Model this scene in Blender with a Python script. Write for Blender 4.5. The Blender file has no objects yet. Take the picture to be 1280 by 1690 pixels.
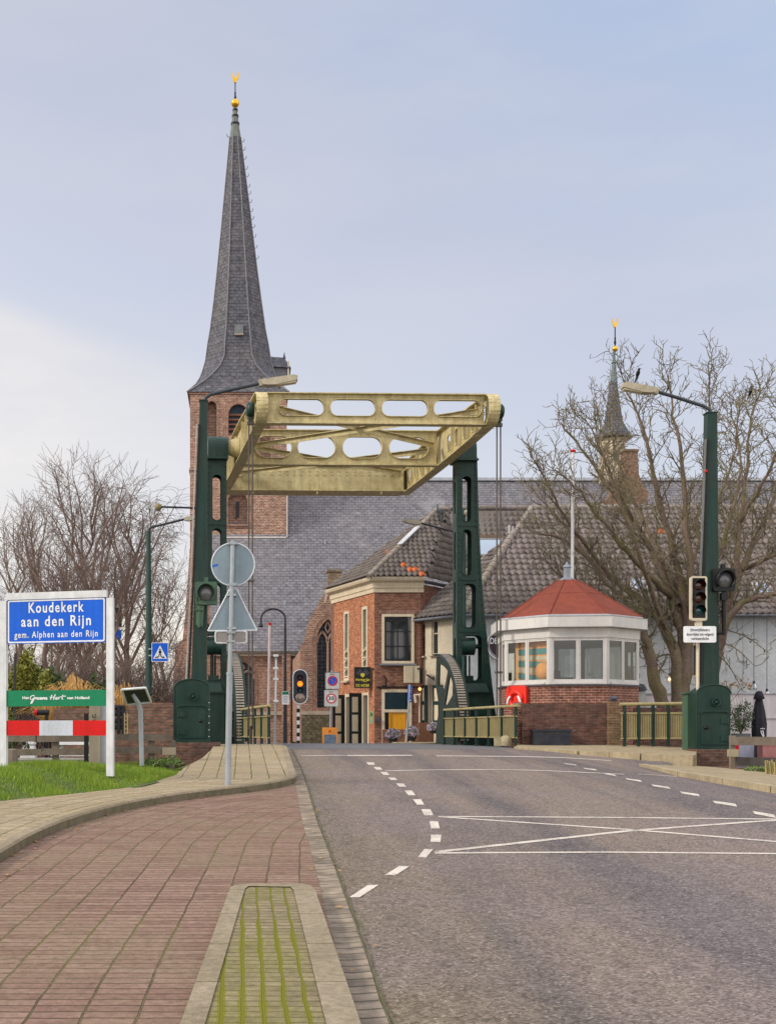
import bpy, math, random
from math import sin, cos, pi, radians
from mathutils import Vector, Matrix
from mathutils.geometry import tessellate_polygon
random.seed(7)
S = bpy.context.scene
COL = S.collection
# ---------------------------------------------------------------- camera
CX, HY, F, EYE = 400.0, 1205.0, 2000.0, 1.88
cam = bpy.data.cameras.new("camera"); camo = bpy.data.objects.new("camera", cam); COL.objects.link(camo)
camo.location = (0, 0, EYE); camo.rotation_euler = (pi/2, 0, 0)
cam.sensor_fit = 'HORIZONTAL'; cam.sensor_width = 36; cam.lens = 36*F/1280
cam.shift_x = (640-CX)/1280; cam.shift_y = (HY-845)/1280
cam.clip_start = .1; cam.clip_end = 3000
S.camera = camo
# ---------------------------------------------------------------- world: soft overcast sky
W = bpy.data.worlds.new("World"); S.world = W; W.use_nodes = True
nt = W.node_tree; nt.nodes.clear()
def N(t, **k):
    n = nt.nodes.new(t)
    for a, b in k.items(): setattr(n, a, b)
    return n
def LK(a, b): nt.links.new(a, b)
SUN_EL, SUN_AZ = radians(30), radians(-72)     # low, from the left and a little behind the camera
sky = N('ShaderNodeTexSky', sky_type='NISHITA', sun_disc=False, sun_elevation=SUN_EL, sun_rotation=radians(180)+SUN_AZ)
sky.dust_density = 2; sky.air_density = 1.2
bg1 = N('ShaderNodeBackground'); bg1.inputs[1].default_value = .05; LK(sky.outputs[0], bg1.inputs[0])
tc = N('ShaderNodeTexCoord'); sep = N('ShaderNodeSeparateXYZ'); LK(tc.outputs['Generated'], sep.inputs[0])
def M_(op, a, b=None, c=None):
    n = N('ShaderNodeMath', operation=op)
    for i, q in enumerate((a, b, c)):
        if q is None: continue
        if isinstance(q, (int, float)): n.inputs[i].default_value = q
        else: LK(q, n.inputs[i])
    return n.outputs[0]
# cloud noise stretched along the horizon
mp = N('ShaderNodeMapping'); mp.inputs['Scale'].default_value = (1.2, 1.2, 3.6); mp.inputs['Rotation'].default_value = (0, radians(22), 0)
LK(tc.outputs['Generated'], mp.inputs[0])
nz = N('ShaderNodeTexNoise'); nz.inputs['Scale'].default_value = 1.6; nz.inputs['Detail'].default_value = 5; nz.inputs['Roughness'].default_value = .5
LK(mp.outputs[0], nz.inputs['Vector'])
el = M_('ADD', M_('ADD', sep.outputs[2], M_('MULTIPLY', sep.outputs[0], .42)), M_('MULTIPLY', M_('SUBTRACT', nz.outputs[0], .5), .16))
r1 = N('ShaderNodeValToRGB'); cr = r1.color_ramp
def ramp(cr, st):
    while len(cr.elements) > 1: cr.elements.remove(cr.elements[-1])
    cr.elements[0].position = st[0][0]; cr.elements[0].color = (*st[0][1], 1)
    for p, c in st[1:]:
        e = cr.elements.new(p); e.color = (*c, 1)
ramp(cr, [(0.0, (.76, .69, .65)), (.12, (.72, .685, .69)), (.20, (.64, .635, .68)), (.29, (.57, .575, .655)), (.42, (.51, .515, .61)), (.54, (.455, .495, .62)), (.68, (.355, .46, .665)), (.80, (.60, .58, .58))])
e2 = M_('ADD', M_('ADD', sep.outputs[2], M_('MULTIPLY', sep.outputs[0], .24)), M_('MULTIPLY', M_('SUBTRACT', nz.outputs[0], .5), .05))
cl = N('ShaderNodeMapRange', interpolation_type='SMOOTHSTEP'); cl.inputs[1].default_value = .292; cl.inputs[2].default_value = .262; LK(e2, cl.inputs[0])
lft = N('ShaderNodeMapRange'); lft.inputs[1].default_value = .12; lft.inputs[2].default_value = -.16; lft.inputs[3].default_value = .10; lft.inputs[4].default_value = .8; LK(sep.outputs[0], lft.inputs[0])
skc = N('ShaderNodeMix', data_type='RGBA'); LK(M_('MULTIPLY', cl.outputs[0], lft.outputs[0]), skc.inputs[0]); LK(r1.outputs[0], skc.inputs[6]); skc.inputs[7].default_value = (.90, .79, .69, 1)
LK(el, r1.inputs[0])
zen = N('ShaderNodeMapRange'); zen.inputs[1].default_value = .55; zen.inputs[2].default_value = .95; zen.inputs[3].default_value = .86; zen.inputs[4].default_value = 2.1
LK(sep.outputs[2], zen.inputs[0])
bk = N('ShaderNodeMapRange'); bk.inputs[1].default_value = -.15; bk.inputs[2].default_value = -.8; bk.inputs[3].default_value = 0; bk.inputs[4].default_value = .6
LK(sep.outputs[1], bk.inputs[0])
warm = N('ShaderNodeMix', data_type='RGBA'); LK(bk.outputs[0], warm.inputs[0]); mp2 = N('ShaderNodeMapping'); mp2.inputs['Scale'].default_value = (1.5, 1.5, 5); mp2.inputs['Rotation'].default_value = (0, radians(-14), 0); LK(tc.outputs['Generated'], mp2.inputs[0])
nz2 = N('ShaderNodeTexNoise'); nz2.inputs['Scale'].default_value = 1.9; nz2.inputs['Detail'].default_value = 6; nz2.inputs['Roughness'].default_value = .55; LK(mp2.outputs[0], nz2.inputs['Vector'])
bm = N('ShaderNodeMapRange'); bm.inputs[1].default_value = .35; bm.inputs[2].default_value = .66; bm.inputs[3].default_value = .0; bm.inputs[4].default_value = .8; LK(nz2.outputs[0], bm.inputs[0])
sk2 = N('ShaderNodeMix', data_type='RGBA'); LK(bm.outputs[0], sk2.inputs[0]); LK(skc.outputs[2], sk2.inputs[6]); sk2.inputs[7].default_value = (.60, .59, .635, 1)
LK(sk2.outputs[2], warm.inputs[6]); warm.inputs[7].default_value = (.84, .77, .71, 1)
bg2 = N('ShaderNodeBackground'); LK(warm.outputs[2], bg2.inputs[0]); LK(M_('ADD', zen.outputs[0], bk.outputs[0]), bg2.inputs[1])
ads = N('ShaderNodeAddShader'); LK(bg1.outputs[0], ads.inputs[0]); LK(bg2.outputs[0], ads.inputs[1])
wo = N('ShaderNodeOutputWorld'); LK(ads.outputs[0], wo.inputs[0])
sun = bpy.data.lights.new("sun", 'SUN'); sun.energy = 2.7; sun.angle = radians(12); sun.color = (1, .89, .73)
so = bpy.data.objects.new("sun", sun); COL.objects.link(so)
so.rotation_euler = (radians(90)-SUN_EL, 0, SUN_AZ)
S.view_settings.view_transform = 'Standard'; S.view_settings.look = 'None'; S.view_settings.gamma = 1; S.view_settings.exposure = 0.08
# ---------------------------------------------------------------- materials
def newmat(name):
    m = bpy.data.materials.new(name); m.use_nodes = True
    global nt; nt = m.node_tree; nt.nodes.clear()
    b = N('ShaderNodeBsdfPrincipled'); o = N('ShaderNodeOutputMaterial'); LK(b.outputs[0], o.inputs[0]); b.inputs['Specular IOR Level'].default_value = .28
    return m, b
def noise(vec, scale, detail=4, rough=.55):
    n = N('ShaderNodeTexNoise'); n.inputs['Scale'].default_value = scale; n.inputs['Detail'].default_value = detail; n.inputs['Roughness'].default_value = rough
    if vec is not None: LK(vec, n.inputs['Vector'])
    return n.outputs[0]
def mixc(f, a, b, mode='MIX'):
    n = N('ShaderNodeMix', data_type='RGBA', blend_type=mode)
    if isinstance(f, (int, float)): n.inputs[0].default_value = f
    else: LK(f, n.inputs[0])
    for i, q in ((6, a), (7, b)):
        if isinstance(q, tuple): n.inputs[i].default_value = (*q[:3], 1)
        else: LK(q, n.inputs[i])
    return n.outputs[2]
def mr(v, a, b, c=0., d=1.):
    n = N('ShaderNodeMapRange'); LK(v, n.inputs[0])
    for i, q in enumerate((a, b, c, d)): n.inputs[i+1].default_value = q
    return n.outputs[0]
def bump(b, h, dist, strength=1.):
    n = N('ShaderNodeBump'); n.inputs['Distance'].default_value = dist; n.inputs['Strength'].default_value = strength
    LK(h, n.inputs['Height']); LK(n.outputs[0], b.inputs['Normal'])
def plain(name, c, rough=.5, metal=0., dirt=.25, dscale=3., dc=None, bmp=0., fine=40., streak=.16):
    """painted or raw surface with uneven tone and wear"""
    m, b = newmat(name); v = N('ShaderNodeTexCoord').outputs['Object']
    dc = dc or tuple(x*.55 for x in c)
    f = mr(noise(v, dscale, 6, .65), .42, .75, 0, dirt*2)
    c1 = mixc(f, c, dc)
    g = mr(noise(v, fine, 3), .3, .7, .9, 1.1)
    if streak:
        ms_ = N('ShaderNodeMapping'); ms_.inputs['Scale'].default_value = (7, 7, .55); LK(v, ms_.inputs[0])
        g = M_('MULTIPLY', g, mr(noise(ms_.outputs[0], 1, 5, .65), .32, .68, 1-streak, 1+streak*.4))
    vm = N('ShaderNodeVectorMath', operation='SCALE'); LK(c1, vm.inputs[0]); LK(g, vm.inputs['Scale'])
    LK(vm.outputs[0], b.inputs['Base Color']); b.inputs['Metallic'].default_value = metal
    LK(mr(noise(v, dscale*2), .3, .7, max(0, rough-.12), min(1, rough+.12)), b.inputs['Roughness'])
    if bmp: bump(b, noise(v, fine, 4), bmp)
    return m
def brickmat(name, c1, c2, mortar, bw=.21, bh=.065, ms=.010, stain=.35, sc=(.12, .10, .08), off=.5, msm=.3, rough=.85, bmp=.008, var=.5, stain_scale=.6, speck=(.58, 1.42)):
    m, b = newmat(name); uv = N('ShaderNodeTexCoord').outputs['UV']
    ob = N('ShaderNodeTexCoord').outputs['Object']
    def br(a, bb, mo):
        t = N('ShaderNodeTexBrick'); t.offset = off; LK(uv, t.inputs['Vector'])
        t.inputs['Scale'].default_value = 1; t.inputs['Brick Width'].default_value = bw; t.inputs['Row Height'].default_value = bh
        t.inputs['Mortar Size'].default_value = ms; t.inputs['Mortar Smooth'].default_value = msm; t.inputs['Bias'].default_value = 0
        t.inputs[1].default_value = (*a, 1); t.inputs[2].default_value = (*bb, 1); t.inputs[3].default_value = (*mo, 1)
        return t
    t = br(c1, c2, mortar)
    t2 = br((1, 1, 1), (1-var,)*3, (1, 1, 1)); t2.offset_frequency = 3; 
    c = mixc(.8, t.outputs[0], t2.outputs[0], 'MULTIPLY')
    f = mr(noise(ob, stain_scale, 8, .68), .45, .72, 0, stain*1.6)
    c = mixc(f, c, sc)
    mpn = N('ShaderNodeMapping'); mpn.inputs['Scale'].default_value = (.9/bw, .7/bh, 1); LK(uv, mpn.inputs[0])
    f2 = M_('MULTIPLY', mr(noise(ob, stain_scale*7, 6, .7), .3, .7, .72, 1.25), mr(noise(mpn.outputs[0], 1.0, 3, .6), .3, .7, *speck))
    vm = N('ShaderNodeVectorMath', operation='SCALE'); LK(c, vm.inputs[0]); LK(f2, vm.inputs['Scale'])
    LK(vm.outputs[0], b.inputs['Base Color']); b.inputs['Roughness'].default_value = rough
    inv = M_('ADD', M_('SUBTRACT', 1, t.outputs[1]), M_('MULTIPLY', noise(ob, 30), .4))
    bump(b, inv, bmp)
    return m
def glassmat(name, c=(.03, .035, .04), rough=.06):
    m, b = newmat(name); b.inputs['Base Color'].default_value = (*c, 1); b.inputs['Roughness'].default_value = rough
    b.inputs['Specular IOR Level'].default_value = .9
    return m
def clearglass(name, tint=(.9, .95, .95)):
    m = bpy.data.materials.new(name); m.use_nodes = True
    global nt; nt = m.node_tree; nt.nodes.clear()
    tr = N('ShaderNodeBsdfTransparent'); tr.inputs[0].default_value = (*tint, 1)
    gl = N('ShaderNodeBsdfGlossy'); gl.inputs['Roughness'].default_value = .02
    fr = N('ShaderNodeFresnel'); fr.inputs[0].default_value = 1.5
    mx = N('ShaderNodeMixShader'); LK(M_('ADD', fr.outputs[0], .05), mx.inputs[0]); LK(tr.outputs[0], mx.inputs[1]); LK(gl.outputs[0], mx.inputs[2])
    o = N('ShaderNodeOutputMaterial'); LK(mx.outputs[0], o.inputs[0])
    return m
def emit(name, c, s):
    m, b = newmat(name); b.inputs['Base Color'].default_value = (*c, 1)
    b.inputs['Emission Color'].default_value = (*c, 1); b.inputs['Emission Strength'].default_value = s
    return m
GREEN = plain('green paint', (.0075, .034, .0265), .38, 0, .30, 1.2, (.038, .058, .046), .003, 30, streak=.30)
GREENL = plain('weathered green paint', (.05, .11, .075), .45, 0, .3, 3, (.09, .13, .07), .001)
YEL = plain('ochre bridge paint', (.56, .485, .26), .5, 0, .40, 3.2, (.36, .26, .12), .003, 18, streak=.26)
YELD = plain('ochre rail paint', (.36, .31, .15), .5, 0, .35, 2, (.20, .17, .08), .001)
KHAKI = plain('khaki panel paint', (.27, .225, .105), .5, 0, .35, 2, (.17, .15, .08), .001)
BLACK = plain('black paint', (.012, .013, .015), .4, 0, .2)
STEEL = plain('galvanised steel', (.36, .40, .43), .45, .35, .3, 5, (.24, .27, .30))
SIGNBACK = plain('grey sign back', (.22, .29, .34), .42, .2, .25, 2.5, (.17, .22, .26))
WHITE = plain('white paint', (.72, .73, .75), .4, 0, .15, 3, (.50, .50, .48))
CREAM = plain('cream paint', (.62, .55, .42), .5, 0, .2, 3, (.45, .38, .28))
PLASTER = plain('pale render', (.50, .53, .56), .8, 0, .25, .8, (.40, .42, .43), .002, 12, streak=.05)
CREAMWALL = plain('cream render', (.56, .50, .39), .8, 0, .3, 1, (.42, .37, .29), .002, 12, streak=.05)
RED = plain('signal red', (.60, .006, .006), .45, 0, .12)
BLUE = plain('sign blue', (.002, .11, .66), .45, 0, .08)
SGREEN = plain('board green', (.003, .20, .09), .5, 0, .1)
SWHITE = plain('reflective white', (.80, .82, .86), .35, 0, .06)
GOLD = plain('gilding', (.85, .50, .05), .22, .85, .15, 8)
ORANGE = plain('orange board', (.75, .22, .03), .5, 0, .1)
YDOOR = plain('yellow door paint', (.72, .33, .02), .4, 0, .15)
DKGLASS = glassmat('dark window glass'); SKYGLASS = glassmat('roof window glass', (.35, .45, .58), .1)
CLEAR = clearglass('clear glass')
LEAD = plain('lead', (.42, .45, .50), .5, .1, .3, 2)
STONE = plain('sandstone', (.50, .42, .33), .8, 0, .3, 2, (.33, .28, .21), .003)
BR_TOWER = brickmat('old tower brick', (.30, .115, .070), (.40, .175, .105), (.42, .34, .28), .30, .12, .026, .38, (.22, .14, .11), stain_scale=.35)
BR_CHURCH = brickmat('church brick', (.32, .12, .07), (.42, .19, .12), (.44, .36, .29), .28, .11, .022, .35, (.20, .13, .10), stain_scale=.4)
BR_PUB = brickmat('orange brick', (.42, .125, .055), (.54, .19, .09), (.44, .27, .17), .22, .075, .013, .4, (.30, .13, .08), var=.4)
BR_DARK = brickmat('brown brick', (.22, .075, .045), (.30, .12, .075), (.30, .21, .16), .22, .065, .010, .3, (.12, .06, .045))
BR_HUT = brickmat('hut brick', (.20, .065, .040), (.27, .095, .060), (.40, .30, .25), .22, .075, .010, .1, (.12, .05, .04), var=.35)
BR_PAR = brickmat('weathered parapet brick', (.15, .055, .038), (.23, .095, .065), (.13, .10, .085), .22, .07, .014, .5, (.07, .055, .045), bmp=.02)
BR_WALL = brickmat('old garden wall brick', (.24, .12, .08), (.32, .17, .12), (.16, .12, .10), .22, .08, .014, .55, (.12, .09, .07), bmp=.02)
SLATE = brickmat('slate', (.165, .165, .19), (.225, .218, .242), (.075, .075, .085), .46, .24, .022, .28, (.26, .235, .245), rough=.65, bmp=.02, var=.25, speck=(.76, 1.18), stain_scale=.35)
SLATE_SP = brickmat('spire slate', (.080, .086, .108), (.125, .126, .145), (.04, .04, .05), .42, .26, .02, .38, (.15, .135, .135), rough=.6, bmp=.02, var=.4, stain_scale=.5)
FELT = plain('red bitumen felt', (.225, .055, .034), .95, 0, .45, 1.6, (.165, .048, .034), .006, 60)
WOOD = plain('grey weathered timber', (.20, .165, .13), .85, 0, .4, 3, (.11, .09, .07), .004, 25)
def barkmat(name, c, moss, amt):
    m, b = newmat(name); v = N('ShaderNodeTexCoord').outputs['Object']
    c1 = mixc(mr(noise(v, 1.5, 6, .7), .45, .62, 0, amt), c, moss)
    g = mr(noise(v, 14, 5, .7), .3, .7, .6, 1.35)
    vm = N('ShaderNodeVectorMath', operation='SCALE'); LK(c1, vm.inputs[0]); LK(g, vm.inputs['Scale'])
    LK(vm.outputs[0], b.inputs['Base Color']); b.inputs['Roughness'].default_value = .9; bump(b, noise(v, 18, 6, .7), .03)
    return m
BARK = barkmat('mossy bark', (.20, .145, .115), (.165, .155, .055), .65)
TWIG = barkmat('mossy twigs', (.185, .15, .115), (.19, .18, .08), .9)
BARK_P = barkmat('purple brown bark', (.21, .145, .125), (.20, .15, .09), .5); TWIG_P = barkmat('pinkish brown twigs', (.185, .135, .12), (.21, .155, .11), .5)
# ---------------------------------------------------------------- geometry helpers
def P(x, y, d): return Vector(((x-CX)*d/F, d, EYE+(HY-y)*d/F))
def sm(a, b, x):
    t = max(0, min(1, (x-a)/(b-a))); return t*t*(3-2*t)
def zr(Y):
    if Y < 29: z = .045*Y
    elif Y < 33: t = Y-29; z = 1.305+.045*t-.007*t*t*.8
    else: z = 1.395
    if Y > 43.5: z = 1.395-.40*sm(43.5, 53, Y)
    return z
def Gd(y): return 3762/(y-1115)
def G(x, y, dz=0):
    d = Gd(y)
    if d > 29:
        for _ in range(60): d = d*.5+.5*F*(EYE-zr(d))/max(1, (y-HY))
    p = Vector(((x-CX)*d/F, d, zr(d)+dz)); return p
class MB:
    def __init__(s): s.v = []; s.f = []; s.m = []; s.uv = {}; s.s = []
    def add(s, vs, fs, m=0, smooth=False, uvs=None):
        o = len(s.v); s.v += [Vector(p) for p in vs]
        for i, f in enumerate(fs):
            if uvs is not None: s.uv[len(s.f)] = uvs[i]
            s.f.append([o+k for k in f]); s.m.append(m); s.s.append(smooth)
    def box(s, c, size, m=0, ax=None):
        c = Vector(c); a = ax or (Vector((1, 0, 0)), Vector((0, 1, 0)), Vector((0, 0, 1)))
        h = [a[i]*size[i]/2 for i in range(3)]
        vs = [c+h[0]*i+h[1]*j+h[2]*k for k in (-1, 1) for i, j in ((-1, -1), (1, -1), (1, 1), (-1, 1))]
        s.add(vs, [(3, 2, 1, 0), (4, 5, 6, 7), (0, 1, 5, 4), (1, 2, 6, 5), (2, 3, 7, 6), (3, 0, 4, 7)], m)
    def bar(s, p0, p1, w, h, m=0, up=(0, 0, 1)):
        p0 = Vector(p0); p1 = Vector(p1); d = (p1-p0); L = d.length; d.normalize(); up = Vector(up)
        if abs(d.dot(up)) > .98: up = Vector((0, 1, 0))
        sd = d.cross(up).normalized(); u = sd.cross(d)
        s.box((p0+p1)/2, (L, w, h), m, (d, sd, u))
    def tube(s, pts, r, n=8, m=0, cap=True, smooth=True):
        pts = [Vector(p) for p in pts]; k = len(pts)
        rs = r if isinstance(r, (list, tuple)) else [r]*k
        t0 = (pts[1]-pts[0]).normalized(); a = t0.orthogonal().normalized(); vs = []
        for i in range(k):
            t = (pts[min(i+1, k-1)]-pts[max(i-1, 0)]).normalized()
            a = (a-t*a.dot(t))
            a = a.normalized() if a.length > 1e-6 else t.orthogonal().normalized()
            b = t.cross(a)
            vs += [pts[i]+(a*cos(2*pi*j/n)+b*sin(2*pi*j/n))*rs[i] for j in range(n)]
        fs = [(i*n+j, i*n+(j+1) % n, (i+1)*n+(j+1) % n, (i+1)*n+j) for i in range(k-1) for j in range(n)]
        s.add(vs, fs, m, smooth)
        if cap and n > 2:
            s.add(vs[:n], [tuple(range(n-1, -1, -1))], m); s.add(vs[-n:], [tuple(range(n))], m)
    def lathe(s, c, prof, n=16, m=0, ph=0, smooth=True, ax=None):
        c = Vector(c); a = ax or (Vector((1, 0, 0)), Vector((0, 1, 0)), Vector((0, 0, 1))); vs = []
        for r, z in prof:
            vs += [c+(a[0]*cos(ph+2*pi*j/n)+a[1]*sin(ph+2*pi*j/n))*r+a[2]*z for j in range(n)]
        k = len(prof)
        fs = [(i*n+j, i*n+(j+1) % n, (i+1)*n+(j+1) % n, (i+1)*n+j) for i in range(k-1) for j in range(n)]
        s.add(vs, fs, m, smooth)
        s.add(vs[:n], [tuple(range(n-1, -1, -1))], m); s.add(vs[-n:], [tuple(range(n))], m)
    def ball(s, c, r, m=0, n=12): s.lathe(c, [(r*max(.02, sin(pi*i/8)), -r*cos(pi*i/8)) for i in range(9)], n, m)
    def plate(s, outer, holes, O, U, V, t, m=0, m2=None, both=True):
        """flat plate with real holes; thickness t runs along U x V (negative: away)"""
        O = Vector(O); U = Vector(U).normalized(); V = Vector(V).normalized(); Nn = U.cross(V).normalized()
        loops = [outer]+list(holes)
        tri = tessellate_polygon([[Vector((p[0], p[1], 0)) for p in l] for l in loops])
        flat = [p for l in loops for p in l]; n = len(flat)
        P0 = [O+U*p[0]+V*p[1] for p in flat]; P1 = [q+Nn*t for q in P0]
        ref = flat; fs0 = []; fs1 = []
        for a, b, c in tri:
            ar = (ref[b][0]-ref[a][0])*(ref[c][1]-ref[a][1])-(ref[b][1]-ref[a][1])*(ref[c][0]-ref[a][0])
            if ar < 0: a, b, c = a, c, b
            fs1.append((a, b, c)); fs0.append((c, b, a))
        if t < 0: fs0, fs1 = [f[::-1] for f in fs0], [f[::-1] for f in fs1]
        s.add(P0, fs0, m); s.add(P1, fs1, m)
        k = 0
        for l in loops:
            q = len(l); vs = P0[k:k+q]+P1[k:k+q]
            s.add(vs, [(i, (i+1) % q, q+(i+1) % q, q+i) for i in range(q)], m if (k == 0 or m2 is None) else m2); k += q
    def text(s, body, size, O, U, V, ext=.004, m=0, sp=1., off=0., align='CENTER', shear=0., sx=1., fit=None):
        cu = bpy.data.curves.new('t', 'FONT'); cu.body = body; cu.size = size; cu.align_x = align; cu.align_y = 'CENTER'
        cu.space_character = sp; cu.offset = off; cu.shear = shear; cu.resolution_u = 3; cu.extrude = 0
        o = bpy.data.objects.new('t', cu); COL.objects.link(o); bpy.context.view_layer.update()
        me = bpy.data.meshes.new_from_object(o.evaluated_get(bpy.context.evaluated_depsgraph_get()))
        U = Vector(U).normalized(); V = Vector(V).normalized(); Nn = U.cross(V).normalized(); O = Vector(O)
        if fit:
            xs = [v.co.x for v in me.vertices]; sx = fit/(max(xs)-min(xs))
        vs = [O+U*v.co.x*sx+V*v.co.y+Nn*ext for v in me.vertices]
        s.add(vs, [tuple(p.vertices) for p in me.polygons], m)
        bpy.data.objects.remove(o); bpy.data.curves.remove(cu); bpy.data.meshes.remove(me)
    def build(s, name, mats, parent=None, at=None):
        if not isinstance(mats, (list, tuple)): mats = [mats]
        me = bpy.data.meshes.new(name)
        if at is None:
            at = wloc(parent) if parent is not None else Vector((0, 0, 0))
        at = Vector(at)
        me.from_pydata([v-at for v in s.v], [], s.f)
        for x in mats: me.materials.append(x)
        uvl = me.uv_layers.new(name='UVMap').data; Z = Vector((0, 0, 1))
        for i, p in enumerate(me.polygons):
            p.material_index = s.m[i]; p.use_smooth = s.s[i]
            if i in s.uv:
                for li, q in zip(p.loop_indices, s.uv[i]): uvl[li].uv = q
            else:
                n = p.normal
                if abs(n.z) > .97: t = Vector((1, 0, 0)); b = Vector((0, 1, 0))
                else: t = Z.cross(n).normalized(); b = n.cross(t)
                for li in p.loop_indices:
                    co = s.v[s.f[i][li-p.loop_start]]; uvl[li].uv = (co.dot(t), co.dot(b))
        me.update()
        o = bpy.data.objects.new(name, me); COL.objects.link(o)
        if parent is not None:
            o.parent = parent; o.location = at-wloc(parent)
        else: o.location = at
        return o
def wloc(o):
    l = Vector(o.location)
    while o.parent: o = o.parent; l += Vector(o.location)
    return l
def tag(o, label, cat, group=None):
    o['label'] = label; o['category'] = cat; o['kind'] = 'thing'
    if group: o['group'] = group
    return o
def thing(name, label, cat, at, group=None):
    o = bpy.data.objects.new(name, None); COL.objects.link(o); o.location = at; o.empty_display_size = .3
    return tag(o, label, cat, group)
def dup(o, loc, label):
    c = o.copy(); COL.objects.link(c); c.location = loc; c['label'] = label
    def rec(a, b):
        for ch in a.children:
            k = ch.copy(); COL.objects.link(k); k.parent = b; rec(ch, k)
    rec(o, c); return c
def struct(o): o['kind'] = 'structure'; return o
X_, Y_, Z_ = Vector((1, 0, 0)), Vector((0, 1, 0)), Vector((0, 0, 1))
def rrect(x0, y0, x1, y1, r, n=5):
    r = min(r, (x1-x0)/2-1e-4, (y1-y0)/2-1e-4); o = []
    for cx, cy, a in ((x1-r, y0+r, -90), (x1-r, y1-r, 0), (x0+r, y1-r, 90), (x0+r, y0+r, 180)):
        o += [(cx+r*cos(radians(a+90*i/n)), cy+r*sin(radians(a+90*i/n))) for i in range(n+1)]
    return o
def rect(x0, y0, x1, y1): return [(x0, y0), (x1, y0), (x1, y1), (x0, y1)]
def arch(x0, x1, y0, ys, h, n=8, gothic=False):
    """opening: straight jambs from y0 to ys, arched head rising h"""
    o = [(x0, y0), (x1, y0)]; w = x1-x0; c = (x0+x1)/2
    if gothic:
        R = (w*w/4+h*h)/w; a = math.asin(min(1, h/R))
        o += [(x1-R+R*cos(a*i/n), ys+R*sin(a*i/n)) for i in range(n+1)]
        o += [(x0+R-R*cos(a*i/n), ys+R*sin(a*i/n)) for i in range(n-1, -1, -1)]
    else: o += [(c+w/2*cos(pi*i/(2*n)), ys+h*sin(pi*i/(2*n))) for i in range(2*n+1)]
    return o
def circ(cx, cy, r, n=24): return [(cx+r*cos(2*pi*i/n), cy+r*sin(2*pi*i/n)) for i in range(n)]
def inset(poly, k):
    c = (sum(p[0] for p in poly)/len(poly), sum(p[1] for p in poly)/len(poly)); o = []
    n = len(poly)
    for i in range(n):
        a, b, d = Vector(poly[i-1]), Vector(poly[i]), Vector(poly[(i+1) % n])
        e = (b-a); g = (d-b)
        if e.length < 1e-6: e = g
        if g.length < 1e-6: g = e
        n1 = Vector((-e.y, e.x)).normalized(); n2 = Vector((-g.y, g.x)).normalized(); q = (n1+n2)
        q = q.normalized() if q.length > 1e-6 else n1
        o.append(tuple(b+q*k/max(.4, q.dot(n1))))
    return o
# ================================================================ ground, road, pavements
def lerp_tab(tab, y):
    if y <= tab[0][0]: return tab[0][1]
    for (a, b), (c, d) in zip(tab, tab[1:]):
        if y <= c: return b+(d-b)*(y-a)/(c-a)
    return tab[-1][1]
CURB = [(-4, -2.8), (5, -2.72), (7.8, -2.65), (10.3, -2.52), (12.25, -2.42), (13.5, -2.36), (14.6, -2.22), (15.6, -2.0), (16.5, -1.73), (17.2, -1.45), (17.9, -1.08), (18.5, -.68), (19.1, -.2), (19.6, .22), (20.1, .55), (20.6, .76)]
NOSE = [(20.9, .90), (21.3, .965), (22.2, .985), (24, 1.01), (27, 1.06), (30, 1.12), (31.6, 1.02)]
CRACK = [(-4, .76), (7, .80), (7.8, .83), (13.2, .93), (15.4, .96), (20.7, 1.10), (24, 1.17), (27.7, 1.21), (33, 1.27)]
h = lambda Y: lerp_tab(CURB, Y)
crack = lambda Y: lerp_tab(CRACK, Y)
def gridsheet(rows, cols, xfun, zfun, uvf=None):
    mb = MB(); vs = []; uv = []
    for Y in rows:
        for t in cols:
            X = xfun(Y, t); vs.append((X, Y, zfun(X, Y))); uv.append(uvf(X, Y) if uvf else (X, Y))
    n = len(cols); fs = [(i*n+j, i*n+j+1, (i+1)*n+j+1, (i+1)*n+j) for i in range(len(rows)-1) for j in range(n-1)]
    mb.add(vs, fs, 0, False, [[uv[k] for k in f] for f in fs]); return mb
fr = lambda a, b, n: [a+(b-a)*i/n for i in range(n+1)]
# asphalt
m, b = newmat('asphalt'); v = N('ShaderNodeTexCoord').outputs['Object']
mpp = N('ShaderNodeMapping'); mpp.inputs['Scale'].default_value = (1.0, .07, 1); LK(v, mpp.inputs[0])
big = mr(noise(mpp.outputs[0], .9, 4, .6), .41, .60, 0, 1)
c = mixc(big, (.205, .165, .140), (.118, .103, .103))
ox = N('ShaderNodeSeparateXYZ'); LK(v, ox.inputs[0])
edge = mr(M_('ADD', ox.outputs[0], M_('MULTIPLY', noise(v, 1.2, 5), .9)), 1.3, 2.6, 1, 0)   # gritty unworn strip beside the gutter
c = mixc(M_('MULTIPLY', edge, .8), c, (.18, .145, .10))
c = mixc(M_('MULTIPLY', mr(noise(v, .35, 5, .6), .45, .62, 0, 1), .45), c, (.195, .165, .165))
sp = N('ShaderNodeTexVoronoi'); sp.inputs['Scale'].default_value = 52; LK(v, sp.inputs['Vector'])
hs = N('ShaderNodeSeparateColor'); LK(sp.outputs['Color'], hs.inputs[0])
grain = M_('MULTIPLY', mr(hs.outputs[0], 0, 1, .58, 1.45), mr(noise(v, 9, 6, .7), .3, .7, .85, 1.15))
chip = mr(hs.outputs[1], .93, .96, 0, 1)
vm = N('ShaderNodeVectorMath', operation='SCALE'); LK(c, vm.inputs[0]); LK(grain, vm.inputs['Scale'])
LK(mixc(M_('MULTIPLY', chip, .45), vm.outputs[0], (.42, .38, .34)), b.inputs['Base Color']); b.inputs['Roughness'].default_value = .9; b.inputs['Specular IOR Level'].default_value = .12
bump(b, M_('ADD', sp.outputs['Distance'], noise(v, 120, 2)), .006)
ASPH = m
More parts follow.
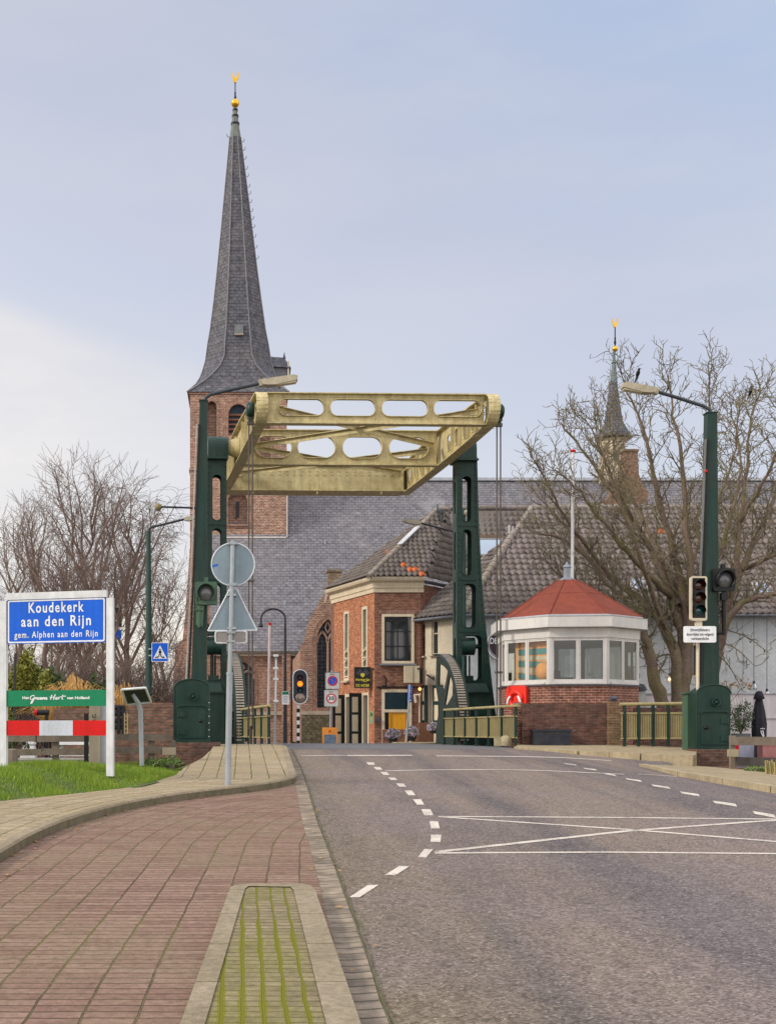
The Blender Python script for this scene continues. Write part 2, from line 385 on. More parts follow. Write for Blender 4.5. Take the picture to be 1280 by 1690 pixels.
ASPH2 = plain('grey asphalt', (.155, .155, .165), .85, 0, .3, .5, (.13, .125, .13), .003, 60)
m, b = newmat('road marking paint'); v = N('ShaderNodeTexCoord').outputs['Object']; ASPHW = m
wr = M_('MULTIPLY', mr(noise(v, 45, 4, .7), .44, .60, 0, 1), mr(noise(v, 3.0, 5, .6), .38, .58, .25, 1.25))
LK(mixc(M_('MULTIPLY', wr, .75), mixc(noise(v, 5, 4), (.58, .53, .46), (.72, .66, .58)), (.20, .17, .155)), b.inputs['Base Color']); b.inputs['Roughness'].default_value = .85; b.inputs['Specular IOR Level'].default_value = .1
# big land sheets
SOIL = plain('grassy soil', (.10, .12, .045), .95, 0, .5, .4, (.12, .10, .06), .01, 8)
def zland(X, Y):
    z = zr(Y)-.30
    z -= .35*sm(8.6, 11, X)
    z += 0.0
    if Y > 25 and X < -1.2: z -= .5*sm(25.2, 27, Y)
    return z
rows = fr(-40, 4, 11)+fr(5, 34.4, 40); 
struct(gridsheet(rows, [-160, -60, -30, -15, -9, -6, -4, -2.5, -1, 1, 4, 8, 9, 10, 11, 13, 18, 30, 60, 160], lambda Y, t: t, zland).build('near_ground', SOIL))
PAV2 = brickmat('quay pavers', (.20, .155, .13), (.26, .20, .17), (.13, .11, .09), .22, .11, .01, .3)
rows = [43.8, 45, 47, 50, 53, 57, 65, 80, 100, 140, 220, 400, 900, 2400]
struct(gridsheet(rows, [-1600, -500, -150, -60, -30, -15, -8, -4, 0, 4, 8, 12, 20, 35, 60, 150, 500, 1600], lambda Y, t: t, lambda X, Y: zr(Y)-.18-(.25*sm(9, 12, X) if Y < 49 else 0)-(.2*sm(-1, -4, X))).build('far_ground', PAV2))
struct(gridsheet([33, 45], [-160, 160], lambda Y, t: t, lambda X, Y: -.35).build('canal_water', glassmat('canal water', (.035, .045, .04), .08)))
# road
rows = fr(-6, 29, 70)+fr(29.5, 44, 29)
struct(gridsheet(rows, fr(0, 1, 30), lambda Y, t: (crack(Y)-.6)+t*(lerp_tab([(-6, 11.5), (14, 10.4), (18, 9.6), (20, 9.1), (23, 8.7), (25.6, 8.9), (27, 9.6), (28.5, 9.9), (31, 9.0), (33.2, 7.7)], Y)-(crack(Y)-.6)) if Y < 33 else (lerp_tab([(33, .55), (44, -.8)], Y)+t*(lerp_tab([(33, 7.8), (44, 6.4)], Y)-lerp_tab([(33, .55), (44, -.8)], Y))), lambda X, Y: zr(Y)-.12*sm(7, 10.5, X)).build('road', ASPH))
rows = fr(31.6, 56, 50)
struct(gridsheet(rows, fr(0, 1, 14), lambda Y, t: -3+t*(9.3 if Y < 44 else 14) if Y > 43.9 else lerp_tab([(31.6, .75), (33, .62), (44, -.75)], Y)+t*(7.05 if Y > 33.5 else 6.5), lambda X, Y: zr(Y)+.004).build('bridge_deck_road', ASPH2))
# road markings (one painted sheet)
def G2(x, y): p = G(x, y, .005); p.z -= .12*sm(7, 10.5, p.x); return p
mk = MB()
for q in [(604, 617, 1259, 608, 618.5, 1263), (616, 627, 1266.5, 620.5, 630.7, 1271), (627.5, 638, 1275, 632.6, 643, 1279.7), (640, 651, 1284, 645, 656, 1288.5), (653, 665.5, 1293.8, 659, 670.5, 1299.4), (667, 679.5, 1305.4, 674, 685.7, 1313.5), (681, 694.5, 1320, 688, 700, 1329), (695, 710, 1336.5, 699.6, 715, 1346.7), (708.6, 722.7, 1356.3, 710.5, 725.2, 1368.5), (711, 728, 1378.7, 710, 726.5, 1391), (700, 715, 1402.4, 688.7, 703.4, 1416.5), (658.6, 676.5, 1430.6, 634, 652, 1446), (607, 624.6, 1462, 576, 593, 1482.5)]:
    mk.add([G2(q[3], q[5]), G2(q[4], q[5]), G2(q[1], q[2]), G2(q[0], q[2])], [(0, 1, 2, 3)])
def strip(pts, wpx=None, w=.1):
    P3 = [G2(*p) for p in pts]
    # subdivide
    Q = [P3[0]]
    for a, c_ in zip(P3, P3[1:]):
        for i in range(1, 7):
            X = a.x+(c_.x-a.x)*i/6; Yy = a.y+(c_.y-a.y)*i/6; Q.append(Vector((X, Yy, zr(Yy)+.005-.12*sm(7, 10.5, X))))
    for a, c_ in zip(Q, Q[1:]):
        d = (c_-a).normalized(); nrm = Vector((-d.y, d.x, 0))*w/2
        def fx(p): return Vector((p.x, p.y, zr(p.y)+.005-.12*sm(7, 10.5, p.x)))
        mk.add([fx(a-nrm), fx(c_-nrm), fx(c_+nrm), fx(a+nrm)], [(0, 1, 2, 3)])
strip([(723, 1348.5), (1000, 1350), (1280, 1353), (1420, 1355)])
strip([(717, 1409), (1000, 1407.5), (1280, 1410), (1450, 1412)])
strip([(722, 1407), (1035, 1372.5), (1250, 1356.5), (1380, 1350)], w=.11)
strip([(726, 1349), (1050, 1371), (1280, 1390), (1420, 1404)], w=.11)
strip([(636, 1273), (700, 1271.4), (825, 1270.5), (900, 1272.5), (1030, 1278.5)], w=.12)
strip([(1052, 1277.5), (1118, 1279.5)], w=.10)
strip([(497, 1248), (570, 1247)], w=.16); strip([(572, 1247.6), (680, 1247.2)], w=.30)
strip([(720, 1248), (860, 1249.2), (930, 1251), (1008, 1253.5)], w=.22)
for x0, x1, y in [(931, 952, 1262), (963, 985, 1270), (997, 1017, 1279), (1033, 1059, 1288), (1076, 1106, 1299), (1123, 1155, 1311), (1177, 1216, 1327), (1243, 1280, 1345), (1330, 1380, 1368)]:
    hgt = 1.2+(y-1262)*.028
    a = G2(x0, y-hgt*2); c_ = G2(x1, y+hgt*.4)
    mk.add([G2(x0+2, y-hgt*.2), G2(x1, y+hgt*1.7), G2(x1-3, y+hgt*.1), G2(x0-2, y-hgt*1.6)], [(0, 1, 2, 3)])
struct(mk.build('road_markings', ASPHW))
# bike path
def paver(name, c1, c2, mo, bw, bh, ms, moss=.0, mossc=(.11, .13, .02), rowmoss=False, off=0.5, stainc=(.13, .09, .075), lines=None):
    m, b = newmat(name); uv = N('ShaderNodeTexCoord').outputs['UV']; ob = N('ShaderNodeTexCoord').outputs['Object']
    wob = N('ShaderNodeVectorMath', operation='SCALE'); nn = N('ShaderNodeTexNoise'); nn.inputs['Scale'].default_value = 2.5; LK(ob, nn.inputs['Vector'])
    s_ = N('ShaderNodeVectorMath', operation='SUBTRACT'); LK(nn.outputs['Color'], s_.inputs[0]); s_.inputs[1].default_value = (.5, .5, .5)
    LK(s_.outputs[0], wob.inputs[0]); wob.inputs['Scale'].default_value = .03
    ad = N('ShaderNodeVectorMath', operation='ADD'); LK(uv, ad.inputs[0]); LK(wob.outputs[0], ad.inputs[1])
    def br(a, bb, mm):
        t = N('ShaderNodeTexBrick'); t.offset = off; LK(ad.outputs[0], t.inputs['Vector']); t.inputs['Scale'].default_value = 1
        t.inputs['Brick Width'].default_value = bw; t.inputs['Row Height'].default_value = bh; t.inputs['Mortar Size'].default_value = ms; t.inputs['Mortar Smooth'].default_value = .4
        t.inputs['Bias'].default_value = 0
        t.inputs[1].default_value = (*a, 1); t.inputs[2].default_value = (*bb, 1); t.inputs[3].default_value = (*mm, 1); return t
    t = br(c1, c2, mo)
    c = t.outputs[0]
    c = mixc(mr(noise(ob, .8, 7, .65), .42, .7, 0, .7), c, stainc)
    g = mr(noise(ob, 16, 5, .7), .3, .7, .72, 1.25); g2 = mr(noise(ob, 90, 2), .3, .7, .88, 1.12)
    vm = N('ShaderNodeVectorMath', operation='SCALE'); LK(c, vm.inputs[0]); LK(M_('MULTIPLY', g, g2), vm.inputs['Scale'])
    c = vm.outputs[0]
    if lines:      # wide mossy joints that run along the pavement
        per, wid, lo, hi = lines
        sx = N('ShaderNodeSeparateXYZ'); LK(ad.outputs[0], sx.inputs[0])
        fx = M_('ABSOLUTE', M_('SUBTRACT', M_('FRACT', M_('ADD', M_('DIVIDE', sx.outputs[0], per), .5)), .5))
        wn = mr(noise(ob, .75, 6, .6), lo, hi, 0, wid/per)
        ln = M_('LESS_THAN', fx, M_('ADD', wn, M_('MULTIPLY', M_('SUBTRACT', noise(ob, 25, 3), .5), wid/per)))
        has = M_('GREATER_THAN', wn, .004)
        ln = M_('MULTIPLY', ln, has)
        c = mixc(M_('MULTIPLY', ln, .85), c, mossc)
    if moss:
        f = M_('MULTIPLY', t.outputs[1], mr(noise(ob, 1.7, 5, .6), .45, .6, 0, moss)); c = mixc(f, c, mossc)
    LK(c, b.inputs['Base Color']); b.inputs['Roughness'].default_value = .95; b.inputs['Specular IOR Level'].default_value = .1
    bump(b, M_('ADD', M_('SUBTRACT', 1, t.outputs[1]), M_('MULTIPLY', noise(ob, 60, 3), .4)), .010)
    return m
RPAV = paver('red clinker', (.20, .122, .094), (.275, .185, .142), (.085, .06, .045), .30, .125, .009, .2, (.14, .13, .045), off=0, lines=(.30, .011, .44, .74), stainc=(.22, .17, .115))
GPAV = paver('grey concrete tiles', (.31, .25, .165), (.38, .31, .21), (.17, .135, .085), .30, .30, .009, .5, (.10, .115, .025), off=0, lines=(.30, .012, .42, .62), stainc=(.29, .235, .14))
IPAV = paver('mossy island pavers', (.20, .165, .10), (.27, .22, .14), (.11, .105, .055), .115, .105, .008, .3, (.165, .165, .016), off=0, lines=(.115, .024, .34, .66), stainc=(.19, .18, .055))
KERB = paver('concrete kerb', (.27, .225, .155), (.32, .27, .195), (.11, .09, .06), .16, 1.0, .006, .3, (.12, .13, .03), off=0, stainc=(.19, .155, .10))
GUT = brickmat('gutter setts', (.27, .215, .165), (.36, .29, .22), (.12, .105, .07), .27, .17, .014, .4, (.22, .185, .12), bmp=.02, off=.0)
uvb = lambda X, Y: (X-h(min(Y, 20.6)), Y)
rows = fr(-4, 14, 36)+fr(14.2, 22, 60)
struct(gridsheet(rows, fr(0, 1, 10), lambda Y, t: (h(Y)-.02 if Y < 20.6 else lerp_tab([(20.6, .74), (20.9, .88), (22, .97)], Y))*(1-t)+t*(crack(Y)-.20), lambda X, Y: zr(Y)+.006, uvb).build('bike_path', RPAV))
rows = fr(-4, 31.5, 90)
struct(gridsheet(rows, [0, .5, 1], lambda Y, t: crack(Y)-(.25 if Y < 20.5 else .25-.09*sm(20.5, 24, Y))*(1-t), lambda X, Y: zr(Y)+.012-.01*(X < crack(Y)-.01), lambda X, Y: (X-crack(Y)+.268, Y)).build('gutter', GUT))
DIRT = plain('mossy crack', (.12, .11, .06), 1, 0, .5, 4, (.08, .09, .02), .01, 30)
rows = fr(-4, 31.5, 130)
struct(gridsheet(rows, [0, 1], lambda Y, t: crack(Y)+(.005*sin(Y*7)+.006*sin(Y*2.3))+t*(.014+.008*sin(Y*11.3)), lambda X, Y: zr(Y)+.016).build('road_edge_crack', DIRT))
# left pavement
PE = [(-4, -9), (12, -8), (15, -4.6), (16.76, -3.35), (17.87, -2.46), (19.0, -1.66), (20, -1.38), (21.1, -1.16), (23, -1.12), (26, -.85), (28.5, -.75), (31.8, -.70)]
pe = lambda Y: lerp_tab(PE, Y)
nx = lambda Y: (h(Y) if Y < 20.6 else lerp_tab([(20.6, .76)]+NOSE, Y))
rows = fr(-4, 14, 30)+fr(14.2, 31.9, 100)
struct(gridsheet(rows, fr(0, 1, 14), lambda Y, t: pe(Y)*(1-t)+t*(nx(Y)-.10), lambda X, Y: zr(Y)+.12+(.0 if Y > 22 else .03*sm(0, 2.5, nx(Y)-X)), uvb).build('pavement', GPAV))
KFACE = plain('shaded mossy kerb face', (.17, .145, .10), .95, 0, .5, 5, (.09, .09, .045), .004, 30)  # shade of the upright face painted into the colour, over grime and moss
def kerb(name, line, w=.14, hgt=.125, zf=zr, side=1, mat=KERB):
    mb = MB(); n = len(line); vs = []; uv = []; s = 0; pr = None
    for i, p in enumerate(line):
        a = Vector(line[max(0, i-1)]); b_ = Vector(line[min(n-1, i+1)]); d = (b_-a).normalized(); nr = Vector((-d.y, d.x))*side
        if pr is not None: s += (Vector(p)-pr).length
        pr = Vector(p); q = Vector(p)
        for off, z in ((-.0, -.3), (.0, hgt*.8), (.02, hgt), (w, hgt), (w, -.3)):
            X, Y = q+nr*off; vs.append((X, Y, zf(Y)+z)); uv.append((off+z*.6+.05 if off < .05 else off, s))
    fs = [(i*5+j, i*5+j+1, (i+1)*5+j+1, (i+1)*5+j) for i in range(n-1) for j in range(4)]
    if side < 0: fs = [f[::-1] for f in fs]
    fs = [f[::-1] for f in fs]
    mb.add(vs, fs, 0, False, [[uv[k] for k in f] for f in fs])
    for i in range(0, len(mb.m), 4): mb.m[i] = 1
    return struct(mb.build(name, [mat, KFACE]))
def dense(tab, st=.25):
    o = []
    for (a, b_), (c_, d) in zip(tab, tab[1:]):
        n = max(1, int(math.hypot(c_-a, d-b_)/st)); o += [(b_+(d-b_)*i/n, a+(c_-a)*i/n) for i in range(n)]
    o.append((tab[-1][1], tab[-1][0]))
    # smooth
    for _ in range(2): o = [o[0]]+[((o[i-1][0]+2*o[i][0]+o[i+1][0])/4, (o[i-1][1]+2*o[i][1]+o[i+1][1])/4) for i in range(1, len(o)-1)]+[o[-1]]
    return o
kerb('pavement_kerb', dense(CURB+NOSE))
# island
def zi(Y): return zr(Y)
il = lambda Y: -.10-(10.26-Y)*.054
outer = [(il(-3), -3), (.606, -3), (.60, 10.05), (.57, 10.22), (.50, 10.30), (.1, 10.32), (-.03, 10.28), (-.10, 10.15)]
inner = [(il(-3)+.13, -3), (.606-.17, -3), (.42, 10.0), (.40, 10.15), (.05, 10.18), (.02, 10.05)]
mb = MB(); OO = [Vector((x, y, zr(y)+.11)) for x, y in outer]; II = [Vector((x, y, zr(y)+.11)) for x, y in inner]
tri = tessellate_polygon([OO, II]); al = OO+II
tri = [t if ((al[t[1]]-al[t[0]]).cross(al[t[2]]-al[t[0]]).z > 0) else t[::-1] for t in tri]
mb.add(al, tri, 0, False, [[(.06, al[k].y) for k in t] for t in tri])
lo = [Vector((p.x+(.05 if p.x > .3 else -.012), p.y, p.z-.3)) for p in OO]; q = len(OO)
mb.add(OO+lo, [(i, q+i, q+(i+1) % q, (i+1) % q) for i in range(q)])
struct(mb.build('island_kerb', KERB))
mb = MB(); mb.add([p-Vector((0, 0, .008)) for p in II], [tuple(range(len(II)))], 0, False, [[(p.x, p.y) for p in II]]); struct(mb.build('traffic_island', IPAV))
# grass bank, left
def zg(X, Y): return zr(Y)+.115+.20*sm(0, 1.8, pe(Y)-X)-.27*sm(20.3, 25, Y)+.02*sin(X*3)+.02*sin(Y*2.1+X)
GSOIL = plain('lawn soil', (.07, .12, .025), 1, 0, .5, 3, (.10, .09, .04), .02, 20)
rows = fr(13, 25.4, 50)
struct(gridsheet(rows, fr(0, 1, 40), lambda Y, t: pe(Y)+.12-t*16, zg).build('grass_bank', GSOIL))
def leafmat(name, c1, c2, rough=.6, tr=.25):
    m, b = newmat(name); oi = N('ShaderNodeTexCoord').outputs['Object']
    v = N('ShaderNodeTexWhiteNoise'); ge = N('ShaderNodeNewGeometry'); LK(ge.outputs['Random Per Island'], v.inputs['Vector'])
    LK(mixc(M_('MULTIPLY', M_('ADD', ge.outputs['Random Per Island'], noise(oi, 2, 3)), .6), c1, c2), b.inputs['Base Color'])
    b.inputs['Roughness'].default_value = rough
    return m
GR = leafmat('grass blades', (.085, .17, .012), (.26, .36, .045), .8)
mb = MB(); rg = random.Random(3)
vs = []; fs = []
for i in range(62000):
    Y = 13.5+11.8*rg.random()**.9; X = pe(Y)-.01-abs(rg.gauss(0, 1))*2.2
    if X < -7.5: continue
    z = zg(X, Y)-.01; hh = rg.uniform(.03, .10)*(1+.5*sin(X*5+Y*3)); a = rg.uniform(0, pi); w = rg.uniform(.004, .009)
    lx, ly = rg.uniform(-.03, .03), rg.uniform(-.03, .03); k = len(vs)
    vs += [(X-w*cos(a), Y-w*sin(a), z), (X+w*cos(a), Y+w*sin(a), z), (X+lx, Y+ly, z+hh)]; fs.append((k, k+1, k+2))
mb.add(vs, fs); g = mb.build('grass', GR); g['kind'] = 'stuff'
# fallen leaves
mb = MB(); LEAF = leafmat('dead leaves', (.30, .13, .03), (.42, .27, .10))
for i in range(150):
    if i < 55:
        Y = rg.uniform(14, 24); X = pe(Y)-abs(rg.gauss(0, .9))-.05; z = zg(X, Y)+.05
    elif i < 120: Y = rg.uniform(7, 20); X = h(Y)+abs(rg.gauss(0, .12))+.03; z = zr(Y)+.015
    else: Y = rg.uniform(7, 22); X = crack(Y)-.1+rg.gauss(0, .1); z = zr(Y)+.02
    a = rg.uniform(0, 6.3); s_ = rg.uniform(.012, .035)
    q = [Vector((X, Y, z))+Vector((cos(a+t)*s_*r, sin(a+t)*s_*r, rg.uniform(0, .012))) for t, r in ((0, 1.3), (1.2, .7), (2.2, .8), (3.14, 1.1), (4.2, .8), (5.2, .7))]
    mb.add(q, [tuple(range(6))])
g = mb.build('fallen_leaves', LEAF); g['kind'] = 'stuff'
# right: raised bridge platform and lower pavement
mb = MB()
top = [P(855, 1232.5, 31.6), P(900, 1236, 30.6), P(960, 1240.5, 29.2), P(1060, 1244, 28.2), P(1146, 1247, 27.6), P(1150, 1240, 30.5), P(1150, 1235, 33), P(1022, 1229, 34.2), P(850, 1228.5, 34)]
def slab(mb, top, dz, m=0):
    q = len(top); lo = [p-Vector((0, 0, dz)) for p in top]; mb.add(top, [tuple(range(q))], m); mb.add(top+lo, [(i, q+i, q+(i+1) % q, (i+1) % q) for i in range(q)], m)
slab(mb, top, .5)
struct(mb.build('bridge_pavement', GPAV))
kl = top[:5]; mb = MB()
for a, c_ in zip(kl, kl[1:]):
    d = (c_-a); nseg = max(1, round(d.length/.8))
    for i in range(nseg):
        p = a+d*(i/nseg); r = a+d*((i+.985)/nseg); mid = (p+r)/2; dn = d.normalized(); sd = Vector((dn.y, -dn.x, 0)).normalized()
        mb.box(mid+Vector((0, 0, -.14))+sd*.04, ((r-p).length, .2, .30), 0, (dn, sd, dn.cross(sd)))
SKERB = plain('sandstone kerb', (.37, .305, .20), .9, 0, .4, 2, (.24, .20, .13), .006, 14)
struct(mb.build('bridge_kerb', SKERB))
RL = [P(1062, 1262, 25.6), P(1092, 1268, 24.4), P(1126, 1275, 23.0), P(1200, 1286, 21.4), P(1280, 1299, 20.0), P(1420, 1322, 18.2), P(1700, 1380, 15)]
top = RL+[P(1700, 1275, 27), P(1280, 1274, 27), P(1205, 1270, 28), P(1150, 1264, 28.2)]
mb = MB(); slab(mb, top, .4); struct(mb.build('right_pavement', GPAV))
mb = MB()
for a, c_ in zip(RL, RL[1:]):
    d = (c_-a); nseg = max(1, round(d.length/1.0))
    for i in range(nseg):
        p = a+d*(i/nseg); r = a+d*((i+.985)/nseg); mid = (p+r)/2; dn = d.normalized(); sd = Vector((dn.y, -dn.x, 0)).normalized()
        mb.box(mid+Vector((0, 0, -.135))+sd*.02, ((r-p).length, .16, .30), 0, (dn, sd, dn.cross(sd)))
struct(mb.build('right_kerb', SKERB))
# quay walls of the canal
mb = MB(); mb.box((-30.3, 33.9, .1), (58, .4, 2.2)); tag(mb.build('quay_wall', BR_PAR, at=(-30.3, 33.9, -.9)) if False else mb.build('quay_wall', BR_PAR), 'brown brick quay wall on the near canal bank beyond the timber rail', 'wall')
mb = MB(); mb.box((38, 34.3, .1), (59, .4, 1.4)); tag(mb.build('quay_wall', BR_PAR), 'low brick quay wall behind the bridge keeper hut', 'wall')
mb = MB(); mb.box((0, 43.9, .05), (160, .4, 1.5)); tag(mb.build('quay_wall', BR_PAR), 'brick quay wall along the far bank under the terrace', 'wall')
# ================================================================ drawbridge
OB = Vector((3.32, 41, 0)); U_ = Vector((-.125, 1, 0)).normalized(); V_ = Vector((1, .03, 0)).normalized()
def L(a, b, z): return OB+V_*a+U_*b+Vector((0, 0, z))
AXB = (V_, U_, Z_)
br = thing('drawbridge', 'ochre and dark green steel balance drawbridge spanning the road', 'drawbridge', L(0, 0, 1.4))
def rivets(mb, pts, nrm, r=.016, m=0):
    r = r*1.6
    nrm = Vector(nrm).normalized(); a = nrm.orthogonal().normalized(); b = nrm.cross(a)
    for p in pts:
        p = Vector(p); vs = [p+(a*cos(k*pi/3)+b*sin(k*pi/3))*r for k in range(6)]+[p+nrm*r*.7]
        mb.add(vs, [(k, (k+1) % 6, 6) for k in range(6)], m, True)
ZT, ZB = 11.98, 10.86
# balance arms
for s in (-1, 1):
    a0 = s*3.42; mb = MB()
    prof = [(-5.05-.45*sin(radians(a_)), 11.41+.45*cos(radians(a_))) for a_ in range(0, 181, 15)]+[(-3.5, 10.9), (-1, 10.84), (.6, 10.82), (4.9, 10.80), (4.9, 11.86), (2.2, 11.95), (0, 12.02), (-1.2, 12.0), (-3.2, 11.92)]
    holes = []
    for x0, x1 in [(-4.75, -4.15), (-3.95, -3.3), (-3.1, -2.45), (-2.25, -1.6), (-1.4, -.75), (.65, 1.2), (1.4, 1.95), (2.15, 2.7), (2.9, 3.45), (3.65, 4.2)]:
        holes.append(rrect(x0, 11.14, x1, 11.66, .16))
    # web: plane spanned by U_ (x) and Z (y)
    mb.plate(prof, holes, L(a0-.015, 0, 0), U_, Z_, .03)
    n = len(prof)
    for i in range(n):
        p, q = prof[i], prof[(i+1) % n]
        mb.bar(L(a0, p[0], p[1]), L(a0, q[0], q[1]), .34, .035)
    for x in (-4.05, -3.2, -2.35, -1.5, .5, 1.3, 2.05, 2.8, 3.55):
        mb.box(L(a0, x, 11.4), (.26, .04, 1.04), 0, AXB)
    rivets(mb, [L(a0+d, -5.50, 11.2+.14*k) for k in range(4) for d in (-.13, .13)], -U_)
    rivets(mb, [L(a0+d, -5.0+.16*k, 10.875+.001*k) for k in range(1) for d in (-.13, .13)], -Z_)
    arm = mb.build('balance_arm', YEL, br)
    mb = MB()      # rim of each lightening hole
    for hx in holes:
        mb = MB(); pr = [L(a0-.02, p[0], p[1]) for p in hx]
        mb.tube(pr+[pr[0]], .022, 5); mb.build('opening_rim', YEL, arm)
# cross beams
def xbeam(name, b, z0, z1, ovals, a0=-3.25, a1=3.25, fl=.30, gus=True):
    mb = MB(); mb.plate(rect(a0, z0, a1, z1), ovals, L(0, b, 0), V_, Z_, .03)
    for z in (z0, z1): mb.box(L((a0+a1)/2, b, z), (a1-a0, fl, .03), 0, AXB)
    for z in (z0+.05, z1-.05): mb.box(L((a0+a1)/2, b-.03, z), (a1-a0, .02, .10), 0, AXB)
    pts = []
    k = a0+.1
    while k < a1-.05:
        pts += [L(k, b-.045, z1-.05), L(k, b-.045, z0+.05)]; k += .14
    rivets(mb, pts, -U_, .017)
    pts = []
    for i in range(len(ovals)+1):
        e0 = max(p[0] for p in ovals[i-1]) if i else a0; e1 = min(p[0] for p in ovals[i]) if i < len(ovals) else a1
        cx = (e0+e1)/2
        for dz in (.17, .24, .31, .38, .45):
            for dx in (-.05, .05):
                if z1-dz > (z0+z1)/2: pts += [L(cx+dx*(1.8 if dz < .3 else 1), b-.032, z1-dz), L(cx+dx*(1.8 if dz < .3 else 1), b-.032, z0+dz)]
    rivets(mb, pts, -U_, .014)
    o = mb.build(name, YEL, br)
    for ov in ovals:
        mb = MB(); pr = [L(p[0], b, p[1]) for p in ov]; q = len(pr)
        A_ = [p+U_*-.075 for p in pr]; B2 = [p+U_*.075 for p in pr]; mb.add(A_+B2, [(i, (i+1) % q, q+(i+1) % q, q+i) for i in range(q)]+[(q+i, q+(i+1) % q, (i+1) % q, i) for i in range(q)][:0])
        mb.tube(A_+[A_[0]], .014, 5); mb.build('opening_rim', YEL, o)
def axs(px, d, b): return (px-CX)*d/F-(OB.x+U_.x*b)
A = lambda px: axs(px, 36, -5)/V_.x; B_ = lambda px: axs(px, 41, 0)/V_.x
xbeam('cross_beam', -5.0, 10.97, 11.86, [rrect(A(x0), 11.20, A(x1), 11.70, .22, 6) for x0, x1 in ((459, 534), (544, 619), (629, 706), (715, 795))])
xbeam('cross_beam', 0, 10.84, 12.0, [rrect(B_(x0), 11.07, B_(x1), 11.80, .36, 8) for x0, x1 in ((420, 481), (490, 553), (564, 630), (641, 707))])
# flat braces in the top frame
mb = MB()
for (a0, b0, a1, b1) in ((-3.1, -4.9, 3.1, -.2), (3.1, -4.9, -3.1, -.2), (-3.1, .2, 3.1, 4.2), (3.1, .2, -3.1, 4.2)):
    z = 11.55 if a0 < 0 else 11.47
    mb.bar(L(a0, b0, z), L(a1, b1, z), .20, .02); mb.bar(L(a0, b0, z-.08), L(a1, b1, z-.08), .02, .16)
mb.build('wind_brace', YEL, br)
# counterweight box
mb = MB(); mb.box(L(0, 4.75, 11.30), (6.5, .9, .86), 0, AXB); mb.box(L(0, 4.75, 10.845), (6.6, 1.0, .05), 0, AXB); mb.box(L(0, 4.75, 11.74), (6.6, 1.0, .04), 0, AXB)
rg = random.Random(5)
rivets(mb, [L(-3.1+.28*i, 4.29, z) for i in range(23) for z in (11.55, 11.42)], -U_, .022)
rivets(mb, [L(-3.1+.14*i, 4.29, 10.93) for i in range(45)], -U_, .016)
for i in range(3): mb.box(L(-2.4+2.4*i, 4.3, 10.78), (.05, .05, .16), 0, AXB)
mb.build('counterweight', YEL, br)
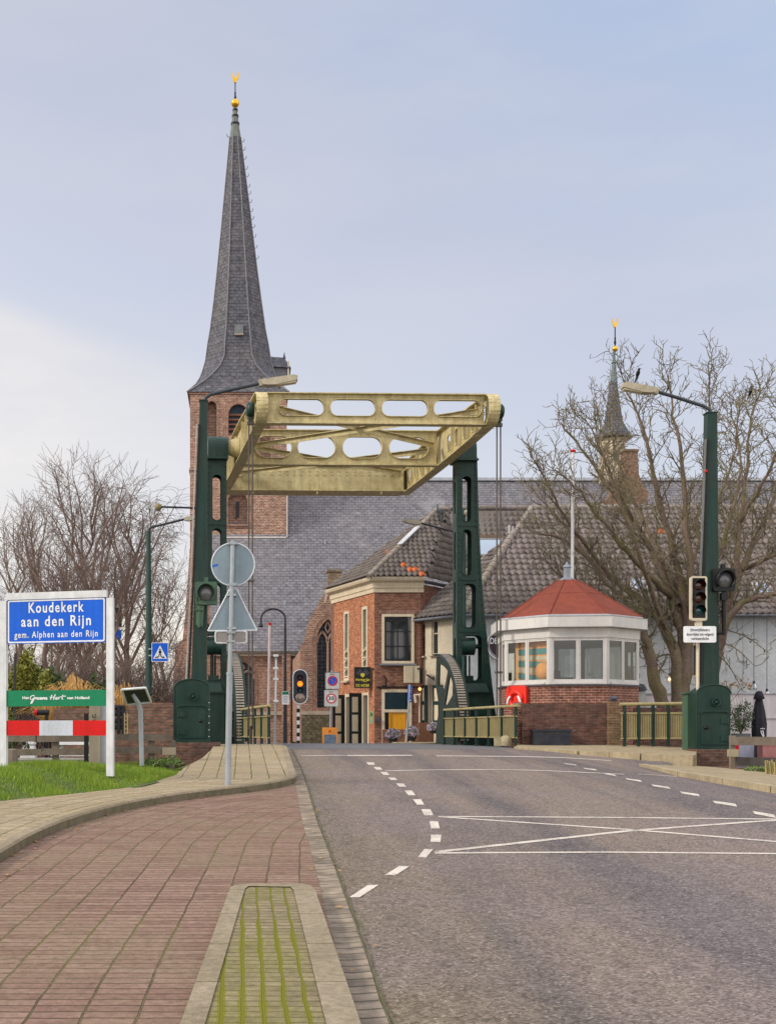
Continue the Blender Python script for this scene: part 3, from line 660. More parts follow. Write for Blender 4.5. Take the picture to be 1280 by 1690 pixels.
# posts
OUTL = [(3.88, 1.35), (3.88, 11.1), (4.55, 11.1), (4.60, 9), (4.70, 7.1), (4.86, 5.2), (5.06, 3.4), (5.22, 2.1), (5.30, 1.35)]
PH = [rrect(4.05, 8.91, 4.37, 10.45, .16, 6), rrect(4.05, 7.09, 4.38, 8.65, .16, 6), rrect(4.06, 5.34, 4.53, 6.82, .17, 6), rrect(4.04, 3.55, 4.74, 5.08, .16, 6)]
for s in (-1, 1):
    out = [(s*x, z) for x, z in OUTL]; hs = [[(s*x, z) for x, z in q] for q in PH]
    mb = MB()
    for bb in (-.24, .22): mb.plate(out, hs, L(0, bb, 0), V_, Z_, -.03)
    inner = [(3.88, 1.35), (3.88, 11.1)]; outer_ = OUTL[2:]
    # side plates with slots
    sl = [rrect(-.08, 9.2, .08, 10.3, .07), rrect(-.08, 7.3, .08, 8.6, .07), rrect(-.08, 5.5, .08, 6.9, .07), rrect(-.08, 3.9, .08, 5.0, .07)]
    mb.plate(rect(-.24, 1.35, .25, 11.1), sl, L(s*3.88, 0, 0), U_, Z_, .03*s)
    for p, q in zip(outer_, outer_[1:]):
        mb.bar(L(s*(p[0]-.01), 0, p[1]), L(s*(q[0]-.01), 0, q[1]), .46, .03, 0, V_)
    # edge flanges
    for p, q in zip(OUTL[2:], OUTL[3:]): mb.bar(L(s*(p[0]-.02), -.27, p[1]), L(s*(q[0]-.02), -.27, q[1]), .012, .06, 0, V_)
    for hq in hs:
        pr = [L(p[0], -.255, p[1]) for p in hq]; mb.tube(pr+[pr[0]], .012, 5)
    k_r = [L(s*(3.96), -.275, 3.7+.22*j) for j in range(34)]+[L(s*(lerp_tab([(1.35, 5.30), (2.1, 5.22), (3.4, 5.06), (5.2, 4.86), (7.1, 4.70), (9, 4.60), (11.2, 4.55)], 3.7+.22*j)-.08), -.275, 3.7+.22*j) for j in range(34)]
    rivets(mb, k_r, -U_, .018)
    for z in (8.78, 6.95, 5.2): mb.box(L(s*4.25, -.275, z), (.62, .02, .03), 0, AXB)
    post = mb.build('post', GREEN, br)
    mb = MB()      # trunnion housing with rounded top
    pf = [(-.42, 11.0), (.42, 11.0)]+[(.42*cos(pi*i/12), 11.36+.42*sin(pi*i/12)) for i in range(13)]
    mb.plate(pf, [], L(s*3.84 if s > 0 else -4.52, 0, 0), U_, Z_, .68)
    mb.box(L(s*4.2, 0, 10.98), (.72, .9, .06), 0, AXB)
    mb.build('bearing_housing', GREEN, post)
    mb = MB(); mb.tube([L(s*3.42, 0, 11.4), L(s*3.66, 0, 11.4), L(s*3.85, 0, 11.4)], [.36, .30, .22], 16); mb.build('axle', YEL, post)
    # machinery inside lower opening
    mb = MB(); mb.tube([L(s*3.98, .05, 4.72), L(s*4.55, .05, 4.72)], .30, 20); mb.tube([L(s*4.1, .05, 4.72), L(s*4.9, .05, 4.72)], .08, 10)
    mb.tube([L(s*4.25, .0, 4.4), L(s*4.25, .0, 3.5)], .04, 8); mb.tube([L(s*4.38, .0, 4.4), L(s*4.38, .0, 3.5)], .03, 8); mb.box(L(s*4.3, 0, 3.62), (.34, .3, .2), 0, AXB)
    mb.build('drive_motor', GREEN, post)
    mb = MB(); mb.box(L(s*4.50, -.32, 2.25), (1.05, .20, 1.75), 0, AXB); mb.box(L(s*4.47, -.34, 3.14), (1.02, .3, .05), 0, AXB)
    mb.add([L(s*4.0, -.42, 3.1), L(s*4.95, -.42, 3.1), L(s*4.85, -.27, 3.45), L(s*4.1, -.27, 3.45)], [(0, 1, 2, 3)])
    mb.build('gear_casing', GREEN, post)
    # lifting rods
    ra = s*3.70; mb = MB()
    for d in (-.055, .055): mb.tube([L(ra+d, -5.0, 11.2), L(ra+d, -5.0, 6.3), L(ra+d, -5.0, 1.9)], .022, 6)
    for z in (11.15, 10.98, 6.3, 3.6): mb.box(L(ra, -5.0, z), (.2, .09, .10 if z > 10 else .06), 0, AXB)
    mb.tube([L(ra, -5, 2.0), L(ra, -5, 1.4)], .045, 8)
    mb.build('lifting_rod', plain('dark rod', (.10, .085, .075), .5, .3, .3), br)
    mb = MB(); mb.lathe(L(s*3.60, -5.0, 11.38), [(.02, -.01), (.20, 0), (.23, .06), (.23, .16), (.18, .22), (.04, .24)], 18, ax=(U_*s, Z_, V_*s)); mb.box(L(ra, -5, 11.2), (.10, .12, .3), 0, AXB)
    mb.build('pin_cap', GREEN, br)
# toothed quadrants
for s in (-1, 1):
    cb, cz, R = .9, 1.75, 2.75; a0 = s*3.62; mb = MB()
    th = lambda t: radians(t)
    def pt(r, t): return (cb-r*cos(th(t)), cz+r*sin(th(t)))
    out = [pt(R-.10, t) for t in range(-5, 96, 5)]+[pt(1.7, 100), pt(1.2, 92), pt(1.0, 80), (cb+.25, cz+.2), (cb+.3, cz-.5), (cb-2.6, cz-.5)]
    hol = [[pt(2.4, t) for t in range(62, 92, 5)]+[pt(1.65, t) for t in range(88, 60, -6)], [pt(2.4, t) for t in range(36, 58, 5)]+[pt(1.3, t) for t in (52, 45)]]
    mb.plate(out, hol, L(a0-s*.05, 0, 0), U_, Z_, .05)
    arc = [pt(R-.14, t) for t in range(-5, 97, 4)]
    for p, q in zip(arc, arc[1:]): mb.bar(L(a0+.02, *p), L(a0+.02, *q), .26, .05, 0, V_)
    for d in (-.15, .15):
        arc = [pt(R, t) for t in range(-5, 97, 4)]
        for p, q in zip(arc, arc[1:]): mb.bar(L(a0+.02+d, *p), L(a0+.02+d, *q), .03, .13, 0, V_)
    rk = mb.build('toothed_quadrant', plain('grey green casting', (.014, .028, .023), .5, .0, .3, 3, (.03, .045, .038)), br)
    mb = MB(); t = -4
    while t < 95:
        p = pt(R-.03, t); rad = (U_*(-cos(th(t)))+Z_*sin(th(t))); tan = rad.cross(V_)
        mb.box(L(a0+.02, *p), (.27, .055, .10), 0, (V_, tan, rad)); t += 2.1
    mb.build('teeth', plain('worn steel teeth', (.34, .30, .25), .5, .2, .3), rk)
# bridge railings with khaki panels
def railing_bridge(a, b0, b1, z=1.40, name='railing', solid=True, s=1):
    mb = MB(); n = 6
    path = [L(a, b0+(b1-b0)*i/12, z+1.14) for i in range(13)]
    ext0 = L(a, b0-.25, z+1.14)
    mb.tube([ext0]+path, .042, 8)
    for dz in (.86, .27): mb.bar(L(a, b0-.05, z+dz), L(a, b1+.05, z+dz), .05, .035)
    rl = mb.build('railing', YELD, br)
    for i in range(n+1):
        b = b0+(b1-b0)*i/n
        mb = MB(); mb.box(L(a, b, z+.56), (.075, .06, 1.13), 0, AXB); mb.box(L(a, b, z+.02), (.14, .12, .04), 0, AXB); mb.build('railing_post', GREEN, rl)
    mb = MB()
    for i in range(n):
        c0 = b0+(b1-b0)*i/n+.05; c1 = b0+(b1-b0)*(i+1)/n-.05
        if solid:
            k = c0
            while k < c1: mb.box(L(a+.02, k+.02, z+.565), (.02, .036, .56), 0, AXB); k += .048
        else:
            k = c0
            while k < c1: mb.box(L(a, k+.02, z+.565), (.02, .02, .56), 0, AXB); k += .15
    mb.build('railing_bars', KHAKI, rl)
railing_bridge(3.20, -7.9, -1.1)
railing_bridge(-3.58, -7.9, .6, solid=True)
# ================================================================ lamp and barrier posts with cabinets
def lampset(px0, px1, ytop, d, base_l, base_r, s, arm, lum, label, cabx, label_c):
    """tapered square post carrying a luminaire; d metres away"""
    zt = P(0, ytop, d).z; t = thing('lamp_post', label, 'lamp post', P((base_l+base_r)/2, 1228, d), 'tall green lamp posts either side of the bridge')
    x0, x1 = P(px0, 0, d).x, P(px1, 0, d).x; b0, b1 = P(base_l, 0, d).x, P(base_r, 0, d).x; zb = 1.35; mb = MB(); dp = .13; db = .2
    vs = [(b0, d-db, zb), (b1, d-db, zb), (b1, d+db, zb), (b0, d+db, zb), (x0, d-dp, zt), (x1, d-dp, zt), (x1, d+dp, zt), (x0, d+dp, zt)]
    mb.add(vs, [(3, 2, 1, 0), (4, 5, 6, 7), (0, 1, 5, 4), (1, 2, 6, 5), (2, 3, 7, 6), (3, 0, 4, 7)])
    mb.box(((x0+x1)/2, d, zt+.01), (x1-x0+.04, dp*2+.04, .03))
    mb.build('post', GREEN, t)
    mb = MB(); pts = [P(x, y, d) for x, y in arm]; mb.tube(pts, .045, 10); mb.build('arm', plain('dark arm', (.05, .06, .07), .4, .2, .2), t)
    mb = MB(); a, b = P(*lum[0], d), P(*lum[1], d); dr = (b-a).normalized(); sd = Y_; up = dr.cross(sd)
    if up.z < 0: up = -up
    Ll = (b-a).length
    pr = [(0, -.05), (.12*Ll, -.09), (Ll*.35, -.12), (Ll*.98, -.08), (Ll, .02), (Ll*.9, .06), (Ll*.3, .07), (0, .05)]
    mb.plate(pr, [], a-sd*.13, dr, up, .26 if dr.cross(up).y > 0 else -.26)
    for f in (.02,): mb.box(a+dr*f, (.2, .16, .16), 0, (dr, sd, up))
    lu = mb.build('luminaire', plain('aged lamp housing', (.45, .40, .30), .5, 0, .4, 4), t)
    mb = MB(); mb.box(a+dr*Ll*.66-up*.105, (Ll*.55, .2, .05), 0, (dr, sd, up)); mb.build('diffuser', plain('lamp diffuser', (.62, .55, .38), .25, 0, .2), lu)
    # boom raised along the post
    return t
lpL = lampset(330, 342, 663, 31, 313, 341, 1, [(337, 664), (339, 657), (347, 651), (380, 643), (432, 632)], [(432, 632), (491, 623)], 'dark green square lamp post with a long arm, left of the bridge portal', None, '')
lpR = lampset(1164, 1180, 683, 31, 1155, 1182, -1, [(1173, 684), (1171, 676), (1160, 670), (1120, 657), (1080, 645)], [(1080, 645), (1026, 635)], 'dark green square lamp post with a long arm, in front of the big bare tree', None, '')
# raised barrier booms
WB = plain('boom white', (.45, .45, .44), .5, 0, .4)
for lab, pts, d in (('raised white edged barrier boom standing against the left lamp post', [(308, 1128), (316, 960), (326, 700)], 30.85), ('raised black and white barrier boom standing against the right lamp post', [(1152, 1128), (1157, 940), (1165, 725)], 30.85)):
    t = thing('barrier_boom', lab, 'barrier', P(*pts[0], d))
    mb = MB(); pr = [P(x, y, d) for x, y in pts]
    for a, b in zip(pr, pr[1:]): mb.bar(a-X_*.02, b-X_*.02, .028, .10, 0, Y_)
    mb.build('boom', WB if pts[0][0] < 600 else plain('grey boom', (.16, .165, .17), .5, 0, .4), t)
    mb = MB()
    for i in range(1):
        for a, b in zip(pr, pr[1:]): mb.bar(a+Vector((.045, .0, 0)), b+Vector((.045, 0, 0)), .05, .05, 0, Y_)
    mb.build('boom_edge', BLACK, t)
    if pts[0][0] > 600: mb = MB(); mb.ball(pr[1]*.25+pr[2]*.75+Vector((0, -.07, 0)), .04); mb.build('warning_lamp', RED, t)
# machinery cabinets
def cabinet(x0, x1, y0, y1, d, label, hinge_left, plinth):
    t = thing('machine_cabinet', label, 'cabinet', P((x0+x1)/2, y1, d), 'green bridge machinery cabinets')
    a, b = P(x0, y1, d), P(x1, y1, d); w = b.x-a.x; hgt = P(0, y0, d).z-a.z; c0 = (a+b)/2
    def prof(w, hh, rise): return [(-w/2, 0), (w/2, 0), (w/2, hh-rise)]+[(w/2*cos(t_), hh-rise+rise*sin(t_)) for t_ in [radians(x) for x in range(12, 169, 12)]]+[(-w/2, hh-rise)]
    mb = MB(); mb.plate(prof(w, hgt, .22), [], c0+Y_*.55, X_, Z_, .55)
    pr = prof(w+.03, hgt+.015, .23)
    pp = [c0+X_*p[0]+Z_*p[1]-Y_*.0 for p in pr]; mb.tube(pp[2:]+[pp[0]], .02, 6)
    mb.box(c0+Vector((0, .25, .03)), (w+.06, .62, .07))
    mb.build('housing', GREEN, t)
    mb = MB(); dw = w*.80; mb.plate(rrect(-dw/2, .12, dw/2, hgt*.56, .03), [], c0+Y_*.0, X_, Z_, .025)
    door = mb.build('door', GREEN, t)
    mb = MB(); mb.tube([c0+Vector((-dw/2-.02, -.04, hgt*.56)), c0+Vector((-dw/2+.06, -.05, hgt*.59)), c0+Vector((dw/2-.06, -.05, hgt*.59)), c0+Vector((dw/2+.02, -.04, hgt*.56))], .018, 6); mb.build('drip_rail', GREEN, t)
    s = -1 if hinge_left else 1
    for z in (.28, .72): mb = MB(); mb.box(c0+Vector((s*(dw/2-.08), -.04, z)), (.20, .03, .14)); mb.tube([c0+Vector((s*dw/2, -.05, z-.08)), c0+Vector((s*dw/2, -.05, z+.08))], .02, 6); mb.build('hinge', GREEN, door)
    mb = MB(); mb.lathe(c0+Vector((-s*dw*.32, -.02, .55)), [(.05, 0), (.05, .03), (.02, .05)], 12, ax=(X_, Z_, -Y_)); mb.build('lock', BLACK, door)
    mb = MB(); hc = c0+Vector((.04, -.02, hgt*.73)); pts = [hc+Vector((.10*cos(k*pi/8), -.05, .10*sin(k*pi/8))) for k in range(17)]; mb.tube(pts, .018, 6)
    for k in range(4): mb.tube([hc+Vector((0, -.04, 0)), hc+Vector((.10*cos(k*pi/2+.5), -.05, .10*sin(k*pi/2+.5)))], .014, 5)
    mb.lathe(hc, [(.05, 0), (.045, .06), (.02, .08)], 12, ax=(X_, Z_, -Y_)); mb.build('hand_wheel', GREEN, t)
    for k in range(6 if hinge_left else 0): mb = MB(); mb.ball(c0+Vector((-s*(w/2+.005)*.99, -.01, .15+k*.17)), .018, 0, 8); mb.build('bolt', STEEL, t)
    return t
cabinet(288, 345, 1122, 1226, 30.4, 'dark green arched steel cabinet at the foot of the left bridge post', True, 0)
cabinet(1150, 1205, 1131, 1237, 30.4, 'dark green arched steel cabinet on a low brick plinth at the right', False, 0)
mb = MB(); mb.box(P(322, 1238, 30.3)+Vector((0, .3, -.09)), (1.25, .9, .56)); tag(mb.build('brick_plinth', BR_PAR), 'dark brick plinth under the left green cabinet', 'plinth')
mb = MB(); mb.box(P(1178, 1254, 30.2)+Vector((0, .3, -.05)), (.92, .8, .62)); tag(mb.build('brick_plinth', BR_PAR), 'dark brick plinth under the right green cabinet', 'plinth')
# side box next to right cabinet
t = thing('switch_box', 'narrow grey green utility box left of the right cabinet', 'utility box', P(1143, 1238, 31)); mb = MB(); c0 = P(1143, 1240, 31)
mb.box(c0+Vector((0, .2, .72)), (.27, .4, 1.5)); mb.box(c0+Vector((-.02, .2, 1.49)), (.33, .46, .04)); mb.build('housing', GREENL, t); mb = MB()
for z in (.4, .62, .84): mb.tube([c0+Vector((0, -.04, z-.05)), c0+Vector((0, -.04, z+.05))], .03, 8)
mb.tube([c0+Vector((.1, -.05, .1)), c0+Vector((.1, -.05, 1.3))], .02, 6); mb.build('conduit', GREENL, t)
# ================================================================ traffic signals on posts
LENSR = glassmat('dark red lens', (.045, .004, .006), .2); LENSG = glassmat('dark green lens', (.0, .045, .055), .1); LENSD = glassmat('unlit clear lens', (.10, .10, .11), .25)
t = thing('traffic_signal', 'cream three lens traffic signal on the right lamp post', 'traffic light', P(1152, 1024, 30.6))
mb = MB(); c = P(1152, 988, 30.55); w, hh = .39, 1.09
mb.plate(rrect(-w/2, -hh/2, w/2, hh/2, .05), [], c+Y_*.11, X_, Z_, .11)
mb.plate(rrect(-w/2-.015, -hh/2-.015, w/2+.015, hh/2+.015, .06), [rrect(-w/2+.03, -hh/2+.05, w/2-.03, hh/2-.03, .03)], c, X_, Z_, .035)
hs_ = mb.build('housing', CREAM, t)
mb = MB(); mb.plate(rrect(-w/2+.025, -hh/2+.045, w/2-.025, hh/2-.025, .03), [], c-Y_*.0, X_, Z_, .008); mb.build('face_plate', BLACK, t)
for k, (mm, dz) in enumerate(((LENSR, .33), (LENSR, .01), (LENSG, -.31))):
    mb = MB(); mb.lathe(c+Vector((0, -.008, dz)), [(.125, 0), (.12, .02), (.08, .045), (.01, .055)], 20, ax=(X_, Z_, -Y_)); ln = mb.build('lens', mm, t)
    mb = MB()   # visor
    vs = []; nn = 16
    for i in range(nn+1):
        a = radians(-20+220*i/nn)
        for r, y in ((.142, 0), (.138, -.16-.02*sin(a))): vs.append(c+Vector((r*cos(a), y-.005, dz+r*sin(a))))
    mb.add(vs, [(2*i, 2*i+1, 2*i+3, 2*i+2) for i in range(nn)], 0, True); mb.build('visor', BLACK, ln)
mb = MB(); mb.bar(P(1152, 1023, 30.6), P(1152, 1036, 30.6), .16, .1, 0, Y_); mb.tube([P(1151, 1030, 30.6), P(1151, 1142, 30.6)], .04, 8); mb.build('bracket', CREAM, t)
t = thing('cyclist_sign', 'small white sign in black Dutch lettering under the right traffic signal', 'sign', P(1154, 1060, 30.45))
mb = MB(); c = P(1154.5, 1047, 30.45); mb.plate(rrect(-.41, -.205, .41, .205, .04), [], c+Y_*.02, X_, Z_, .02); mb.build('panel', SWHITE, t)
mb = MB()
for s_, dz in (('(brom)fietsers', .11), ('doorrijden tot volgend', 0), ('verkeerslicht', -.11)): mb.text(s_, .105, c+Z_*dz, X_, Z_, .006, 0, 1.0, .0012, sx=.70 if len(s_) > 16 else .8)
mb.build('lettering', BLACK, t)
def bell(c, r, mat, label, s, d):
    t = thing('warning_signal', label, 'traffic light', c)
    mb = MB(); mb.plate(rrect(-r*1.12, -r*1.15, r*1.12, r*1.15, .06), [], c+Y_*.2, X_, Z_, .2); mb.box(c+Vector((0, .1, r*1.35)), (.10, .1, .14)); mb.build('housing', mat, t)
    mb = MB(); mb.lathe(c+Y_*-.0, [(r*.80, 0), (r*.74, .03), (r*.4, .07), (.01, .09)], 24, ax=(X_, Z_, -Y_)); mb.build('lens', LENSD, t)
    mb = MB(); vs = []; nn = 24
    for i in range(nn+1):
        a = radians(-50+280*i/nn)
        for r_, y in ((r*.93, .0), (r*.95, -.10-.10*(sin(a)+1)/2), (r*.86, -.10-.10*(sin(a)+1)/2), (r*.84, 0)): vs.append(c+Vector((r_*cos(a), y, r_*sin(a))))
    mb.add(vs, [(4*i+j, 4*i+j+1, 4*i+j+5, 4*i+j+4) for i in range(nn) for j in range(3)], 0, True); mb.build('visor', mat, t)
    return t
t = bell(P(1195, 957, 30.7), .25, BLACK, 'black single lens warning signal on a side bracket of the right post', 1, 30.7)
mb = MB(); mb.tube([P(1194, 974, 30.8), P(1194, 1048, 30.8)], .055, 8); mb.tube([P(1194, 1045, 30.8), P(1168, 1045, 30.8)], .04, 8); mb.box(P(1194, 985, 30.75), (.16, .14, .2)); mb.build('bracket', BLACK, t)
t = bell(P(340, 979, 30.5), .25, GREENL, 'weathered green single lens warning signal on the left lamp post', -1, 30.5)
mb = MB(); mb.tube([P(329, 1000, 30.55), P(329, 1032, 30.55)], .085, 10); mb.tube([P(329, 1035, 30.5), P(329, 1005, 30.5)], .04, 6); mb.tube([P(325, 970, 30.5), P(324, 1006, 30.5), P(327, 1036, 30.5)], .018, 6); mb.tube([P(335, 1000, 30.5), P(333, 1034, 30.5)], .03, 6); mb.box(P(329, 1006, 30.5), (.22, .1, .05)); mb.build('bracket', GREENL, t)
# ================================================================ bridge keeper's hut
HC = Vector(((935-CX)*37.2/F, 37.2, 0)); PH0 = radians(-95.5)
t = thing('keeper_hut', 'octagonal brick bridge keeper hut with a red roof and white windows', 'hut', HC+Z_*1.3); hut = t
def octo(mb, prof, m=0): mb.lathe(HC, prof, 8, m, PH0+pi/8, False)
mb = MB(); octo(mb, [(2.13, .9), (2.13, 3.17)]); mb.build('brick_base', BR_HUT, t)
mb = MB(); octo(mb, [(2.19, 3.17), (2.19, 3.215), (2.0, 3.216)]); mb.build('sill', plain('dark sill', (.10, .09, .11), .5), t)
TINT = clearglass('tinted glass', (.58, .63, .62))
HW = plain('hut white paint', (.60, .585, .57), .5, 0, .2, 1.2, streak=.07)
mb = MB(); octo(mb, [(2.17, 4.58), (2.17, 4.86), (2.0, 4.87)]); mb.build('frieze', HW, t)
mb = MB(); octo(mb, [(2.10, 4.86), (2.38, 4.87), (2.38, 5.17), (2.40, 5.19), (2.30, 5.2)]); mb.build('fascia', HW, t)
mb = MB(); octo(mb, [(2.26, 5.18), (2.26, 5.24), (2.15, 5.26)]); mb.build('lead_flashing', LEAD, t)
mb = MB(); octo(mb, [(2.24, 5.235), (1.50, 5.70), (1.02, 6.02), (.30, 6.47), (.1, 6.48)])
rf = mb.build('roof', FELT, t)
mb = MB(); octo(mb, [(.34, 6.44), (.26, 6.49), (.13, 6.56)]); mb.lathe(HC, [(.105, 6.54), (.105, 6.86), (.14, 6.87), (.13, 6.89), (.06, 6.96), (.015, 7.05)], 14, smooth=False); mb.build('vent', plain('weathered zinc', (.26, .29, .34), .5, .2, .3, 4), rf)
for k in range(8):
    a_ = PH0+pi/8+k*pi/4; dv = Vector((cos(a_), sin(a_), 0)); mb = MB(); mb.tube([HC+dv*2.23+Z_*5.25, HC+dv*1.50+Z_*5.71, HC+dv*1.02+Z_*6.03, HC+dv*.31+Z_*6.47], .022, 5); mb.build('hip_seam', FELT, rf)
mb = MB(); octo(mb, [(1.075, 5.985), (1.07, 6.003), (1.0, 6.045)]); mb.build('felt_lap', FELT, rf)
ap = 2.13*cos(pi/8); sd_ = 2.13*sin(pi/8)
for k in range(8):
    a = PH0+k*pi/4; nrm = Vector((cos(a), sin(a), 0)); u = Vector((-sin(a), cos(a), 0)); O = HC+nrm*(ap-.06)
    mb = MB(); mb.plate(rect(-sd_+.02, 3.215, sd_-.02, 4.58), [rect(-sd_+.07, 3.31, -.02, 4.54), rect(.02, 3.31, sd_-.07, 4.54)], O, u, Z_, .07)
    for x0, x1 in ((-sd_+.07, -.02), (.02, sd_-.07)):
        mb.plate(rect(x0+.002, 3.312, x1-.002, 4.538), [rect(x0+.045, 3.36, x1-.045, 4.49)], O+nrm*.03, u, Z_, .028)
    mb.box(O+nrm*.05+u*0+Z_*3.245, (1.3, .12, .05), 0, (u, nrm, Z_))
    w = mb.build('window', HW, t)
    mb = MB()
    for x0, x1 in ((-sd_+.10, -.05), (.05, sd_-.10)): mb.add([O+nrm*.035+u*x0+Z_*3.34, O+nrm*.035+u*x1+Z_*3.34, O+nrm*.035+u*x1+Z_*4.51, O+nrm*.035+u*x0+Z_*4.51], [(0, 1, 2, 3)])
    mb.build('pane', CLEAR if k == 7 else TINT, w)
    mb = MB(); mb.tube([HC+Vector((cos(a+pi/8), sin(a+pi/8), 0))*2.10+Z_*z for z in (3.2, 4.6)], .035, 6); mb.build('corner_post', HW, t)
# inside
INT = plain('hut interior', (.22, .22, .21), .8)
mb = MB(); octo(mb, [(1.9, 2.2), (1.9, 2.25)]); octo(mb, [(1.95, 4.6), (1.95, 4.62)]); mb.build('floor_and_ceiling', INT, t)
mb = MB(); a = PH0-pi/4   # added panel with the left windows' reflection painted on it in bands
nrm = Vector((cos(a), sin(a), 0)); u = Vector((-sin(a), cos(a), 0)); O = HC+nrm*1.72
mb.plate(rect(-.62, 2.3, .62, 4.6), [], O, u, Z_, -.05, 0)
M1 = plain('peach reflection', (.95, .42, .14), .7, 0, .1); M2 = plain('teal reflection', (.10, .30, .30), .7, 0, .1); M3 = plain('cream reflection', (.72, .62, .46), .7, 0, .1)
for z0, z1, mi, sl in ((4.12, 4.3, 1, 0), (3.98, 4.1, 2, -.04), (3.78, 3.96, 1, -.08), (3.62, 3.76, 2, -.12), (3.42, 3.60, 1, -.16), (3.2, 3.4, 2, -.16)):
    mb.add([O+nrm*.012+u*-.5+Z_*z0, O+nrm*.012+u*.62+Z_*(z0+sl), O+nrm*.012+u*.62+Z_*(z1+sl), O+nrm*.012+u*-.5+Z_*z1], [(0, 1, 2, 3)], mi)
mb.lathe(O+u*.40+Z_*3.62+nrm*.014, [(.26, 0), (.26, .02), (.01, .03)], 24, 0, ax=(u, Z_, nrm))
mb.build('painted_reflection', [M1, M2, M3], t)
mb = MB(); nf = Vector((cos(PH0), sin(PH0), 0)); uf = Vector((-sin(PH0), cos(PH0), 0))
mb.box(HC-nf*1.2-uf*.3+Z_*3.0, (.55, .3, 1.5), 0, (uf, nf, Z_)); mb.box(HC-nf*.6-uf*.45+Z_*3.5, (.1, .1, 2.2)); mb.box(HC+nf*.9+Z_*3.05, (1.6, .7, .06), 0, (uf, nf, Z_)); mb.build('desk_and_cupboard', plain('grey furniture', (.14, .14, .14), .6), t)
O = HC+nf*1.7+Z_*3.22
t2 = thing('control_console', 'black console with a yellow note inside the hut window', 'console', O-uf*.45)
mb = MB(); mb.box(O-uf*.36+Z_*.10, (.5, .15, .2), 0, (uf, nf, Z_)); mb.box(O-uf*.66+Z_*.20, (.06, .06, .10)); mb.box(O-uf*.6+Z_*.18, (.2, .06, .03), 0, (uf, nf, Z_)); mb.build('body', BLACK, t2)
mb = MB(); mb.box(O-uf*.25+nf*.08+Z_*.05, (.17, .02, .09), 0, (uf, nf, Z_)); mb.build('note', plain('yellow note', (.8, .65, .05), .7), t2)
t2 = thing('desk_lamp', 'small pale desk lamp inside the right hut pane', 'lamp', O+uf*.42); mb = MB(); q = O+uf*.42
mb.tube([q+uf*.12, q+uf*.08+Z_*.2, q+uf*.02+Z_*.36, q-uf*.02+Z_*.30], .012, 6); mb.build('arm', STEEL, t2)
mb = MB(); mb.lathe(q-uf*.03+Z_*.30, [(.03, .05), (.07, -.05)], 12); mb.build('shade', WHITE, t2)
# lifebuoy box on hut wall
a = PH0-pi/4; nrm = Vector((cos(a), sin(a), 0)); u = Vector((-sin(a), cos(a), 0)); O = HC+nrm*(ap+.02)-u*.29; O.z = 2.86
RB = plain('lifebuoy red', (.80, .035, .02), .35, 0, .06)
t = thing('lifebuoy', 'bright red lifebuoy in its square holder on the hut wall', 'lifebuoy', O)
mb = MB(); mb.plate(rrect(-.36, -.34, .36, .34, .13, 6), [], O, u, Z_, .12); mb.build('holder', RB, t)
mb = MB(); rr = [O+nrm*.14+u*(.21*cos(k*pi/12))+Z_*(.21*sin(k*pi/12)-.06) for k in range(25)]; mb.tube(rr, .075, 10); mb.build('ring', RB, t)
mb = MB()
for s in (-1, 1): mb.tube([O+nrm*.21+u*s*.14+Z_*.02, O+nrm*.23+u*s*.20+Z_*-.06, O+nrm*.22+u*s*.25+Z_*-.2], .035, 8)
mb.build('strap', SWHITE, t)
# parapet wall, grit box, stone
def wallbox(name, x0, x1, y0, y1, d, th, mat, label, cat='wall', cap=None):
    a, b = P(x0, y1, d), P(x1, y0, d); mb = MB(); mb.box(((a.x+b.x)/2, d+th/2, (a.z+b.z)/2), (b.x-a.x, th, b.z-a.z))
    if cap: mb.box(((a.x+b.x)/2, d+th/2, b.z+.03), (b.x-a.x+.04, th+.06, .06), 1)
    o = mb.build(name, [mat, mat], at=((a.x+b.x)/2, d+th/2, a.z)); return tag(o, label, cat)
wallbox('parapet_wall', 861, 1006, 1161, 1236, 33.7, .35, BR_PAR, 'weathered dark brick parapet wall in front of the keeper hut')
wallbox('brick_pillar', 1004, 1023, 1159, 1236, 33.55, .5, brickmat('mossy pillar brick', (.20, .10, .055), (.26, .15, .08), (.20, .16, .11), .22, .07, .014, .5, (.11, .10, .05)), 'square brick pillar ending the parapet wall beside the ochre fence', 'pillar')
wallbox('brick_pillar', 851, 863, 1159, 1234, 33.9, .4, BR_HUT, 'narrow brick pillar between the bridge railing and the dark parapet wall', 'pillar')
wallbox('quay_parapet', 1022, 1150, 1168, 1240, 36, .3, BR_PAR, 'dark brick quay parapet seen through the ochre fence')
t = thing('grit_box', 'low blue black box against the foot of the parapet wall', 'box', P(911, 1231, 33.2)); mb = MB(); c = P(911, 1231, 33.2)
mb.box(c+Vector((0, .15, .20)), (1.02, .38, .40)); mb.build('bin', plain('blue black plastic', (.018, .022, .034), .5, 0, .5, 6, (.05, .05, .055)), t)
mb = MB(); mb.box(c+Vector((0, .15, .43)), (1.07, .43, .055)); mb.build('lid', plain('blue black lid', (.03, .035, .045), .5), t)
mb = MB(); c = P(834, 1231, 33.6); mb.lathe(c, [(.16, 0), (.17, .1), (.16, .2), (.10, .27), (.02, .29)], 12); mb.box(c+Vector((-.22, 0, .1)), (.18, .16, .22)); tag(mb.build('guard_stone', plain('yellowish stone', (.42, .36, .22), .85, 0, .4, 4), at=c), 'rounded yellowish stone at the end of the bridge railing', 'stone')
t = thing('wall_lamp', 'small dark bulkhead lamp on top of the brick pillar', 'lamp', P(1012, 1158, 33.8)); mb = MB(); c = P(1012, 1153, 33.7); mb.tube([c-X_*.08, c+X_*.08], .06, 12); mb.box(c-Z_*.05+X_*.06, (.06, .06, .1)); mb.build('body', plain('blue grey', (.08, .10, .13), .4), t)
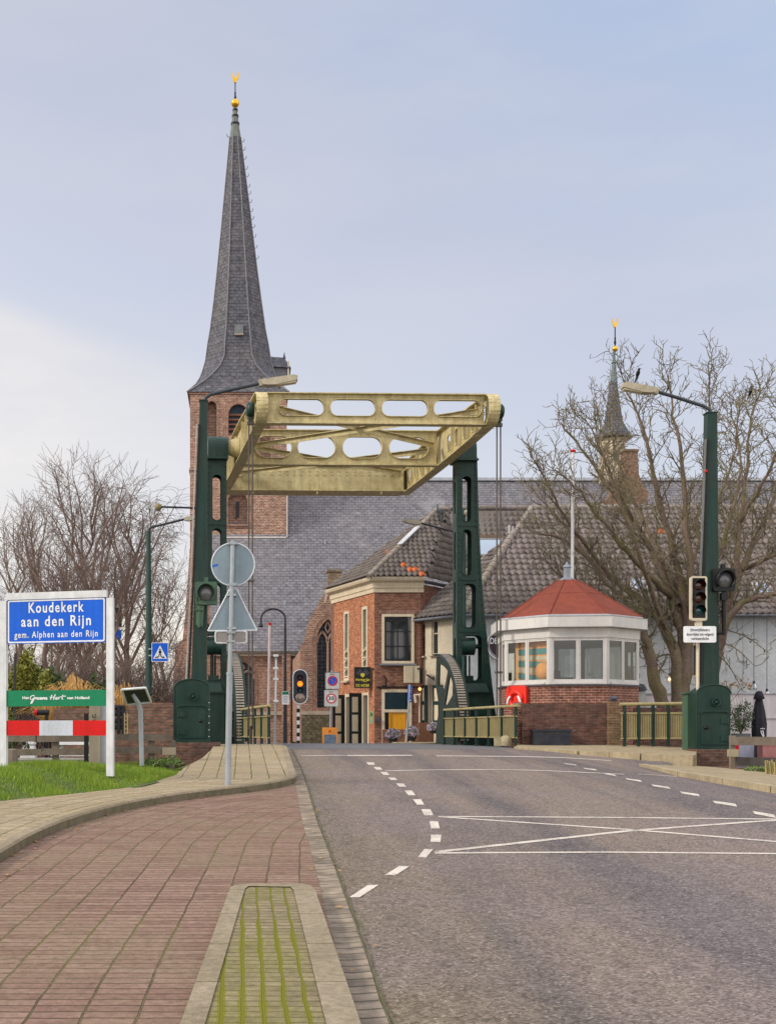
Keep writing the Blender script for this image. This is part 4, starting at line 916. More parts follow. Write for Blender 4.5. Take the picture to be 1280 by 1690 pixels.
# ochre fence at the right
t = thing('ochre_fence', 'ochre barred fence with green posts between pillar and cabinet', 'fence', P(1080, 1228, 32.8)); d = 32.8
mb = MB(); mb.tube([P(1022, 1163, d), P(1138, 1161.5, d)], .05, 8)
for y in (1177.5, 1219): mb.bar(P(1024, y, d), P(1136, y-.5, d), .05, .045, 0)
mb.build('rail', YELD, t)
for x in (1030, 1053, 1077, 1102, 1130):
    mb = MB(); mb.bar(P(x, 1164, d), P(x, 1232, d), .07, .08, 0, Y_); mb.build('fence_post', GREEN, t)
mb = MB(); x = 1026
while x < 1136:
    mb.box(P(x, 1198, d+.01), (.028, .02, .66)); x += 2.9
mb.build('bars', YELD, t)
# ================================================================ road signs seen from behind
D = 19.45; t = thing('sign_pole', 'grey pole with backs of a round and a triangular road sign', 'road sign', P(376, 1298, D))
mb = MB(); mb.tube([P(375.5, 1300, D), P(379, 1112, D)], .052, 12); mb.tube([P(379, 1114, D), P(379.1, 1110, D)], .058, 12); mb.tube([P(379, 1112, D), P(384, 893, D)], .036, 12); mb.build('pole', STEEL, t)
ed = plain('pale sign edge', (.60, .64, .68), .4, .2, .15)
mb = MB(); c = P(384.5, 931, D)+Y_*-.0; r = .345
mb.plate(circ(0, 0, r-.004, 48), [], c+Y_*.06, X_, Z_, .012); rs = mb.build('round_panel', SIGNBACK, t)
mb = MB(); pr = [c+Y_*.05+X_*r*cos(k*pi/24)+Z_*r*sin(k*pi/24) for k in range(49)]; mb.tube(pr, .012, 6, cap=False); mb.build('rim', ed, rs)
mb = MB(); mb.box(c+Vector((0, .03, 0)), (.028, .02, .66)); mb.box(c+Vector((-.04, .03, 0)), (.012, .02, .66))
for z in (.33, -.33): mb.box(c+Vector((0, .015, z)), (.16, .06, .035)); mb.box(c+Vector((0, -.03, z)), (.10, .03, .04))
mb.build('clamp', STEEL, rs)
mb = MB(); mb.add([c+Vector((x, .045, z)) for x, z in ((-.34, -.02), (-.30, .0), (-.25, .01), (-.24, -.02), (-.29, -.035), (-.33, -.05))], [(0, 1, 2, 3, 4, 5)]); mb.build('sticker', plain('blue sticker', (.01, .13, .55), .5), rs)
c = P(384, 1040, D); tri = [P(343, 1041, D), P(424, 1040, D), P(390, 972, D), P(379, 972, D)]
o2 = [((q-c).x, (q-c).z) for q in tri]
mb = MB(); mb.plate(o2, [], c+Y_*.06, X_, Z_, .012); tp = mb.build('triangular_panel', SIGNBACK, t)
mb = MB(); pr = [q+Y_*.05 for q in tri]
for p, q in zip(pr, pr[1:]+pr[:1]): mb.tube([p, q], .013, 6)
mb.build('rim', ed, tp)
mb = MB()
for y in (982, 1037): mb.box(P(382, y, D)+Y_*.01, (.15, .08, .035))
mb.box(P(383, 1010, D)+Y_*.03, (.05, .02, .5)); mb.build('clamp', STEEL, tp)
c = P(381, 1051.5, D); mb = MB(); mb.plate(rrect(-.25, -.095, .25, .095, .04), [], c+Y_*.05, X_, Z_, .01); pp = mb.build('small_panel', plain('brownish panel back', (.30, .28, .27), .5, .2, .2), t)
mb = MB(); q = [c+Y_*.04+X_*x+Z_*z for x, z in rrect(-.25, -.095, .25, .095, .04)]; mb.tube(q+[q[0]], .013, 6); mb.build('rim', ed, pp)
mb = MB()
for z in (-.07, .07): mb.box(c+Vector((0, .0, z)), (.13, .09, .03))
mb.build('clamp', STEEL, pp)
# ================================================================ town name board
t = thing('town_name_board', 'white framed place name board in the grass at the left edge', 'sign', P(95, 1278, 20.1))
TA, TB = P(6.5, 1205, 20.35), P(182, 1205, 19.85); TU = (TB-TA).normalized(); TL = (TB-TA).length; k_ = TL/175.5
TN = TU.cross(Z_)
def T(x, y, o=0): return TA+TU*((x-6.5)*k_)+Z_*((HY-y)*k_*.995)+TN*o
WFR = plain('frame white', (.66, .68, .71), .5, 0, .15, 2, (.50, .50, .50), fine=6)
for x in (6.5, 182): mb = MB(); mb.box((T(x, 1140)), (.115, .075, 2.92), 0, (TU, TN, Z_)); mb.build('frame_post', WFR, t)
mb = MB(); mb.box(T(94.25, 998.3), (TL-.116, .073, .115), 0, (TU, TN, Z_)); mb.build('top_bar', WFR, t)
def board(name, x0, y0, x1, y1, mats, o=.02, th=.03, r=.0):
    mb = MB(); w = (x1-x0)*k_; hh = (y1-y0)*k_; c = T((x0+x1)/2, (y0+y1)/2, o); return mb, w, hh, c
mb, w, hh, c = board('', 13, 1003.5, 175, 1071.5, 0)
mb.plate(rrect(-w/2, -hh/2, w/2, hh/2, .03), [], c-TN*.03, TU, Z_, .03); bp = mb.build('name_panel', BLUE, t)
mb = MB(); mb.plate(rrect(-w/2+.012, -hh/2+.012, w/2-.012, hh/2-.012, .03), [rrect(-w/2+.036, -hh/2+.036, w/2-.036, hh/2-.036, .02)], c, TU, Z_, .003); mb.build('white_border', SWHITE, bp)
mb = MB()
for s_, x0, x1, y, cap in (('Koudekerk', 48, 139, 1017.5, 15.5), ('aan den Rijn', 37, 152, 1038.5, 15.5), ('gem. Alphen aan den Rijn', 25.5, 163, 1058.5, 9.6)):
    mb = MB(); mb.text(s_, cap*k_/.70, T((x0+x1)/2, y, .0)+TN*.022, TU, Z_, .003, 0, 1.22, .0022 if cap < 12 else .0045, fit=(x1-x0)*k_); mb.build('lettering', SWHITE, bp)
mb, w, hh, c = board('', 11.8, 1144, 176, 1168.5, 0); mb.plate(rect(-w/2, -hh/2, w/2, hh/2), [], c-TN*.03, TU, Z_, .03); gp = mb.build('green_board', SGREEN, t)
mb = MB(); mb.text('Het', .062, T(44, 1155.5, .022), TU, Z_, .003, 0, 1, .002, fit=11*k_); mb.text('van Holland', .062, T(131, 1156, .022), TU, Z_, .003, 0, 1, .002, fit=37*k_)
# hand-script letters drawn as brush strokes
def strokes(mb, paths, O, U, V, w, n=6):
    Nn = U.cross(V)
    for pth in paths:
        pts = [Vector(p) for p in pth]; cp = []
        for i in range(len(pts)-1):
            p0, p1, p2, p3 = pts[max(0, i-1)], pts[i], pts[i+1], pts[min(len(pts)-1, i+2)]
            for k in range(n):
                t_ = k/n; cp.append(.5*((2*p1)+(p2-p0)*t_+(2*p0-5*p1+4*p2-p3)*t_*t_+(3*p1-p0-3*p2+p3)*t_**3))
        cp.append(pts[-1])
        L_ = []; R_ = []
        for i, p in enumerate(cp):
            d = (cp[min(i+1, len(cp)-1)]-cp[max(i-1, 0)]); d = d.normalized() if d.length > 1e-9 else Vector((1, 0))
            nn = Vector((-d.y, d.x))*w*(.75+.5*abs(d.y)); L_.append(O+U*(p.x+nn.x)+V*(p.y+nn.y)+Nn*.003); R_.append(O+U*(p.x-nn.x)+V*(p.y-nn.y)+Nn*.003)
        q = len(cp); mb.add(L_+R_, [(i, q+i, q+i+1, i+1) for i in range(q-1)])
sc = k_
paths = [[(7, 5), (4, 6.2), (.5, 4), (.3, .8), (3, 0), (5.5, 2), (6.5, 3), (5, -1.5), (2, -6), (.8, -5), (3, -2), (7, 1)],
         [(7, 1), (8.5, 2.8), (9.3, 3), (9, .2), (9.6, 1.5), (11.5, 3)],
         [(13.5, 2.8), (12, 2.2), (12, .3), (13.6, 0), (14.6, 1.6), (13.6, 3), (15.5, 2.5)],
         [(16, .8), (18.4, 2), (17.5, 3), (16.2, 1.6), (17, 0), (19.2, 1)],
         [(20, 3), (20.2, .1), (22, 2.8), (23.2, 2.4), (23, .2), (24.5, 1)],
         [(25, .8), (27.4, 2), (26.5, 3), (25.2, 1.6), (26, 0), (29, .7)],
         [(36, 7), (34.5, 3), (33.5, -.5)], [(32, 3.4), (36, 3), (40, 4)], [(41.5, 7.5), (39.5, 3), (38.6, -.6)],
         [(45, 2.8), (43, 2.8), (42, .6), (43.4, 0), (45.2, 2.8), (45, .2), (46.5, 1.2)],
         [(47, .2), (47.8, 3), (50.5, 3.2)], [(54, 6.8), (52.6, 2), (52.8, .2), (54.5, .4)], [(50, 4), (53, 4.3), (59, 5)]]
strokes(mb, [[(x*sc, y*sc) for x, y in p] for p in paths], T(52, 1158, .022), TU, Z_, .0075)
mb.build('lettering', SWHITE, gp)
for i, (x0, x1, mm) in enumerate(((11.8, 66.8, RED), (66.8, 121.8, plain('greyish white board', (.52, .56, .64), .4, 0, .1)), (121.8, 177, RED))):
    mb, w, hh, c = board('', x0, 1190.5, x1, 1213.5, 0); mb.plate(rect(-w/2, -hh/2, w/2, hh/2), [], c-TN*.03, TU, Z_, .03); mb.build('stripe_board', mm, t)
# ================================================================ small panel on a bent post
D = 23; t = thing('tilted_panel', 'tilted framed panel on a bent galvanised post in the grass', 'panel', P(233, 1262, D))
mb = MB(); mb.tube([P(234, 1264, D), P(232, 1172, D), P(228, 1160, D-.05), P(219, 1146, D-.1)], [.045, .045, .043, .04], 10); mb.build('post', STEEL, t)
c4 = [P(209, 1163, D+.25), P(249, 1159, D+.2), P(240, 1135.5, D-.25), P(201, 1138.5, D-.2)]
mb = MB(); u = (c4[1]-c4[0]); v_ = (c4[3]-c4[0]); nn = u.cross(v_).normalized()
mb.plate(rect(0, 0, u.length, v_.length), [], c4[0], u, (v_-u*(v_.dot(u)/u.dot(u))), -.03); pn = mb.build('panel', plain('dark panel back', (.05, .06, .05), .4), t)
mb = MB()
for p, q in zip(c4, c4[1:]+c4[:1]): mb.tube([p-nn*.0, q-nn*.0], .025, 6)
mb.build('frame', WFR, pn)
# ================================================================ timber rail fence, cabinet, posts at left
D = 25.2; t = thing('timber_rail', 'two rail grey timber fence behind the grass on the left', 'fence', P(120, 1262, D))
rg = random.Random(11)
for yc, xs in ((1219, [-60, 60, 148]), (1217.5, [148, 190, 283]), (1241.5, [-60, 70, 140]), (1238.5, [140, 195, 275])):
    for a, b in zip(xs, xs[1:]):
        mb = MB(); mb.bar(P(a+1, yc+rg.uniform(-.6, .6), D), P(b-1, yc+rg.uniform(-.8, .4), D), .06, .14); mb.build('rail', WOOD, t)
for x in (-25, 92, 180, 250, 284):
    mb = MB(); mb.bar(P(x, 1206 if x < 0 else 1222, D+.08), P(x, 1275, D+.08), .13, .11, 0, Y_); mb.build('fence_post', WOOD, t)
mb = MB(); c = P(279, 1240, 25.0); mb.box(c, (.27, .12, .15)); tag(mb.build('timber_block', plain('pale timber block', (.42, .35, .25), .8), at=c), 'pale square timber block on the end of the left rail', 'block')
mb = MB(); c = P(20, 1268, 23.6); mb.lathe(c, [(.12, -.2), (.115, .2), (.10, .36), (.03, .38)], 9, smooth=False); tag(mb.build('timber_stump', WOOD, at=c), 'short old timber stump beside the name board post', 'stump')
D = 25.0; t = thing('street_cabinet', 'tall beige street cabinet with a side panel behind the name board', 'cabinet', P(162, 1272, 24.6))
mb = MB(); a, b = P(147, 1275, 24.4), P(165.5, 1138, 24.4); mb.box(((a.x+b.x)/2, 24.7, (a.z+b.z)/2), (b.x-a.x, .6, b.z-a.z)); mb.build('body', plain('beige cabinet', (.30, .26, .19), .6, 0, .2), t)
mb = MB(); a, b = P(165.5, 1275, 24.42), P(178, 1140, 24.42); mb.box(((a.x+b.x)/2+.002, 24.7, (a.z+b.z)/2), (b.x-a.x, .55, b.z-a.z)); mb.build('side_panel', plain('grey panel', (.33, .34, .36), .5, 0, .2), t)
mb = MB()
for p0, p1 in (((153, 1179), (153, 1184)), ((153, 1184), (157, 1185)), ((157, 1185), (157.5, 1178)), ((153, 1189), (158, 1188))): mb.bar(P(*p0, 24.37), P(*p1, 24.37), .012, .012)
mb.build('number', BLACK, t)
mb = MB(); mb.bar(P(142.5, 1178, 24.5), P(142.5, 1268, 24.5), .085, .085, 0, Y_); tag(mb.build('black_post', BLACK, at=P(142.5, 1268, 24.5)), 'slim black square post beside the beige cabinet', 'post')
# old brick wall behind
wallbox('garden_wall', 88, 214, 1169, 1262, 33, .35, BR_WALL, 'low old brick wall behind the name board')
wallbox('garden_wall', 214, 292, 1160, 1262, 32.8, .4, BR_WALL, 'higher mossy old brick wall left of the green cabinet')
t = thing('sluice_gear', 'black pipe fittings and a small ladder before the brick wall', 'machinery', P(200, 1250, 31)); mb = MB()
for y in (1168, 1178, 1190, 1200): mb.tube([P(189, y, 31), P(203, y, 31)], .07, 10)
for x in (196, 204): mb.bar(P(x, 1165, 30.9), P(x, 1218, 30.9), .10, .08, 0, Y_)
mb.build('pipe', BLACK, t); mb = MB()
for x in (205.5, 210.5): mb.bar(P(x, 1177, 30.7), P(x, 1215, 30.7), .025, .025, 0, Y_)
for y in (1182, 1189, 1196, 1203, 1210): mb.bar(P(205.5, y, 30.7), P(210.5, y, 30.7), .02, .02)
mb.build('ladder', YELD, t)
# garden things seen between the rails
tub = thing('planter_tub', 'white tapered tub on the ground left behind the timber rail', 'planter', P(47, 1256, 29)); mb = MB(); c = P(47, 1256, 29)
mb.lathe(c, [(.26, 0), (.22, .28), (.16, .5), (.10, .52)], 4, 0, pi/4, False); mb.build('tub', WHITE, tub); mb = MB(); mb.box(c+Z_*.42, (.32, .32, .05)); mb.build('rim', WHITE, tub)
t = thing('picnic_table', 'pale picnic table seen between the timber rails', 'table', P(125, 1258, 29)); mb = MB(); c = P(125, 1256, 29)
mb.box(c+Z_*.42, (1.0, .8, .06)); mb.build('table_top', WHITE, t); mb = MB()
for s in (-1, 1): mb.bar(c+X_*s*.5+Z_*-.1, c+X_*s*.3+Z_*.4, .1, .08)
mb.build('leg', WHITE, t); mb = MB(); mb.box(c+Vector((0, -.5, .15)), (1.0, .25, .05)); mb.build('bench', WHITE, t)
c = P(60, 1253, 27.5); mb = MB(); mb.box(c, (2.6, .2, .05)); mb.box(c-Z_*.09, (2.5, .16, .12)); tag(mb.build('low_edging', plain('pale edging', (.42, .40, .38), .7), at=c), 'long low pale edging strip behind the lowest rail', 'edging')
# lifebuoy station at left behind board
c = P(66, 1176, 29.5); t = thing('lifebuoy_post', 'small red ended lifebuoy drum on a dark post behind the name board', 'lifebuoy', c); mb = MB(); mb.tube([c-X_*.08, c+X_*.22], .07, 12); mb.bar(c+X_*.16, c+X_*.16-Z_*1.1, .08, .08, 0, Y_); mb.build('drum', BLACK, t)
mb = MB(); mb.tube([c-X_*.13, c-X_*.07], .075, 12); mb.build('end_cap', RED, t)
# ================================================================ church
def pz(y, d): return EYE+(HY-y)*d/F
def px_(x, d): return (x-CX)*d/F
t = thing('village_church', 'brick village church with a tall slate spire and a long slate nave roof', 'church', Vector((0, 85, .95))); ch = t
d = 85
def wp(pts, d): return [(px_(x, d), pz(y, d)) for x, y in pts]
mb = MB(); x0 = px_(352, d); z1 = 7.35
win = arch(px_(376, d), px_(420, d), pz(1165, d), pz(1118, d), (1118-1092)*d/F, 8, True)
mb.plate(rect(x0, .6, 52, z1), [win], (0, d, 0), X_, Z_, -.6); mb.box((x0+.3, d+8, 4), (.6, 15.5, 6.8)); nv = mb.build('nave_wall', BR_CHURCH, t)
mb = MB(); mb.box((x0/2+26, d-.12, z1+.02), (52-x0, .5, .28)); mb.box((x0/2+26, d-.06, z1-.22), (52-x0, .3, .14)); mb.build('cornice', plain('cornice cream', (.60, .53, .43), .6), t)
mb = MB(); mb.box((x0/2+26, d-.05, pz(1178, d)), (52-x0, .2, .2)); mb.build('string_course', STONE, t)
LEADG = brickmat('leaded glass', (.05, .06, .075), (.09, .10, .12), (.012, .012, .014), .22, .22, .03, .1, off=0, rough=.25, bmp=.004)
def gothic_window(par, x0, x1, y0, ys, ya, d, surround=.22):
    a0, a1 = px_(x0, d), px_(x1, d); b0, bs, bh = pz(y0, d), pz(ys, d), (ys-ya)*d/F; w = a1-a0; c = (a0+a1)/2
    out = arch(a0, a1, b0, bs, bh, 10, True); mb = MB(); mb.plate(inset(out, -surround*.0+.0), [], (0, d+.32, 0), X_, Z_, -.02); gl = mb.build('window', LEADG, par)
    mb = MB(); tw = .13
    mb.box((c, d+.2, (b0+bs)/2), (tw, .16, bs-b0))
    for s, (l0, l1) in ((0, (a0, c)), (1, (c, a1))):
        R = arch(l0+.02, l1-.02, b0, bs-.1, bh*.52, 8, True); pr = [Vector((p[0], d+.2, p[1])) for p in R[2:]]; 
        for p, q in zip(pr, pr[1:]): mb.bar(p, q, .14, .12)
    pr = [Vector((c, d+.2, bs+bh*.35)), Vector((c-.12*w, d+.2, bs+bh*.62)), Vector((c, d+.2, bs+bh*.95)), Vector((c+.12*w, d+.2, bs+bh*.62)), Vector((c, d+.2, bs+bh*.35))]
    for p, q in zip(pr, pr[1:]): mb.bar(p, q, .12, .08)
    mb.build('tracery', plain('pink stone tracery', (.42, .27, .21), .8), gl)
    mb = MB(); out2 = inset(out, -surround); mb.plate(out2, [out], (0, d-.03, 0), X_, Z_, -.06); mb.build('arch_moulding', brickmat('moulding brick', (.30, .13, .085), (.36, .17, .11), (.30, .22, .17), .1, .25, .02, .3, off=0), gl)
gothic_window(nv, 376, 420, 1165, 1118, 1092, d)
gothic_window(nv, 700, 745, 1165, 1118, 1092, d)
mb = MB(); mb.box((px_(472, d), d-.25, 3.9), (.60, .5, 6.6)); mb.build('pilaster', BR_CHURCH, t)
# roof
rz, rd = pz(793, 93), 93.0; xl, xr = px_(345, 85), 54
mb = MB(); mb.add([(xl, 84.4, 7.35), (xr, 84.4, 7.35), (xr, rd, rz), (xl, rd, rz)], [(0, 1, 2, 3)]); mb.add([(xr, 101.6, 7.35), (xl, 101.6, 7.35), (xl, rd, rz), (xr, rd, rz)], [(0, 1, 2, 3)])
nr = mb.build('nave_roof', SLATE, t)
mb = MB(); mb.box(((xl+xr)/2, rd, rz+.08), (xr-xl, .4, .22)); 
for i in range(14): mb.box((3+i*3.1, 84.4+8.6*(.25+.5*((i*37) % 10)/10), 7.35+13.7*(.25+.5*((i*37) % 10)/10)+.18), (.08, .1, .35))
mb.build('ridge_lead', LEAD, nr)
mb = MB(); mb.add([(xr, 84.4, 7.3), (xr, 101.6, 7.3), (xr, rd, rz)], [(0, 1, 2)]); mb.add([(xl, 84.4, 7.3), (xl, 101.6, 7.3), (xl, rd, rz)], [(2, 1, 0)]); mb.build('gable', BR_CHURCH, t)
# tower
TD = 90.1; a0, a1 = px_(313.5, TD), px_(473, TD); ztop = pz(648, TD); TC = Vector(((a0+a1)/2, TD+(a1-a0)/2, 0)); hw = (a1-a0)/2
bel = arch(px_(377, TD), px_(409, TD), pz(718, TD), pz(683, TD), 16*TD/F, 8); bl1 = arch(px_(341, TD), px_(357.5, TD), pz(760, TD), pz(672, TD), 10*TD/F, 6)
bl2 = arch(px_(429, TD), px_(446, TD), pz(760, TD), pz(672, TD), 10*TD/F, 6); nich = arch(px_(376, TD), px_(408, TD), pz(865, TD), pz(828, TD), 16*TD/F, 8)
mb = MB(); mb.plate(rect(a0, .6, a1, ztop), [bel, bl1, bl2, nich], (0, TD, 0), X_, Z_, -.35)
mb.box((TC.x, TC.y+.3, (ztop+.6)/2), (2*hw-.04, 2*hw-.64, ztop-.6)); 
tw = mb.build('tower', BR_TOWER, t)
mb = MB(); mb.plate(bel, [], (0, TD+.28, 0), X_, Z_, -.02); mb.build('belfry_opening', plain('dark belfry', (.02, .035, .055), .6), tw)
mb = MB()
for i, y in enumerate((684, 692, 700, 708, 716)): mb.box((px_(393, TD), TD+.2, pz(y, TD)), (1.42, .12, .14), 0, (X_, (Y_+Z_*-.5).normalized(), (Z_+Y_*.5).normalized()))
mb.build('louvre', plain('rust brown louvre', (.20, .085, .05), .7), tw)
mb = MB(); mb.box((px_(392, TD), TD+.30, pz(840, TD)), (.24, .1, 1.2)); mb.build('slit_window', BLACK, tw)
mb = MB()
for A_, k in ((bel, .42), (nich, .28), (bl1, .16), (bl2, .16)):
    mb.plate(inset(A_, -k), [A_], (0, TD-.05, 0), X_, Z_, -.06)
mb.box((px_(392, TD), TD-.06, pz(867, TD)), (1.6, .14, .12)); mb.build('arch_moulding', brickmat('tower moulding', (.34, .16, .11), (.40, .20, .14), (.30, .22, .17), .1, .3, .02, .3, off=0), tw)
mb = MB()
for z in (ztop-.06, pz(775, TD)): mb.box((TC.x, TC.y, z), (2*hw+.16, 2*hw+.16, .14))
mb.build('string_course', BR_TOWER, tw)
mb = MB(); mb.box((px_(420, TD), TD-.08, pz(887.5, TD)), (4.7, .3, .12)); mb.box((px_(473.5, TD), TD-.05, pz(848, TD)), (.08, .3, 3.5)); mb.build('flashing', plain('pale flashing', (.62, .58, .56), .6), tw)
mb = MB()      # battered buttress on the left of the tower
pf = [(316, 905), (313, 905), (307, 1000), (301.5, 1055), (289, 1070), (285, 1130), (283, 1250), (350, 1250), (350, 905)]
pf = pf[::-1]; mb.plate([(px_(x, 89), pz(y, 89)) for x, y in pf], [], (0, 89, 0), X_, Z_, -4.0); mb.build('buttress', BR_TOWER, tw)
# spire
SC = Vector((px_(393, 93.7), 93.7, 0)); sc_ = 93.7/F
prof = [(27.0, 3.78, 1, 0), (27.35, 3.5, .93, 0), (27.9, 3.16, .72, 0), (28.6, 2.88, .42, 0), (29.3, 2.70, .15, 0), (30.1, 2.50, 0, 0)]
prof += [(pz(y, 93.7), w*sc_, 0, -dx*sc_) for y, w, dx in ((575, 49.5, .3), (550, 45, .6), (500, 38.5, 1), (450, 32.6, 1.6), (400, 27.2, 2.2), (340, 21, 3), (280, 14.6, 4), (228, 9.2, 4.8), (205, 6, 5), (178, 3.2, 5.2))]
rings = []
for z, a, tt, dx in prof:
    b = a*(.414+.586*tt); rings.append([SC+Vector((x+dx, y, z)) for x, y in ((-b, -a), (b, -a), (a, -b), (a, b), (b, a), (-b, a), (-a, b), (-a, -b))])
mb = MB(); vs = [p for r in rings for p in r]; n = len(rings)
NSP = n-4
mb.add(vs, [(i*8+j, i*8+(j+1) % 8, (i+1)*8+(j+1) % 8, (i+1)*8+j) for i in range(NSP+1) for j in range(8)]); mb.add(rings[0], [tuple(range(7, -1, -1))])
sp = mb.build('spire', SLATE_SP, t)
mb = MB(); vs = [p for r in rings[NSP+1:] for p in r]; q = n-NSP-1
mb.add(vs, [(i*8+j, i*8+(j+1) % 8, (i+1)*8+(j+1) % 8, (i+1)*8+j) for i in range(q-1) for j in range(8)]); mb.add(rings[-1], [tuple(range(8))])
for y in (183, 193, 206): mb.lathe(SC+Vector((-5*sc_, 0, pz(y, 93.7))), [((3.6+(y-178)*.11)*sc_*1.15, 0), ((3.6+(y-178)*.11)*sc_*1.15, .14)], 8, 1, pi/8, False)
mb.build('spire_cap', [plain('weathered copper cap', (.16, .175, .155), .6, 0, .4, 2, (.09, .12, .13)), BLACK], sp)
mb = MB()
for j in (0, 1, 2, 7): mb.tube([r[j]*1.0+(Vector((0, -.03, 0))) for r in rings[:NSP+2]], [.06, .065]+[.045]*(NSP-2)+[.04, .035], 6)
mb.build('lead_rib', plain('lead rib', (.22, .21, .23), .6, 0, .3), sp)
mb = MB(); rg = random.Random(4)
for y in (236, 250, 265, 282, 295, 312, 324, 338, 353, 366, 380, 396, 414, 432):
    k = [i for i in range(6, n-1) if prof[i][0] <= pz(y, 93.7) <= prof[i+1][0]]
    if not k: continue
    k = k[0]; f = (pz(y, 93.7)-prof[k][0])/(prof[k+1][0]-prof[k][0]); p = rings[k][2].lerp(rings[k+1][2], f)
    mb.tube([p, p+Vector((.16, 0, .02)), p+Vector((.22, 0, .16)), p+Vector((.20, 0, .26))], .022, 5)
p = rings[n-3][7]; mb.tube([p, p+Vector((-.18, 0, .05)), p+Vector((-.22, 0, .25))], .025, 5)
mb.build('climbing_hook', BLACK, sp)
mb = MB(); zc = pz(560, 93.7); c = Vector((px_(394, 91.4), 93.7-47*sc_-.02, zc)); ax = (X_, Vector((0, .99, -.13)), Vector((0, .13, .99)))
mb.box(c, (.66, .3, .72), 0, ax); mb.box(c+Vector((0, -.1, -.42)), (.7, .35, .06), 1, ax); mb.build('hatch', [plain('hatch zinc', (.15, .17, .17), .6), STONE], sp)
# dormer on the right of the spire
dm = MB(); c = Vector((px_(466, 93.7), 93.7, 0)); z0, z1_ = pz(628, 93.7), pz(610, 93.7)
dm.box((c.x-.2, 93.7, (z0+z1_)/2), (1.1, 1.5, z1_-z0)); do = dm.build('dormer', plain('dormer boards', (.20, .20, .22), .7), sp)
mb = MB(); e = [Vector((c.x-1.2, 92.7, z1_)), Vector((c.x+.62, 92.7, z1_-.15)), Vector((c.x+.62, 94.7, z1_-.15)), Vector((c.x-1.2, 94.7, z1_))]; r0, r1 = Vector((c.x-1.2, 93.7, pz(588, 93.7))), Vector((c.x+.12, 93.7, pz(590, 93.7)))
mb.add(e+[r0, r1], [(0, 1, 5, 4), (1, 2, 5), (2, 3, 4, 5), (3, 2, 1, 0)]); mb.lathe((r1.x+.02, 93.7, r1.z-.1), [(.12, 0), (.05, .3), (.02, .5)], 6); mb.build('dormer_roof', SLATE_SP, do)
mb = MB(); mb.box((c.x+.42, 92.86, (z0+z1_)/2), (.14, .12, z1_-z0+.8)); mb.build('dormer_post', CREAM, do)
def weathercock(par, x, yb, r, y0, y1, d, ytop):
    c = Vector((px_(x, d), d, pz(yb, d))); mb = MB(); mb.ball(c, r*d/F, 0, 16); mb.build('gilded_ball', GOLD, par)
    mb = MB(); mb.tube([c, Vector((c.x, d, pz(y1, d)))], .045, 6); z = pz((yb*1.3+y1*.7)/2, d); mb.lathe(Vector((c.x, d, z)), [(.04, -.35), (.10, -.1), (.05, .15), (.08, .2), (.03, .4)], 8); mb.build('finial_rod', BLACK, par)
    k = (y1-ytop)*d/F/1.0; z = pz(y1, d)
    out = [(-.10, 0), (.10, 0), (.14, .22), (.30, .40), (.34, .75), (.26, .98), (.20, .80), (.16, .55), (.0, .42), (-.12, .50), (-.20, .78), (-.34, .92), (-.28, .70), (-.30, .62), (-.24, .45), (-.22, .25)]
    mb = MB(); mb.plate([(c.x+a*k, z+b*k) for a, b in out], [], (0, d-.05, 0), X_, Z_, -.12); mb.build('weathercock', GOLD, par)
weathercock(sp, 388, 170, 7, 0, 136, 93.7, 117)
# ridge turret
d = 93; c = Vector((px_(1010, d), d, 0)); k = d/F; mb = MB()
mb.lathe(c, [(25*k, pz(800, d)), (25*k, pz(776, d)), (21*k, pz(775, d)), (21*k, pz(730, d)), (27*k, pz(727, d))], 8, 0, pi/8, False); tu = mb.build('turret_lantern', plain('cream turret boards', (.62, .54, .40), .6, 0, .3, 2), t)
mb = MB()
for j in range(8):
    a = j*pi/4; nn = Vector((cos(a), sin(a), 0)); mb.box(c+nn*(21*k*cos(pi/8)+.01)+Z_*pz(752, d), (.05, .5, 1.3), 0, (nn, nn.cross(Z_), Z_))
mb.build('louvre', plain('louvre tan', (.38, .30, .20), .7), tu)
mb = MB(); mb.lathe(c+X_*2*k, [(31*k, pz(724, d)), (24*k, pz(714, d)), (15*k, pz(697, d)), (10*k, pz(665, d)), (6*k, pz(632, d))], 8, 0, pi/8, False); ts = mb.build('turret_spire', SLATE_SP, t)
mb = MB(); mb.lathe(c+X_*2.6*k, [(6*k, pz(632, d)), (3*k, pz(600, d)), (5*k, pz(599, d)), (2.5*k, pz(597, d)), (2.5*k, pz(581, d))], 8, 0, pi/8, False); mb.build('spire_cap', plain('turret copper', (.14, .20, .21), .6), ts)
weathercock(ts, 1014.5, 575.5, 5, 0, 540, d, 524)
# chapel gable with its chimney stub
d = 72; mb = MB(); gp = [(497, 1240), (499, 1078), (494, 1070), (502, 1058), (506, 1038), (512, 1020), (522, 1002), (531, 986), (541, 972), (541, 967), (563, 967), (563, 976), (574, 990), (584, 1006), (594, 1026), (600, 1046), (604, 1078), (604, 1240)]
out = [(px_(x, d), pz(y, d)) for x, y in gp][::-1]
win = arch(px_(523, d), px_(558.5, d), pz(1168, d), pz(1058, d), (1058-1022)*d/F, 8, True)
mb.plate(out, [win], (0, d, 0), X_, Z_, -.5); chp = mb.build('chapel_gable', BR_CHURCH, t)
gothic_window(chp, 523, 558.5, 1168, 1058, 1022, d, .28)
mb = MB(); a, b, e_ = px_(497, d), px_(604, d), pz(1076, d); top = (px_(552, d), pz(968, d))
mb.add([(a, d+.3, e_), (a, 86, e_), (top[0], 86, top[1]), (top[0], d+.3, top[1])], [(0, 1, 2, 3)]); mb.add([(b, d+.3, e_), (b, 86, e_), (top[0], 86, top[1]), (top[0], d+.3, top[1])], [(3, 2, 1, 0)]); mb.build('chapel_roof', SLATE, t)
